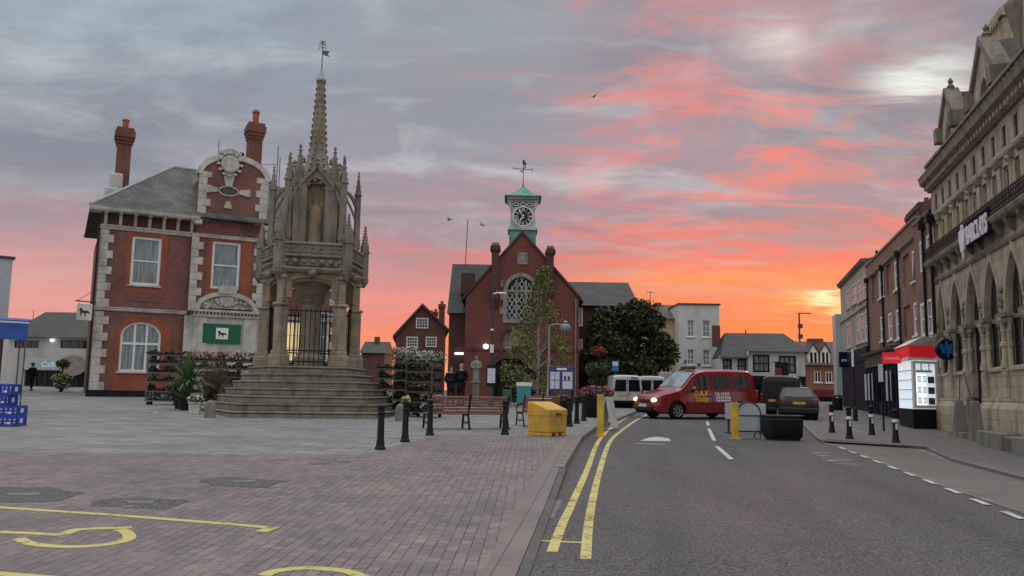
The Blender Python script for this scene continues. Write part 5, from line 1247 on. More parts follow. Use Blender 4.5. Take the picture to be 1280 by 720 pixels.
def hand(ang, L, w): 
    d = Vector((math.sin(ang), 0, math.cos(ang))); p = Vector((ccx, ty0 - 0.05, ccz)); return MB().bar(p - d * 0.12, p + d * L, w, 0.015, (0, 1, 0))
m = hand(R(-32), 0.50, 0.055); m.join(hand(R(215), 0.34, 0.075)); m.build('hands', 'white_text', clk)
m = MB(); n = 7; za, zb = zc1 + 0.14, Z(229)
prf = [(tw * 1.38, 0), (tw * 1.36, 0.08), (tw * 0.92, 0.22), (tw * 0.62, 0.45), (tw * 0.34, 0.72), (tw * 0.08, 1.0)]
m.lathe([(r * 1.414, za + (zb - za) * t) for r, t in prf], 4, (tcx, ty0 + tw, 0), phase=PI / 4); m.build('turret_roof', 'copper', hall)
m = MB(); c = (tcx, ty0 + tw); zt0 = HF.p(654, 201, ty0 + tw)[1]; zm_ = HF.p(654, 211.5, ty0 + tw)[1]
m.tube([(c[0], c[1], zb - 0.1), (c[0], c[1], zt0)], 0.028, 6); m.lathe([(0, -.08), (.08, 0), (0, .08)], 8, (c[0], c[1], zb + 0.05), caps=False)
for a in (12, 102): m.bar((c[0] - 0.58 * math.cos(R(a)), c[1] - 0.58 * math.sin(R(a)), zm_), (c[0] + 0.58 * math.cos(R(a)), c[1] + 0.58 * math.sin(R(a)), zm_), 0.03)
for a, L in ((12, 'E'), (192, 'W'), (102, 'N'), (282, 'S')):
    t = text_mb(L, 0.26, 0.02); t.xf(Matrix.Translation((c[0] + 0.62 * math.cos(R(a)), c[1] + 0.62 * math.sin(R(a)), zm_ - 0.09))); m.join(t)
m.exy([(c[0] - 0.06, zt0 - 0.16), (c[0] + 0.12, zt0 - 0.38), (c[0] + 0.2, zt0 - 0.2), (c[0] + 0.1, zt0 - 0.04), (c[0] + 0.02, zt0 + 0.1), (c[0] - 0.05, zt0 + 0.04)], c[1] - 0.012, c[1] + 0.012)
m.build('weathervane', 'dark_metal', hall)
# wings
hl = MB(); y0w = 3.0
lx0 = HF.p(560.5, 430, y0w)[0]; lze = HF.p(585, 390, y0w)[1]; lzr = HF.p(585, 330, y0w + 3.5)[1]
hl.box(lx0, hx0 + 2, y0w, y0w + 8, -0.3, lze); hl.build('wing_wall', 'hall_dark_brick', hall)
hl = MB(); a0, a1 = lx0 - 0.12, hx0 + 2.6
hl.exx([(y0w - 0.3, lze - 0.1), (y0w + 3.6, lzr), (y0w + 7.6, lze - 0.1)], a0, a1); hl.build('wing_roof', 'slate_dark', hall)
q = HF.p(585.5, 343, y0w + 1.2); MB().box(q[0] - 0.45, q[0] + 0.45, y0w + 0.6, y0w + 1.6, q[1] - 1.4, q[1]).build('roof_stack', 'hall_dark_brick', hall)
q = HF.p(584, 300, y0w + 3); q1 = HF.p(583, 274, y0w + 3.5); m = MB(); m.tube([(q1[0], y0w + 3.5, lzr - 0.2), (q1[0] + 0.1, y0w + 3.5, q1[1])], 0.03, 5); m.build('aerial', 'dark_metal', hall)
y1w = 4.0
rx1 = HF.p(791, 400, y1w)[0]; rze = HF.p(760, 381, y1w)[1]; rzr = HF.p(760, 353, y1w + 4)[1]; rxr = HF.p(785, 353, y1w + 4)[0]
ww = [HF.rect(0, 0, 1, 2)] if False else None
m = MB(); m.box(hx1 - 1, rx1, y1w, y1w + 8, -0.3, rze - 0.002); m.build('wing_wall', 'hall_dark_brick', hall)
A = [(hx1 - 2, y1w - .4, rze - .1), (rx1 + .4, y1w - .4, rze - .1), (rx1 + .4, y1w + 8.4, rze - .1), (hx1 - 2, y1w + 8.4, rze - .1), (hx1 - 2, y1w + 4, rzr), (rxr, y1w + 4, rzr)]
MB().add(A, [(0, 1, 5, 4), (1, 2, 5), (2, 3, 4, 5), (3, 0, 4), (0, 1, 2, 3)]).build('wing_roof', 'slate_dark', hall)
for px0, px1, yt, yb in ((722.5, 728.5, 385, 408), (722.5, 728.5, 424, 448), (745, 752, 388, 408)):
    a, zb_ = HF.p(px0, yb, y1w); b, zt_2 = HF.p(px1, yt, y1w); window(hall, a, b, zb_, zt_2, nx=1, ny=2, y=y1w - 0.04, fw=0.1, pane='glass_net', sill=None)
a, b = HF.p(724, 470, y1w)[0], rx1; MB().box(a, b, y1w - 0.25, y1w - 0.002, HF.p(740, 474, y1w)[1], HF.p(740, 465, y1w)[1]).build('fascia', 'black_paint', hall)
# security lights
for px, py in ((564.5, 442), ): 
    q = HF.p(574, py, y0w); MB().box(q[0] - 0.28, q[0] + 0.28, y0w - 0.2, y0w - 0.05, q[1] - 0.06, q[1] + 0.06).build('wall_lamp', 'lamp_white', hall)
q = HF.p(607.5, 433.5); m = MB(); m.lathe([(0, -.17), (.16, -.08), (.16, .1), (0, .17)], 10, (q[0], -0.3, q[1]), caps=False); fl = m.build('wall_lamp', 'lamp_white', hall)
# ------------------------------------------------------------------ gabled brick house left of the hall and the roofs beyond
def simple_window(par, F_, x0, x1, yt, yb, off=0.0, **kw):
    r_ = F_.rect(x0, x1, yt, yb); return window(par, *r_, y=-0.03 + off, fw=kw.pop('fw', 0.09), sill=kw.pop('sill', None), **kw)
co = gz(494, 68); co.z -= 0.2; CF = Facade(co, R(6))
cot = thing('gabled_house', 'small red brick gabled house with white windows left of the clock hall', 'house', co, R(6))
x0, x1 = CF.s(495, 420), CF.s(557, 420); xm, zt = CF.p(528, 383); ze = CF.z(500, 419)
MB().exy([(x0, -0.3), (x1, -0.3), (x1, ze + (zt - ze) * (1 - (x1 - xm) / (xm - x0) * 0.8)), (xm, zt), (x0, ze)], 0, 9).build('wall', 'far_brick', cot)
m = MB()
for xa, xb, za in ((x0 - 0.25, xm, ze - 0.25), (x1 + 0.25, xm, ze + (zt - ze) * (1 - (x1 - xm) / (xm - x0) * 0.8) - 0.2)): m.ex([(xa, -0.25, za), (xa, -0.25, za + 0.22), (xb, -0.25, zt + 0.25), (xb, -0.25, zt + 0.03)], (0, 9.5, 0))
m.build('roof', 'tile_brown', cot)
simple_window(cot, CF, 520, 535.5, 397.5, 410.5, nx=4, ny=3); simple_window(cot, CF, 508, 522.5, 421, 434, nx=4, ny=3); simple_window(cot, CF, 532, 546, 421, 434, nx=4, ny=3)
for px0, px1, yt, yb, off in ((549, 555.5, 377, 415, 3.0), (538, 541, 389, 410, 5.0), (542.5, 546.5, 387, 410, 5.0)):
    a, zt_2 = CF.p(px0, yt, off); b, zb_ = CF.p(px1, yb, off)
    c_ = MB(); c_.box(a, b, off, off + 0.8, zb_ - 1, zt_2 - 0.5); c_.box(a - 0.06, b + 0.06, off - .06, off + 0.86, zt_2 - 0.5, zt_2 - 0.2); o = c_.build('chimney', 'far_brick', cot); MB().lathe([(0.15, 0), (0.12, 0.3)], 8, ((a + b) / 2, off + 0.4, zt_2 - 0.2)).build('chimney_pot', 'terracotta', o)
fo_ = gz(455, 85); FF = Facade(fo_, 0.0); fh = thing('distant_house', 'far brown roofed house between the stone cross and the flower trolleys', 'house', fo_, 0)
a, b = FF.s(452, 440), FF.s(481, 440); zt = FF.z(465, 425); ze = FF.z(465, 440)
MB().box(a, b, 0, 6, -0.3, ze).build('wall', 'far_brick', fh); MB().exx([(-0.3, ze - .1), (3, zt), (6.3, ze - .1)], a - .2, b + .1).build('roof', 'tile_dark', fh)
c_ = FF.rect(463, 469, 419, 440); MB().box(c_[0], c_[1], 2.4, 3.2, c_[2], c_[3]).build('chimney', 'far_brick', fh)
# ------------------------------------------------------------------ the far side of the street
o_ = gz(848, 74); o_.z -= 0.2; KF = Facade(o_, 0.0)
wh = thing('white_house', 'white rendered three storey flat topped house beyond the red taxi', 'house', o_, 0)
a, b = KF.s(848.5, 430), KF.s(899.5, 430); zt = KF.z(875, 381)
ws_ = [KF.rect(x0, x1, y0, y1) for x0, x1, y0, y1 in ((859, 868, 400, 421), (878, 887.5, 400.5, 421.5), (859, 868, 436.5, 456), (878.3, 888, 437, 457))]
m = MB(); m.holed(rect(a, b, -0.3, zt), [rect(*r_) for r_ in ws_], 0, 0.3); m.box(a, b, 0.3, 9, -0.3, zt - 0.002); m.build('wall', 'render_white', wh)
for r_ in ws_: window(wh, *r_, nx=2, ny=3, y=0.12, fw=0.08, bw=0.04, pane='glass_net', sill='white_paint', sillw=0.1)
MB().box(a - 0.08, b + 0.12, -0.12, 9.05, zt, zt + 0.12).build('coping', 'dark_metal', wh)
fz_ = KF.rect(849, 899, 461.5, 468); MB().box(fz_[0], fz_[1], -0.25, -0.002, fz_[2], fz_[3]).build('fascia', 'dark_metal', wh)
MB().box(a + 0.1, b - 0.1, -0.03, -0.002, -0.3, fz_[2] - .01).build('shopfront', 'glass_dark', wh)
for px, py in ((856.5, 452), (873.5, 456)): q = KF.p(px, py); MB().lathe([(0, -.15), (.1, -.05), (.1, .1), (0, .15)], 8, (q[0], -0.12, q[1]), caps=False).build('wall_lamp', 'dark_metal', wh)
o_ = gz(795, 76); o_.z -= 0.2; YF = Facade(o_, 0.0)
ch = thing('cream_house', 'cream rendered house half hidden behind the dark leafy tree', 'house', o_, 0)
a, b = YF.s(790, 440), YF.s(853, 440); zt = YF.z(830, 398); w_ = YF.rect(816.5, 838.5, 448.5, 466)
m = MB(); m.holed(rect(a, b, -0.3, zt), [rect(*w_)], 0, 0.3); m.box(a, b, 0.3, 8, -0.3, zt - .002); m.build('wall', 'render_cream', ch)
window(ch, *w_, nx=4, ny=2, y=0.1, fw=0.08, bw=0.06, pane='glass_dark', sill='white_paint')
MB().exx([(-0.3, zt - 0.05), (3.5, YF.p(830, 381, 3.5)[1]), (8, zt - 0.05)], a - .3, b - 0.05).build('roof', 'tile_brown', ch)
q = YF.rect(826, 834, 374, 390); c_ = MB().box(q[0], q[1], 3, 4, q[2], q[3]).build('chimney', 'far_brick', ch)
m = MB(); q2 = YF.p(813, 364, 3.5); q3 = YF.p(813, 392, 3.5); m.tube([(q2[0], 3.5, q3[1]), (q2[0], 3.5, q2[1])], 0.03, 5); m.bar((q2[0] - .4, 3.5, q2[1] - .1), (q2[0] + .4, 3.5, q2[1] - .1), 0.03)
for i in range(-2, 3): m.bar((q2[0] + i * .17, 3.2, q2[1] - .1), (q2[0] + i * .17, 3.8, q2[1] - .1), 0.02)
m.build('aerial', 'dark_metal', ch)
f_ = YF.rect(806, 872, 466.5, 476); MB().box(f_[0], f_[1], -0.3, -0.002, f_[2], f_[3]).build('fascia', 'board_grey', ch); MB().box(a + .2, b - .1, -0.05, -0.002, -0.3, f_[2]).build('shopfront', 'glass_dark', ch)
q = YF.p(845, 450); MB().lathe([(0, 0), (.3, 0), (.3, .1), (0, .14)], 14, caps=False).xf(Matrix.Translation((q[0], -0.1, q[1])) @ rotm('X', 90).to_4x4()).build('satellite_dish', 'render_cream', ch, smooth=40)
# pub
o_ = gz(900, 70); o_.z -= 0.2; PF = Facade(o_, R(-4))
pub = thing('slate_roofed_pub', 'low white walled pub with long slate roof behind the parked dark cars', 'building', o_, R(-4))
xa, xb, xc = PF.s(900, 450), PF.s(934, 450), PF.s(1005, 450)
zl, zr2, zri = PF.z(917, 446), PF.z(970, 439), PF.p(945, 416.5, 4.5)[1]; xr0, xr1 = PF.p(906, 416, 4.5)[0], PF.p(979, 417, 4.5)[0]
w1_, w2_ = PF.rect(940, 961, 443.5, 465.5), PF.rect(972.5, 994, 445, 467); w3_, w4_ = PF.rect(903.5, 915, 448.5, 466.5), PF.rect(922, 933, 448.5, 466.5)
zg_ = PF.z(960, 470)
m = MB(); m.holed(rect(xa, xb, zg_, zl + .1), [rect(*w3_), rect(*w4_)], 0.002, 0.3); m.holed(rect(xb, xc, zg_, zr2), [rect(*w1_), rect(*w2_)], -0.3, 0.3); m.box(xa, xc, 0.3, 9, -0.3, zl - .1); m.build('wall', 'render_white', pub)
for w_, y_ in ((w1_, -0.22), (w2_, -0.22), (w3_, 0.08), (w4_, 0.08)): window(pub, *w_, nx=3 if y_ < 0 else 2, ny=2, y=y_, fw=0.13, bw=0.06, pane='glass_net', frame='black_paint', sill='dark_metal')
MB().box(xa, xc, -0.34, 0.29, -0.3, zg_ - .001).build('ground_floor', 'black_paint', pub)
MB().box(xa + .3, xc - .3, -0.36, -0.341, 0.4, zg_ - 0.7).build('shopfront', 'glass_dark', pub)
MB().box(xa, xc, -0.42, -0.30, zg_ - 0.32, zg_ - 0.02).build('fascia', 'navy_paint', pub)
V = [(xa, -0.35, zl - .05), (xb + 0.1, -0.35, zl - .05), (xb + .1, -0.65, zr2 - .05), (xc + 0.4, -0.65, zr2 - .05), (xr0, 4.5, zri), (xr1, 4.5, zri), (xc + .4, 9.4, zl), (xa, 9.4, zl), (xb + 0.1, 1.1, zl + (zri - zl) * 0.32)]
MB().add(V, [(0, 1, 8, 4), (8, 2, 3, 5, 4) if False else (2, 3, 5, 8), (8, 5, 4), (1, 2, 8), (3, 6, 5), (6, 7, 4, 5), (7, 0, 4)]).build('roof', 'slate_dark', pub)
q = PF.rect(900, 911, 402, 430); MB().box(q[0], q[1], 4, 5, q[2], q[3]).build('chimney', 'far_brick', pub)
q = PF.p(932, 412, 4.5); MB().tube([(q[0], 4.5, zri), (q[0], 4.5, q[1])], 0.05, 6).build('vent_pipe', 'dark_metal', pub)
q = PF.rect(963.5, 971, 461, 474); ps = thing('pub_sign', 'dark hanging pub sign with a red lower board in front of the slate roofed pub', 'sign', o_, R(-4))
MB().box(q[0] - 0.02, q[1] + 0.02, -1.6, -1.5, q[2], q[3]).build('board', 'pub_red', ps, bevel=0.02)
q2 = PF.rect(963.5, 980, 453, 463); MB().box(q2[0], q2[1], -1.46, -1.38, q2[2] - 0.6, q2[3]).build('lantern_box', 'black_paint', ps, bevel=0.05)
MB().bar((q2[0], -0.4, q2[3]), (q2[0] + .3, -1.6, q2[3]), 0.06).build('bracket', 'black_iron', ps)
# mast
o_ = gz(1001, 90); m = MB(); zt = at(1001, 391, 90).z - o_.z
mast = thing('radio_mast', 'slim dark lattice mast rising behind the pub roof', 'mast', o_)
m = MB(); m.tube([(0, 0, 0), (0, 0, zt)], 0.09, 6); m.build('pole', 'dark_metal', mast)
m = MB(); m.bar((-0.1, 0, zt - 0.05), (1.3, 0, zt - 0.05), 0.1); m.build('arm', 'dark_metal', mast)
for zz in (1.2, 2.3, 3.4): MB().box(-0.1, 0.3, -0.2, 0.2, zt - zz - 0.45, zt - zz).build('antenna', 'dark_metal', mast)
# brick house with dormers
o_ = gz(1004, 78); o_.z -= 0.2; DF = Facade(o_, R(-8))
dh = thing('dormer_house', 'orange brick house with two white gabled dormers at the end of the street', 'house', o_, R(-8))
a, b = DF.s(1003, 450), DF.s(1064, 450); ze = DF.z(1028, 455); zt = DF.p(1028, 427, 4)[1]
ws_ = [DF.rect(1018, 1026.5, 464, 478), DF.rect(1032, 1040.5, 464.5, 478.5)]
m = MB(); m.holed(rect(a, b, -0.3, ze), [rect(*r_) for r_ in ws_], 0, 0.3); m.box(a, b, 0.3, 8, -0.3, ze - .002); m.build('wall', 'orange_brick', dh)
for r_ in ws_: window(dh, *r_, nx=2, ny=1, y=0.08, fw=0.09, bw=0.08, pane='glass_dark', sill='white_paint')
MB().exx([(-0.35, ze - .1), (4, zt), (8.3, ze - .1)], a - .2, b).build('roof', 'tile_brown', dh)
for x0p, x1p, xmp in ((1011, 1023, 1017), (1026, 1037.5, 1032)):
    p0 = DF.p(x0p, 452); p1 = DF.p(x1p, 452); pm = DF.p(xmp, 430)
    d_ = MB().exy([(p0[0], ze - 0.02), (p1[0], ze - 0.02), (p1[0], DF.z(xmp, 441)), ((p0[0] + p1[0]) / 2, pm[1]), (p0[0], DF.z(xmp, 441))], 0.05, 3.0).build('dormer', 'white_paint', dh)
    MB().box(p0[0] + 0.15, p1[0] - 0.15, 0.0, 0.05, ze + 0.1, DF.z(xmp, 440.5)).build('pane', 'glass_dark', d_)
    f_ = MB(); xm_ = (p0[0] + p1[0]) / 2; f_.box(xm_ - 0.06, xm_ + 0.06, -0.03, 0.0, ze + .1, DF.z(xmp, 440.5)); f_.build('glazing_bar', 'white_paint', d_)
    f_ = MB()
    for xa_ in (p0[0] - .12, p1[0] + .12): f_.ex([(xa_, -0.08, DF.z(xmp, 442)), (xa_, -0.08, DF.z(xmp, 440.5)), (xm_, -0.08, pm[1] + .22), (xm_, -0.08, pm[1] - .02)], (0, 2.9, 0))
    f_.build('dormer_roof', 'tile_brown', d_)
q = DF.rect(1021, 1040.5, 420, 440); MB().box(q[0], q[1], 3.6, 4.6, q[2], q[3]).build('chimney', 'far_brick', dh)
q = DF.rect(1006, 1050, 487, 496); MB().box(q[0], q[1], -0.2, -0.002, q[2], q[3]).build('fascia', 'flower_wine', dh)
MB().box(a + .2, b - .2, -0.06, -0.002, -0.3, q[2] - .01).build('shopfront', 'glass_dark', dh)
# ------------------------------------------------------------------ the right hand side of the street
UX, UY = -0.2553, -0.9669
RA = math.atan2(UY, UX)
ro_ = Vector((16.7 + 0.264 * (61.5 - 34), 61.5, 0)); ro_.z = zg(ro_.x, ro_.y) - 0.2
GF = Facade(ro_, RA)
def grect(x0, x1, yt, yb, off=0.0):
    xm = (x0 + x1) / 2; ym = (yt + yb) / 2
    return (GF.p(x0, ym, off)[0], GF.p(x1, ym, off)[0], GF.p(xm, yb, off)[1], GF.p(xm, yt, off)[1])
sA, sB, sC, sD = GF.s(1053, 450), GF.s(1085.5, 430), GF.s(1150.5, 420), GF.s(1174, 470)
def zz(px, py, off=0.0): return GF.p(px, py, off)[1]
def row(par, pxs, y=0.1, **kw):
    out = []
    for (x0, x1, yt, yb) in pxs: out.append(grect(x0, x1, yt, yb))
    return out
# cream terrace house at the far end
ct = thing('cream_terrace_house', 'narrow cream rendered terrace house at the far end of the brick row', 'house', ro_, RA)
zc = zz(1070, 336)
wn = row(None, [(1058.5, 1062, 363, 386), (1064.5, 1070.5, 355, 381), (1072, 1077, 350, 378), (1078.5, 1083, 345, 374), (1058.5, 1063.5, 404, 435), (1070, 1075, 395, 430), (1076, 1080, 392, 428), (1081, 1084.5, 389, 427)])
zf1 = zz(1070, 436)
m = MB(); m.holed(rect(sA, sB, -1.2, zc), [rect(*r_) for r_ in wn], 0.0, 0.3); m.box(sA, sB, 0.3, 8, -1.2, zc - .002); m.build('wall', 'terrace_cream', ct)
for r_ in wn: window(ct, *r_, nx=1, ny=2, y=0.035, fw=0.09, bw=0.05, pane='glass_curtain', sill='terrace_cream')
m = MB(); m.exx([(0.0, zc - .25), (-0.18, zc - .1), (-0.25, zc + .05), (0.4, zc + .05)], sA - .1, sB); m.build('cornice', 'ashlar_dirty', ct)
MB().exx([(0.2, zc + .05), (4, zc + 1.4), (8.1, zc)], sA, sB).build('roof', 'slate_dark', ct)
MB().box(sA, sB, -0.12, -0.002, zf1 - 0.9, zf1 - 0.1).build('fascia', 'navy_paint', ct)
MB().box(sA + .1, sB - .1, -0.06, -0.002, -1.2, zf1 - 0.91).build('shopfront', 'navy_paint', ct)
zst = zz(1070, 392); MB().exx([(0.0, zst), (-0.1, zst + .03), (-0.1, zst + .13), (0.0, zst + .15)], sA, sB).build('string_course', 'terrace_cream', ct)
# lower bay at the very end
q = grect(1049, 1054.5, 392, 520); MB().box(q[0], sA - .002, -0.4, 5, -1.2, q[3]).build('end_bay', 'board_grey', ct)
# brick terrace
bt = thing('brick_terrace', 'long dark brick terrace with white sashes above black shopfronts and black downpipes', 'building', ro_, RA)
zpar_ = zz(1120, 297); zcor = zz(1120, 318)
up = [(1098.5, 1104.5, 337, 372.5), (1118, 1124.5, 325, 362), (1140, 1148.3, 311, 351)]
lo = [(1100.5, 1105.3, 395, 426.5), (1110.5, 1115.3, 391, 425), (1120, 1126.5, 386, 424), (1142.3, 1149.5, 377, 419)]
wn = [grect(*r_) for r_ in up + lo]
bl = [grect(1108, 1114, 330, 368), grect(1128.5, 1137, 318, 357), grect(1090, 1096, 343, 378), grect(1130, 1138.5, 382, 421)]
zf = zz(1110, 437); mb = MB()
mb.holed(rect(sB, sC, zf, zpar_), [rect(*r_) for r_ in wn + bl], 0.0, 0.3); mb.box(sB, sC, 0.3, 9, -1.2, zpar_ - 0.002); mb.build('wall', 'terrace_brick', bt)
m = MB()
for r_ in bl: m = MB(); m.box(r_[0], r_[1], 0.09, 0.31, r_[2], r_[3]); m.build('blind_panel', 'terrace_brick', bt)
for r_ in wn: window(bt, *r_, nx=1, ny=2, y=0.035, fw=0.11, bw=0.06, pane='glass_curtain', sill='white_paint', sillw=0.14)
MB().exx([(0.0, zcor - .1), (-0.12, zcor - .02), (-0.12, zcor + .08), (0.0, zcor + .12)], sB, sC).build('cornice', 'ashlar_dirty', bt)
MB().box(sB, sC, -0.06, 0.36, zpar_, zpar_ + 0.12).build('coping', 'ashlar_dirty', bt)
for px in (1086.5, 1105.8, 1126.8):
    s_ = GF.s(px, 380); m = MB(); m.tube([(s_, -0.09, zf), (s_, -0.09, zcor + 0.1)], 0.055, 6); m.box(s_ - .14, s_ + .14, -0.24, -0.0, zcor - .25, zcor - 0.0); m.build('downpipe', 'black_paint', bt)
s_ = GF.s(1086.3, 380); MB().tube([(s_, 0.5, zpar_ - 0.5), (s_, 0.5, zz(1086, 311))], 0.07, 6).build('flue', 'black_paint', bt)
# shopfronts below: moulded stone fascia, dark frames, tall panes
sh0, sh1 = sB, GF.s(1123, 450)
m = MB(); m.exx([(0.1, zf - .75), (-0.22, zf - .75), (-0.22, zf - .18), (-0.38, zf - 0.08), (-0.40, zf + .05), (0.1, zf + .09)], sh0, sh1 + 0.3); m.build('fascia', 'tile_brown', bt)
zfb = zf - 0.76
fr = MB(); x = sh0
ps_ = MB()
edges = [sh0 + (sh1 - sh0) * t for t in (0.0, 0.16, 0.27, 0.38, 0.55, 0.66, 0.80, 0.90, 1.0)]
for i, x in enumerate(edges): fr.box(x - 0.09, x + 0.09, -0.16, 0.1, -1.2, zfb)
for a, b in zip(edges, edges[1:]): fr.box(a, b, -0.10, 0.1, -1.2, 0.72); fr.box(a, b, -0.10, 0.1, zfb - 0.5, zfb - .002)
sf = fr.build('shopfront', 'navy_paint', bt); MB().box(sh0, sh1, -0.03, -0.002, 0.5, zfb - 0.1).build('pane', 'glass_dark', sf)
for px0, px1, yb in ((1081.2, 1083.5, 510), (1085, 1087, 510), (1089, 1091, 509), (1107.5, 1109.8, 508), (1112, 1114, 507)):
    a, b = GF.p(px0, 480, -0.1)[0], GF.p(px1, 480, -0.1)[0]; MB().box(a, b, -0.12, -0.101, 0.75, zfb - 0.3).build('display_panel', 'poster', sf)
# pilaster house next to the stone bank
pt_ = thing('narrow_brick_house', 'narrow brick house with paired sashes squeezed between the brick row and the stone bank', 'house', ro_, RA)
zp2 = zz(1160, 270); wn = [grect(*r_) for r_ in ((1153, 1157.8, 300, 340), (1161.3, 1166.3, 293, 334), (1154, 1160, 378, 421), (1163, 1168.5, 373, 419))]
m = MB(); m.holed(rect(sC, sD, zf, zp2), [rect(*r_) for r_ in wn], -0.10, 0.25); m.box(sC, sD, 0.25, 9, -1.2, zp2 - .002); m.build('wall', 'far_brick' if False else 'terrace_brick', pt_)
for r_ in wn: window(pt_, *r_, nx=1, ny=2, y=-0.065, fw=0.12, bw=0.05, pane='glass_curtain', sill='white_paint')
m = MB(); m.exx([(-.1, zp2), (-0.16, zp2), (-0.18, zp2 + .12), (-.1, zp2 + .16)], sC + .01, sD - .05); m.build('eaves', 'ashlar_dirty', pt_)
MB().exx([(0.0, zp2 + .005), (3, zp2 + 0.8), (7, zp2)], sC, sD).build('roof', 'tile_brown', pt_)
for px in (1160, 1170.5):
    s_ = GF.p(px, 380, -0.1)[0]; m = MB(); m.tube([(s_, -0.19, zf), (s_, -0.19, zp2)], 0.06, 6); m.box(s_ - .16, s_ + .16, -0.36, -0.1, zp2 - .5, zp2 - 0.2); m.build('downpipe', 'black_paint', pt_)
q = grect(1132, 1149, 260, 300, 3.0); c_ = MB(); c_.box(q[0], q[1], 3, 4.2, zpar_ - 0.5, q[3]); c_.box(q[0] - .06, q[1] + .06, 2.94, 4.26, q[3] - .4, q[3] - .15); o = c_.build('chimney', 'hall_dark_brick', bt)
for i in range(3): MB().lathe([(0.16, 0), (0.13, 0.34), (.16, .38)], 8, (q[0] + (q[1] - q[0]) * (0.2 + .3 * i), 3.6, q[3])).build('chimney_pot', 'tile_brown', o)
q = grect(1151, 1166, 252, 280, 3.0); c_ = MB(); c_.box(q[0], q[1], 3, 4.2, zp2, q[3]); o = c_.build('chimney', 'hall_dark_brick', pt_)
# lit estate agent bay: front facet, then a facet turned towards the viewer
PR = -1.15
e0 = GF.p(1122, 470, PR)[0]; e1 = GF.p(1139.5, 470, PR)[0]; e2, e2y = GF.p(1172, 470, -0.12)[0], -0.12
ag = thing('estate_agent_bay', 'white lit shop bay with red fascia beside the stone bank', 'shop', ro_, RA)
q0 = GF.p(1139.5, 511, PR); q1 = GF.p(1139.5, 450, PR); q2 = GF.p(1139.5, 435, PR); q3 = GF.p(1139.5, 428, PR)
zb0, zb1, zb2, zb3 = q0[1], q1[1], q2[1] + 0.12, q3[1] + 0.25
base = [(e0, -0.002), (e0, PR), (e1, PR), (e2, e2y), (e2, -0.002)]
def grow2(l, d): return [(x, y if y > -0.05 else y - d) for x, y in l]
def offbay(d): return [(e0 - d * 0.4, -0.002), (e0 - d * 0.4, PR - d), (e1 + d * 0.45, PR - d), (e2 + d * 0.3, e2y - d), (e2 + d * 0.3, -0.002)]
MB().exz(offbay(0.0), -1.2, zb0).build('stall_riser', 'black_paint', ag)
MB().exz(offbay(-0.02), zb0, zb1).build('window_wall', 'shop_white', ag)
m = MB(); m.exz(offbay(0.06), zb1 + 0.12, zb2); m.build('fascia', 'shop_red', ag)
m = MB(); m.exz(offbay(0.10), zb1, zb1 + 0.12); m.build('fascia_base', 'white_paint', ag)
m = MB(); L0, L1 = offbay(0.14), offbay(-0.45); n = len(L0)
m.add([(x, y, zb2) for x, y in L0] + [(x, y, zb3) for x, y in L1], [tuple(range(n)), tuple(range(n, 2 * n))] + [(i, (i + 1) % n, (i + 1) % n + n, i + n) for i in range(n)]); m.build('canopy', 'white_paint', ag)
# facet frame for the window turned to the viewer
fu = Vector((e2 - e1, e2y - PR, 0)); fl = fu.length; fu.normalize()
def facet(t, y, z): return (e1 + fu.x * t + fu.y * y, PR + fu.y * t - fu.x * y * 1.0, z)
FM = Matrix(((fu.x, -fu.y, 0, e1), (fu.y, fu.x, 0, PR), (0, 0, 1, 0), (0, 0, 0, 1)))
hgt = zb1 - zb0
fr = MB(); fr.ring(rect(0.02, fl - .02, zb0 + 0.02, zb1 - .02), rect(0.14, fl - .16, zb0 + .14, zb1 - .12), -0.06, 0.03)
for t in (0.36, 0.66): fr.box(fl * t - 0.025, fl * t + 0.025, -0.03, 0.0, zb0 + hgt * 0.80, zb1 - .1)
fr.xf(FM); fro = fr.build('window', 'white_paint', ag)
for i in range(3):
    for j in range(2):
        a, b = (0.22 + j * (fl - 0.75) / 2, 0.22 + (j + 1) * (fl - 0.75) / 2 - 0.05); za = zb0 + hgt * (0.08 + 0.22 * i); zb_ = za + hgt * 0.19
        pb = MB(); pb.box(a, b, -0.03, -0.015, za, zb_); pb.xf(FM); po = pb.build('lit_panel', 'shop_panel', fro)
        pr = MB()
        r0 = random.Random(i * 3 + j)
        for u in range(2):
            aa = a + (b - a) * (0.08 + .5 * u); pr.ring(rect(aa, aa + (b - a) * 0.38, za + .06, zb_ - .06), rect(aa + .02, aa + (b - a) * .38 - .02, za + .09, zb_ - .09), -0.034, -0.03)
        pr.xf(FM); pr.build('property_card', 'board_grey', po)
    za = zb0 + hgt * (0.08 + 0.22 * i); pb = MB(); pb.box(fl - 0.50, fl - 0.2, -0.03, -0.015, za + .02, za + hgt * .15); pb.xf(FM); pb.build('photo_panel', 'tile_brown', fro)
pb = MB(); pb.box(0.2, fl - .3, -0.03, -0.015, zb0 + hgt * .755, zb0 + hgt * .80); pb.xf(FM); pb.build('header_strip', 'board_grey', fro)
for i in range(1, 5): MB().box(e0 + .05, e1 - .02, PR - 0.01, PR + .02, zb0 + hgt * i / 5 - .012, zb0 + hgt * i / 5 + .012).build('panel_joint', 'render_white', ag)
MB().box(e2 + 0.02, sD + 0.15, -0.25, -0.11, -1.2, zb1 + .1).build('door', 'black_paint', ag)
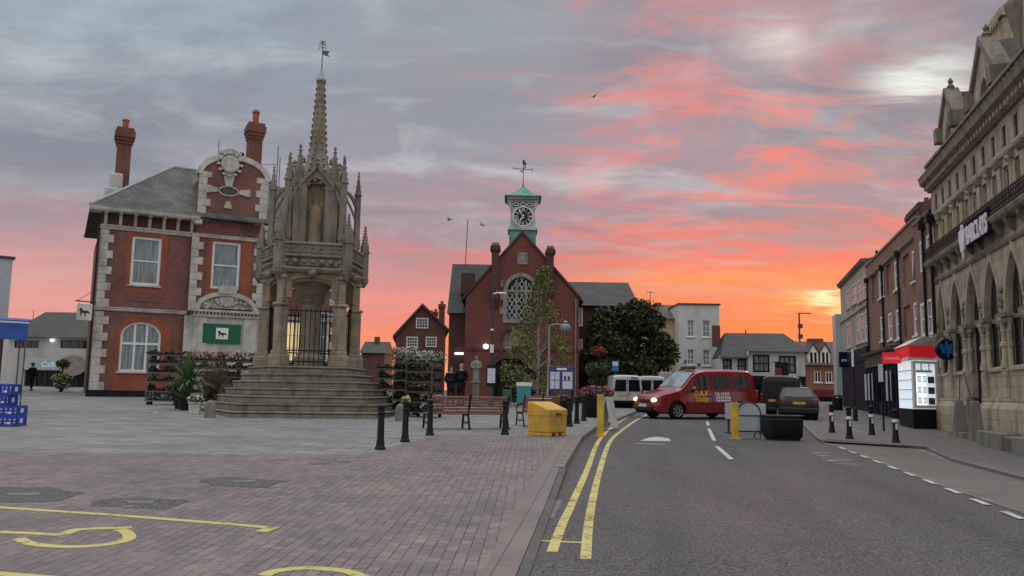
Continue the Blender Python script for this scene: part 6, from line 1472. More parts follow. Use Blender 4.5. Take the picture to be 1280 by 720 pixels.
# projecting red sign
sg_o = thing('projecting_sign', 'small red projecting shop sign with white lettering beside the red fascia', 'sign')
pw = gz(1114, 1); Ysg = 33.0
c0, c1_ = at(1103.5, 454, Ysg), at(1125.5, 441, Ysg)
sg_o.location = ((c0.x + c1_.x) / 2, Ysg, c0.z); hw_ = (c1_.x - c0.x) / 2; hh_ = c1_.z - c0.z
MB().box(-hw_, hw_, -0.05, 0.05, 0, hh_).build('panel', 'shop_red', sg_o, bevel=0.01)
t = text_mb('Connells', 0.168, 0.01); t.xf(Matrix.Translation((0, -0.06, hh_ * 0.36))); t.build('lettering', 'white_text', sg_o)
MB().bar((hw_, 0, hh_ * .5), (hw_ + 1.2, -0.1, hh_ * .5), 0.05).build('bracket', 'black_iron', sg_o)
sg2 = thing('purple_shop_sign', 'dark purple projecting shop sign with small white letters at the far shop', 'sign'); Ys = 58.0
c0, c1_ = at(1049, 459, Ys), at(1064, 440, Ys); sg2.location = ((c0.x + c1_.x) / 2, Ys, c0.z); hw_ = (c1_.x - c0.x) / 2; hh_ = c1_.z - c0.z
MB().box(-hw_, hw_, -0.06, 0.06, 0, hh_).build('panel', 'sign_darkblue', sg2, bevel=0.02)
MB().bar((hw_, 0, hh_ * .5), (hw_ + 1.0, 0, hh_ * .5), 0.05).build('bracket', 'black_iron', sg2)
for i in range(4): MB().box(-0.28 + i * .15, -0.17 + i * .15, -0.07, -0.06, hh_ * .38, hh_ * .52).build('letter', 'white_text', sg2)
# ------------------------------------------------------------------ the stone bank
sb = thing('stone_bank', 'ornate pale stone bank with pointed arcade and gabled dormers at the right edge', 'building', ro_, RA)
S0 = sD + 0.02; SP = 2.12
zPl = zz(1177, 497); zCap = zz(1194, 415); zAr = zz(1175, 352); zBal = zz(1168, 343); zCap2 = zz(1161, 281); zCor = zz(1161, 244); zTopC = zz(1161, 232)
sE = S0 + 17.0
cs = [S0 + 1.0 + SP * i for i in range(8)]
arches = []
wa_ = 0.76; zSpr = zCap + 0.05; rise = zAr - zSpr - 0.25
DOOR = 2
holes = []
for i, c in enumerate(cs):
    w_ = wa_ if i else 0.55
    holes.append(arch_loop(c - w_, c + w_, zPl - 0.02 if i != DOOR else 0.45, zSpr, rise, 14, 'pointed'))
attic = []; up = []
for i in range(17):
    x = S0 + 0.75 + i * SP / 2; attic.append(rect(x - 0.19, x + 0.19, zCap2 + 0.30, zCor - 0.22))
    up.append(rect(x - 0.27, x + 0.27, zBal + 0.75, zCap2 - 0.25))
m = MB(); m.holed(rect(S0, sE, zPl, zCor), [h for i, h in enumerate(holes) if i != DOOR] + attic + up, 0.0, 0.9) if False else None
hd = [(a, max(b, zPl + 0.004)) for a, b in holes[DOOR]]
m.holed(rect(S0, sE, zPl, zAr + .1), [[(a, max(b, zPl + .004)) for a, b in h] for h in holes], 0.0, 0.62); m.build('wall', 'ashlar', sb)
m = MB(); m.holed(rect(S0, sE, zAr + .1, zCap2 + .1), up, 0.0, 0.62); m.holed(rect(S0, sE, zCap2 + .1, zCor), attic, 0.0, 0.62); m.build('upper_wall', 'ashlar', sb)
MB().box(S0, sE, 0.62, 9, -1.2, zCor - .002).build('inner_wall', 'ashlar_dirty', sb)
dc = cs[DOOR]
def gl(s_, y_=-0.5):
    q = GF.o + GF.u * s_ + GF.n * y_; return zg(q.x, q.y) + 0.06 - ro_.z
m = MB()
for a, b in ((S0 - 0.05, dc - wa_ - 0.1), (dc + wa_ + 0.1, sE)):
    m.exx([(0.62, -1.3), (-0.24, -1.3), (-0.24, 0.60), (-0.10, 0.85), (-0.07, 0.90), (-0.07, zPl - 0.14), (-0.13, zPl - 0.1), (-0.13, zPl), (0.62, zPl)], a, b)
m.build('plinth', 'ashlar', sb, bevel=0.02)
for i in range(3): MB().box(dc - wa_ - 0.1, dc + wa_ + 0.1, -0.75 + i * 0.32, 0.6, -1.2, gl(dc) + 0.16 * (i + 1)).build('step', 'post_stone', sb, bevel=0.02)
MB().box(dc - wa_, dc + wa_, 0.20, 0.5, gl(dc) + 0.46, zSpr + rise).build('door', 'black_paint', sb)
for i, (c, h) in enumerate(zip(cs, holes)):
    w_ = wa_ if i else 0.55
    o1 = grow(h, 0.20)[2:]; i1 = grow(h, 0.02)[2:]; m = MB()
    for j in range(len(o1) - 1): m.ex([(i1[j][0], -0.06, i1[j][1]), (o1[j][0], -0.06, o1[j][1]), (o1[j + 1][0], -0.06, o1[j + 1][1]), (i1[j + 1][0], -0.06, i1[j + 1][1])], (0, 0.1, 0))
    i2 = grow(h, -0.12)[2:]
    for j in range(len(o1) - 1): m.ex([(i2[j][0], 0.22, i2[j][1]), (i1[j][0], 0.22, i1[j][1]), (i1[j + 1][0], 0.22, i1[j + 1][1]), (i2[j + 1][0], 0.22, i2[j + 1][1])], (0, 0.2, 0))
    m.build('arch_moulding', 'ashlar_trim', sb)
    if i != DOOR:
        f = MB(); hh = [(a, max(b, zPl + 0.85)) for a, b in h]; f.ring(hh, grow(hh, -0.05), 0.10, 0.6); f.box(c - 0.04, c + 0.04, 0.11, 0.58, zPl + 0.85, zSpr + rise * 0.7); f.box(c - w_, c + w_, 0.11, 0.58, zSpr - 0.1, zSpr + 0.02)
        fo = f.build('window', 'ashlar_dirty', sb); MB().ex([(a, 0.13, b) for a, b in hh], (0, 0.01, 0)).build('pane', 'glass_dark', fo)
        MB().box(c - w_, c + w_, 0.02, 0.5, zPl + .002, zPl + 0.85).build('apron', 'ashlar', sb)
        MB().exx([(-0.05, zPl + .78), (-0.05, zPl + .86), (0.12, zPl + 0.93), (0.12, zPl + .78)], c - w_ + .02, c + w_ - .02).build('sill', 'ashlar_trim', sb)
# columns between the arches, with rings and carved capitals
def column(x, y, r, z0, z1, nm='column', ringz=None, cap=0.45, mat_='ashlar_trim'):
    m = MB(); p = [(r * 1.6, z0), (r * 1.6, z0 + 0.10), (r * 1.25, z0 + 0.16), (r * 1.35, z0 + 0.22), (r, z0 + 0.28)]
    if ringz: p += [(r, ringz - 0.08), (r * 1.5, ringz - 0.05), (r * 1.5, ringz + 0.05), (r, ringz + 0.08)]
    p += [(r * 0.97, z1 - cap), (r * 1.2, z1 - cap + 0.03), (r * 1.0, z1 - cap + 0.07), (r * 1.35, z1 - cap * 0.5), (r * 2.0, z1 - 0.1), (r * 2.1, z1 - 0.09), (r * 2.1, z1)]
    m.lathe(p, 10, (x, y, 0)); return m.build(nm, mat_, sb, smooth=30)
mids = [S0 + 0.22] + [(a + b) / 2 for a, b in zip(cs, cs[1:])]
zr_ = zPl + 0.95 + (zCap - zPl - 0.95) * 0.42
for i, x in enumerate(mids):
    m = MB(); m.box(x - 0.17, x + 0.17, -0.12, -0.001, zPl, zPl + 0.75); m.exx([(-0.12, zPl + 0.75), (-0.05, zPl + 0.85), (0, zPl + 0.85), (0, zPl + 0.75)], x - .17, x + .17)
    m.build('pedestal', 'ashlar', sb, bevel=0.02)
    column(x, -0.05, 0.075, zPl + 0.84, zCap, ringz=zr_, cap=0.4)
    for s_ in (-1, 1):
        column(x + s_ * 0.33, 0.03, 0.05, zPl + 0.86, zCap - 0.02, ringz=zr_, cap=0.4)
    m = MB(); m.box(x - 0.46, x + 0.46, -0.14, 0.45, zCap, zCap + 0.13); rr = random.Random(i)
    for j in range(9): m.lathe([(0, -.08), (.08, -.02), (.06, .07), (0, .09)], 5, (x + rr.uniform(-.42, .42), -0.06 + rr.uniform(-.04, .08), zCap - 0.15 + rr.uniform(-.12, .1)), caps=False)
    m.build('capital', 'ashlar_dirty', sb)
    rr = random.Random(i + 70); m = MB()       # carved bosses in the spandrels
    for j in range(8): m.lathe([(0, -.1), (.09, -.02), (.07, .06), (0, .12)], 5, (x + rr.uniform(-.14, .14), -0.05, zCap + 0.5 + rr.uniform(-.2, .35)), caps=False)
    m.build('carved_boss', 'ashlar_dirty', sb)
# string, balcony ledge with brackets, upper order, cornice, parapet
def band(nm, prof, m_='ashlar_trim', x0=None, x1=None): return MB().exx(prof, S0 - 0.1 if x0 is None else x0, sE if x1 is None else x1).build(nm, m_, sb)
band('string_course', [(0, zAr), (-0.06, zAr), (-0.09, zAr + .08), (-0.06, zAr + .14), (0, zAr + .16)], 'ashlar_dirty')
zb_ = zAr + 0.62
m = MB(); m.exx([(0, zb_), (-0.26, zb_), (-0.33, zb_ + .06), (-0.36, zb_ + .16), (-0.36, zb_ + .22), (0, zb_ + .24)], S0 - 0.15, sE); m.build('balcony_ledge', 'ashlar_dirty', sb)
for i in range(18):
    x = S0 + 0.25 + i * SP / 2; m = MB(); m.exx([(0, zAr + .24), (-0.10, zAr + .30), (-0.26, zb_ - .08), (-0.26, zb_ + 0.01), (0, zb_ + .01)], x - 0.10, x + 0.10)
    m.lathe([(0, -.1), (.11, 0), (0, .1)], 6, (x, -0.15, zb_ - .15), caps=False); m.build('bracket', 'ashlar_dirty', sb)
m = MB(); zq = zb_ + 0.24
m.box(S0 - 0.1, sE, -0.32, -0.28, zq + 0.05, zq + 0.09); m.box(S0 - 0.1, sE, -0.32, -0.28, zq + 0.42, zq + 0.47)
x = S0
while x < sE:
    m.box(x - .012, x + .012, -0.31, -0.29, zq, zq + 0.43)
    L = [(x + 0.1 + 0.08 * math.cos(2 * PI * j / 8), zq + 0.25 + 0.13 * math.sin(2 * PI * j / 8)) for j in range(8)]; m.ring(L, grow(L, -0.025), -0.31, -0.29); x += 0.2
m.build('balcony_rail', 'black_iron', sb)
for i in range(18):
    x = S0 + 0.22 + i * SP / 2
    if i % 2 == 0:
        MB().box(x - 0.17, x + 0.17, -0.07, -0.001, zb_ + .24, zCap2 - 0.2).build('pilaster', 'ashlar', sb, bevel=0.03)
    else: column(x, 0.0, 0.08, zb_ + 0.24, zCap2 - 0.08, cap=0.3)
    m = MB(); m.exx([(0, zCap2 - .22), (-0.08, zCap2 - .18), (-0.14, zCap2 - .05), (-0.14, zCap2 + .04), (0, zCap2 + .06)], x - 0.26, x + 0.26); m.build('capital', 'ashlar_dirty', sb)
band('frieze', [(0, zCap2 + .05), (-0.06, zCap2 + .05), (-0.08, zCap2 + .14), (0, zCap2 + .18)])
for r_ in attic: MB().box(r_[0][0], r_[1][0], 0.05, 0.3, r_[0][1], r_[2][1]).build('pane', 'glass_dark', sb)
for r_ in up: 
    f = MB(); L = rect(r_[0][0], r_[1][0], r_[0][1], r_[2][1]); f.ring(L, grow(L, -0.05), 0.08, 0.3); fo = f.build('window', 'ashlar_trim', sb); MB().box(r_[0][0], r_[1][0], 0.11, 0.28, r_[0][1], r_[2][1]).build('pane', 'glass_dark', fo)
hC = max(0.5, zTopC - zCor)
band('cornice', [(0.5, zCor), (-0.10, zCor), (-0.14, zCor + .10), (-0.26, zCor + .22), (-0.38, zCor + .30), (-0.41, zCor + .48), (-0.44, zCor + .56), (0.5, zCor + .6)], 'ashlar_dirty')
m = MB(); m.box(S0, sE, -0.12, -0.1, zCor + .04, zCor + .22); x = S0
while x < sE: m.box(x, x + 0.16, -0.25, -0.1, zCor + .06, zCor + .2); x += 0.34
m.build('dentils', 'ashlar_trim', sb)
zP0 = zCor + 0.6
m = MB(); m.box(S0, sE, -0.22, 0.1, zP0, zP0 + 0.12); m.box(S0, sE, -0.22, 0.1, zP0 + 0.36, zP0 + 0.46); x = S0
while x < sE: m.box(x, x + 0.2, -0.16, 0.04, zP0 + 0.12, zP0 + 0.36); x += 0.38
m.build('parapet', 'ashlar_dirty', sb)
MB().exx([(0.4, zP0), (5.0, zP0 + 3.2), (9, zP0)], S0, sE).build('roof', 'slate_dark', sb)
def dormer(c, w_, zt, zb_, y0=0.0, dep=4.0, fin=True):
    zs = zb_ + (zt - zb_) * 0.50
    L = [(c - w_, zb_), (c + w_, zb_), (c + w_, zs), (c + w_ * 1.15, zs + .1), (c, zt), (c - w_ * 1.15, zs + .1), (c - w_, zs)]
    op = arch_loop(c - w_ * .42, c + w_ * .42, zb_ + .5, zb_ + (zs - zb_) * .75, w_ * .7, 8, 'pointed')
    m = MB(); m.holed(L, [op], y0, y0 + 0.4); m.exy([(c - w_ * .96, zb_), (c + w_ * .96, zb_), (c + w_ * .96, zs - .1), (c, zt - .25), (c - w_ * .96, zs - .1)], y0 + .4, y0 + dep); d = m.build('dormer', 'ashlar', sb)
    m = MB()
    for s_ in (-1, 1): m.ex([(c + s_ * w_ * 1.25, y0 - .1, zs), (c + s_ * w_ * 1.25, y0 - .1, zs + .28), (c, y0 - .1, zt + .28), (c, y0 - .1, zt)], (0, 0.5, 0)); m.box(c + s_ * w_ * 1.1 - .2, c + s_ * w_ * 1.1 + .2, y0 - .22, y0 + .4, zs - .25, zs + .3)
    if fin: m.lathe([(.14, 0), (.10, .15), (.14, .2), (.06, .3), (.10, .4), (.04, .5), (.01, .55)], 8, (c, y0 + .15, zt + .1))
    m.build('coping', 'ashlar_dirty', d, bevel=0.02)
    m = MB()
    for s_ in (-1, 1): m.ex([(c + s_ * w_ * 1.2, y0 + .4, zs - .05), (c + s_ * w_ * 1.2, y0 + .4, zs + .07), (c, y0 + .4, zt + .1), (c, y0 + .4, zt - .05)], (0, dep - .5, 0))
    m.build('dormer_roof', 'slate_dark', d)
    MB().ex([(a, y0 + .3, b) for a, b in op], (0, 0.02, 0)).build('pane', 'glass_dark', d)
c1s = GF.s(1184.5, 150); dormer(c1s, 0.95, zz(1184.5, 117), zz(1185, 205))
c2s = GF.s(1229, 100); dormer(c2s, 1.15, zz(1229, 52), zz(1230, 175))
q = GF.p(1236, 68, 1.8), GF.p(1268, 68, 1.8); z1 = zz(1251, 28, 1.8)
c_ = MB(); c_.box(q[0][0], q[1][0], 1.5, 2.4, zP0, z1 - .3); c_.box(q[0][0] - .12, q[1][0] + .12, 1.4, 2.5, z1 - .3, z1)
x = q[0][0]
while x < q[1][0] - .1: c_.box(x, x + .12, 1.36, 1.4, z1 - .5, z1 - .3); x += .26
o = c_.build('chimney', 'ashlar', sb, bevel=0.03)
for t in (0.22, 0.62): MB().lathe([(.2, 0), (.17, .3), (.22, .5), (.17, .55), (.15, .62)], 10, (q[0][0] + (q[1][0] - q[0][0]) * t, 1.95, z1)).build('chimney_pot', 'ashlar_trim', o, smooth=30)
# corbelled corner turret and tall gable at the frame edge
tx = GF.s(1270, 60) + 0.35; zt0 = zz(1262, 70)
m = MB(); m.lathe([(0.05, zt0 - 0.6), (0.22, zt0 - .2), (0.26, zt0 + .3), (0.36, zt0 + .7), (0.44, zt0 + 1.0), (0.44, zt0 + 1.1), (0.34, zt0 + 1.2), (0.34, zt0 + 2.6), (0.44, zt0 + 2.7), (0.44, zt0 + 2.9), (0.1, zt0 + 5.2)], 8, (tx, 0.1, 0)); m.build('turret', 'ashlar_dirty', sb)
x0t = tx + 0.2; MB().box(x0t, sE, 0.0, 6, zP0 - 0.1, zP0 + 6.5).build('tower_wall', 'ashlar', sb)
MB().exy(arch_loop(x0t + .6, x0t + 1.5, zP0 + 1, zP0 + 2.6, 0.9, 10, 'pointed'), -0.01, 0.1).build('pane', 'glass_dark', sb)
# lettering and emblem on the ledge
t0, t1 = GF.p(1208, 300, -0.38), GF.p(1233.5, 283, -0.38)
Ltxt = t1[0] - t0[0]; tt = text_mb('BARCLAYS', 1.0, 0.03, 1.0, 0.02); wd = max(v[0] for v in tt.v) - min(v[0] for v in tt.v)
k_ = Ltxt / wd; hgt_ = 0.80
zsg = GF.p(1208, 306, -0.38)[1]
lt = thing('bank_lettering', 'silver capital letters and eagle emblem standing on the stone bank balcony', 'sign', ro_, RA)
tt.v = [((v[0]) * k_ + (t0[0] + t1[0]) / 2, v[1] - 0.38, v[2] * hgt_ + zsg) for v in tt.v]; tt.build('lettering', 'silver_text', lt)
MB().box(t0[0] - .1, t1[0] + .1, -0.35, -0.31, zsg - .06, zsg + .70).build('rail_shade_sheet', 'rail_shade', lt)  # dark sheet stands in for the railing shade behind the letters
def eagle(sx, sz, cx, cz, y0, y1):
    h = [(0, -0.52), (0.10, -0.42), (0.12, -0.28), (0.26, -0.22), (0.34, -0.06), (0.44, 0.10), (0.46, 0.34), (0.34, 0.28), (0.26, 0.36), (0.16, 0.24), (0.08, 0.30), (0.10, 0.42), (0.0, 0.50)]
    L = h + [(-x, z) for x, z in h[::-1][1:-1]]
    L[-1] = (-0.14, 0.40)
    return MB().exy([(cx + x * sx, cz + z * sz) for x, z in L], y0, y1)
eg = GF.p(1203.5, 303, -0.38); eagle(0.75, 1.15, eg[0], eg[1], -0.42, -0.36).build('eagle_emblem', 'silver_text', lt)
# round hanging sign
Yr = 30.0; c = at(1182.5, 437, Yr); rs = thing('round_sign', 'round dark blue hanging sign with a bright blue eagle on the stone bank', 'sign', c, 0.0)
m = MB(); m.lathe([(0.0, -0.07), (0.36, -0.07), (0.385, -0.04), (0.385, 0.04), (0.36, 0.07), (0.0, 0.07)], 32, caps=False); m.xf(rotm('X', 90).to_4x4()); m.build('disc', 'sign_darkblue', rs, smooth=40)
eagle(0.62, 0.60, 0, 0.0, -0.085, -0.07).build('eagle_emblem', 'sign_blue', rs)
MB().bar((0.36, 0, 0.1), (1.3, -0.2, 0.1), 0.05).build('bracket', 'black_iron', rs)
# stone posts, chain and low wall before the bank
def tpost(px, py, lab, h=1.15):
    s_, z_ = GF.p(px, py - 8, -0.62); p = GF.o + GF.u * s_ + GF.n * -0.62; p.z = zg(p.x, p.y) + 0.06
    o = MB().lathe([(0.30, -0.1), (0.29, 0.0), (0.15, h), (0.12, h + .02)], 4, phase=PI / 4).build('stone_post', 'post_stone', bevel=0.03); o.location = p; o.rotation_euler = (0, 0, RA)
    tag(o, lab, 'stone post', 'tapered stone posts before the stone bank'); return p + Vector((0, 0, h))
pa = tpost(1200, 540, 'tapered square stone post nearer the lit shop, chained to the stone bank')
pb = tpost(1220, 541.5, 'tapered square stone post beside the bank door steps')
dpos = sb.matrix_basis @ Vector((dc - wa_ - .2, -0.25, 1.9))
def chain(p, q, lab):
    m = MB(); pts = [p.lerp(q, t) - Vector((0, 0, 0.22 * math.sin(PI * t))) for t in [i / 12 for i in range(13)]]; m.tube(pts, 0.018, 5)
    tag(m.build('chain', 'black_iron'), lab, 'chain')
chain(pa, sb.matrix_basis @ Vector((dc - wa_ - .6, -0.2, 1.65)), 'black chain from the tapered post nearer the shop to the bank wall')
chain(pb, sb.matrix_basis @ Vector((dc - wa_ + 0.0, -0.2, 1.75)), 'black chain from the tapered post by the door to the bank wall')
m = MB(); a = GF.s(1224, 540); lw0 = GF.p(1222, 541, -1.0)[0]; lw1 = GF.p(1252, 552, -1.0)[0]; lw2 = GF.p(1267, 556, -1.0)[0]
m = MB(); wz = gl(lw1); m.box(lw0, lw1, -1.05, -0.55, wz - .5, wz + 0.44); m.box(lw1, lw2, -0.95, -0.55, wz - .5, wz + 0.38); m.box(lw2, lw2 + 4, -1.05, -0.55, wz - .5, wz + 0.42)
m.build('low_wall', 'post_stone', None, bevel=0.03)
o = bpy.data.objects['low_wall']; o.location = ro_; o.rotation_euler = (0, 0, RA); tag(o, 'low pale stone wall along the foot of the stone bank', 'wall')
MB().box(lw1 + .02, lw2 - .02, -0.98, -0.951, wz - .2, wz + 0.33).build('recess', 'iron_cover', o)
# ------------------------------------------------------------------ vehicles
def lerp_tab(tab, x):
    for (x0, v0), (x1, v1) in zip(tab, tab[1:]):
        if x <= x1:
            t = 0 if x1 == x0 else max(0, (x - x0) / (x1 - x0)); return v0 + (v1 - v0) * t
    return tab[-1][1]
class Body:
    """a car body as a skin: stations along the length (x from the nose back), a rounded section at each"""
    def __init__(s, L, W, top, belt, sill, hw, roofin, wheels, wr, hood=None):
        s.L, s.top, s.belt, s.sill, s.hw, s.roofin, s.wheels, s.wr, s.W = L, top, belt, sill, hw, roofin, wheels, wr, W
    def arch(s, x):
        z = lerp_tab(s.sill, x); r = s.wr + 0.055
        for w in s.wheels:
            d = abs(x - w)
            if d < r: z = max(z, s.wr + math.sqrt(r * r - d * d) * 0.98)
        return z
    def pt(s, x, t, side=1, arch=True):
        """t from 0 at the sill, 1 at the belt, 2 at the roof edge, 3 at the roof centre"""
        zs, zb, zt = (s.arch(x) if arch else lerp_tab(s.sill, x)), lerp_tab(s.belt, x), lerp_tab(s.top, x); h = lerp_tab(s.hw, x)
        up = max(0.02, zt - zb); ri = lerp_tab(s.roofin, x) * min(1.0, up / 0.5)
        if t <= 1:
            bulge = 0.035 * math.sin(PI * min(1, max(0, (zs + (zb - zs) * t - 0.2) / max(.1, zb - .2))))
            z = zs + (zb - zs) * t; y = h - 0.035 + bulge
            return Vector((x, side * y, z))
        if t <= 2:
            u = t - 1; rad = min(0.12, up * 0.45)
            return Vector((x, side * (h - 0.035 - ri * u), zb + (up - rad * 0.9) * u))
        u = t - 2; y2 = h - 0.035 - ri; rad = min(0.12, up * 0.45)
        k = min(1, u * 2.2); zc = zt - rad * 0.9 * (1 - math.sin(k * PI / 2)) - 0.0
        yy = y2 * (1 - u) if u > 0.06 else y2
        return Vector((x, side * yy, zt - rad * .9 * (1 - math.sin(min(1, u * 4) * PI / 2)) + 0.02 * u))
    def skin(s, n=72):
        xs = sorted(set([s.L * i / n for i in range(n + 1)] + [w + d for w in s.wheels for d in (-s.wr - .056, -s.wr - .04, s.wr + .04, s.wr + .056)]))
        xs = [x for x in xs if 0 <= x <= s.L]
        ts = [0, .08, .25, .5, .75, .93, 1, 1.1, 1.35, 1.7, 1.9, 2, 2.05, 2.12, 2.25, 2.5, 2.8, 3]
        mb = MB(); rows = []
        for x in xs:
            r = [s.pt(x, t, -1) for t in ts] + [s.pt(x, t, 1) for t in ts[::-1][1:]]
            rows.append(r)
        m = len(rows[0]); vs = [p for r in rows for p in r]; fs = []
        for i in range(len(rows) - 1):
            for j in range(m - 1): fs.append((i * m + j, i * m + j + 1, (i + 1) * m + j + 1, (i + 1) * m + j))
        fs.append(tuple(range(m))); fs.append(tuple((len(rows) - 1) * m + j for j in range(m)))
        return mb.add(vs, fs)
    def patch(s, pts, side, off=0.008, n=8):
        """a panel on the side: corner list of (x, t) as a quad, bilinear"""
        mb = MB(); vs = []
        (a, b, c, d) = pts
        for i in range(n + 1):
            for j in range(n + 1):
                u, v = i / n, j / n
                x = (a[0] * (1 - u) + b[0] * u) * (1 - v) + (d[0] * (1 - u) + c[0] * u) * v
                t = (a[1] * (1 - u) + b[1] * u) * (1 - v) + (d[1] * (1 - u) + c[1] * u) * v
                p = s.pt(x, t, side, False); p.y += side * off; vs.append(p)
        return mb.add(vs, [(i * (n + 1) + j, i * (n + 1) + j + 1, (i + 1) * (n + 1) + j + 1, (i + 1) * (n + 1) + j) for i in range(n) for j in range(n)])
    def across(s, x0, t0_, x1, k=0.86, off=0.012, n=10, dx=0.0):
        """glass across the car between two stations (windscreen or rear window), on the roof line"""
        mb = MB(); vs = []
        for i in range(n + 1):
            x = x0 + (x1 - x0) * i / n; z = lerp_tab(s.top, x)
            for j in range(9):
                f = -1 + 2 * j / 8; y = lerp_tab(s.hw, x) - .035 - lerp_tab(s.roofin, x) * min(1, max(0.02, z - lerp_tab(s.belt, x)) / .5)
                vs.append(Vector((x + dx, f * y * k, z + off + 0.02 * (1 - abs(f)))))
        return mb.add(vs, [(i * 9 + j, i * 9 + j + 1, (i + 1) * 9 + j + 1, (i + 1) * 9 + j) for i in range(n) for j in range(8)])
def wheel(par, x, y, r, w=0.2):
    s_ = 1 if y > 0 else -1
    m = MB(); m.lathe([(r * .62, -w / 2), (r * .93, -w / 2), (r, -w / 2 + .03), (r, w / 2 - .03), (r * .93, w / 2), (r * .62, w / 2)], 28); m.xf(Matrix.Translation((x, y, r)) @ rotm('X', 90).to_4x4())
    o = m.build('wheel', 'rubber', par, smooth=40)
    m = MB(); m.lathe([(0, 0.0), (.05, .0), (.06, -.02), (r * .5, -.035), (r * .6, .02), (r * .64, .03), (r * .64, -.04)], 20, caps=False); 
    for i in range(7):
        a = 2 * PI * i / 7; m.bar((0.05 * math.cos(a), .05 * math.sin(a), .012), (r * .6 * math.cos(a), r * .6 * math.sin(a), .012), 0.06, 0.03)
    m.xf(Matrix.Translation((x, y + s_ * (w / 2 - .01), r)) @ rotm('X', -90 * s_).to_4x4()); m.build('rim', 'rim', o, smooth=40)
def tilt(o, p, heading):
    """stand a vehicle on the sloping road: its nose points along heading"""
    f = Vector((math.cos(heading), math.sin(heading), 0)); f.z = GA * f.x + GB * f.y; f.normalize()
    up = Vector((-GA, -GB, 1)).normalized(); y = up.cross(f).normalized()   # body x runs from nose to tail, so x = -f
    mt = Matrix((-f, -y, up)).transposed().to_4x4(); mt.translation = p; o.matrix_world = mt
def number_plate(par, x, w, z, mat_, txt, face, y=0.0):
    pl = MB().box(x - .012, x + .012, y - .26, y + .26, z - .055, z + .055).build('number_plate', mat_, par)
# red people carrier taxi
L = 4.75
tx = Body(L, 1.85,
    [(0, .72), (.06, .80), (.25, .90), (.7, 1.02), (1.0, 1.10), (1.12, 1.17), (1.45, 1.46), (1.75, 1.73), (1.95, 1.84), (2.3, 1.91), (3.2, 1.94), (4.2, 1.92), (4.45, 1.88), (4.56, 1.75), (4.64, 1.35), (4.72, 1.0), (4.75, .9)],
    [(0, .66), (.25, .82), (1.0, .98), (1.5, 1.06), (4.3, 1.12), (4.60, 1.10), (4.75, .86)],
    [(0, .34), (.15, .27), (.6, .24), (4.2, .26), (4.75, .36)],
    [(0, .70), (.1, .80), (.4, .89), (1.0, .925), (4.2, .925), (4.6, .90), (4.75, .86)],
    [(0, .05), (1.0, .08), (1.7, .17), (2.2, .15), (4.2, .14), (4.75, .12)], (0.92, 3.74), 0.33)
HD = math.atan2(-math.sin(R(23)), -math.cos(R(23)))
tp = gnd(862, 523)
taxi = thing('taxi', 'red people carrier taxi with lit headlights turning across the street', 'taxi')
tx.skin().build('body', 'car_red', taxi, smooth=38)
MB().box(.15, 4.6, -.80, .80, .20, .75).build('underbody', 'rubber', taxi)
for i, w_ in enumerate(tx.wheels):
    for s_ in (-1, 1): wheel(taxi, w_, s_ * .80, .33)
tx.across(1.16, 0, 1.88, 0.90).build('windscreen', 'windscreen', taxi, smooth=60)
for s_ in (-1, 1):
    for q in (((1.28, 1.06), (2.42, 1.10), (2.34, 1.84), (1.86, 1.78)), ((2.58, 1.12), (3.32, 1.12), (3.30, 1.82), (2.58, 1.82)), ((3.52, 1.12), (4.34, 1.12), (4.24, 1.80), (3.52, 1.82))):
        tx.patch(q, s_).build('side_window', 'car_glass', taxi, smooth=60)
    m = MB(); m.join(tx.patch(((2.50, .10), (2.515, .10), (2.515, 1.95), (2.50, 1.95)), s_, .004, 10)); m.build('door_seam', 'black_paint', taxi)
    m = MB(); m.join(tx.patch(((3.42, .10), (3.435, .10), (3.435, 1.95), (3.42, 1.95)), s_, .004, 10)); m.build('door_seam', 'black_paint', taxi)
    m = MB(); m.join(tx.patch(((1.32, .10), (1.335, .10), (1.335, 1.0), (1.32, 1.0)), s_, .004, 10)); m.build('door_seam', 'black_paint', taxi)
    m = MB(); m.join(tx.patch(((1.34, .40), (3.30, .40), (3.30, .52), (1.34, .52)), s_, .018, 8)); m.build('rub_strip', 'car_red', taxi, smooth=30)
    h_ = tx.pt(2.38, .78, s_); MB().cbox((2.36, s_ * (abs(h_.y) + .02), h_.z), (.2, .03, .035)).build('door_handle', 'black_paint', taxi, bevel=.01)
    mm = tx.pt(1.62, 1.2, s_); m = MB(); m.lathe([(0, -.1), (.09, -.08), (.12, 0), (.09, .08), (0, .1)], 12, (1.62, s_ * (abs(mm.y) + .13), mm.z), sy=.9, sx=.7, caps=False); m.build('mirror', 'car_red', taxi, smooth=60)
    # headlamp wrapped round the corner of the nose
    hl_ = MB(); n = 6; vs = []
    for i in range(n + 1):
        for j in range(5):
            u, v = i / n, j / 4; yy = .42 + .42 * u; xx = .02 + .30 * u ** 2.2
            zz_ = .60 + .05 * u + (.16 + .05 * u) * v; vs.append((xx - .02 + .10 * v, s_ * yy, zz_))
    hl_.add(vs, [(i * 5 + j, i * 5 + j + 1, (i + 1) * 5 + j + 1, (i + 1) * 5 + j) for i in range(n) for j in range(4)]); ho_ = hl_.build('headlight', 'glass_net', taxi, smooth=60)
    MB().lathe([(0, -.09), (.10, -.06), (.13, 0), (.10, .06), (0, .09)], 14, (0.06, s_ * .63, .71), caps=False).build('lamp', 'headlamp_on', ho_, smooth=60)
    MB().cbox((4.70, s_ * .80, .98), (.10, .14, .36)).build('tail_light', 'tail', taxi, bevel=.03)
m = MB(); m.cbox((-.005, 0, .50), (.10, 1.35, .20)); gr = m.build('bumper', 'car_red', taxi, bevel=.05, seg=2)
MB().cbox((.0, 0, .66), (.07, .62, .07)).build('grille', 'black_paint', taxi, bevel=.02)
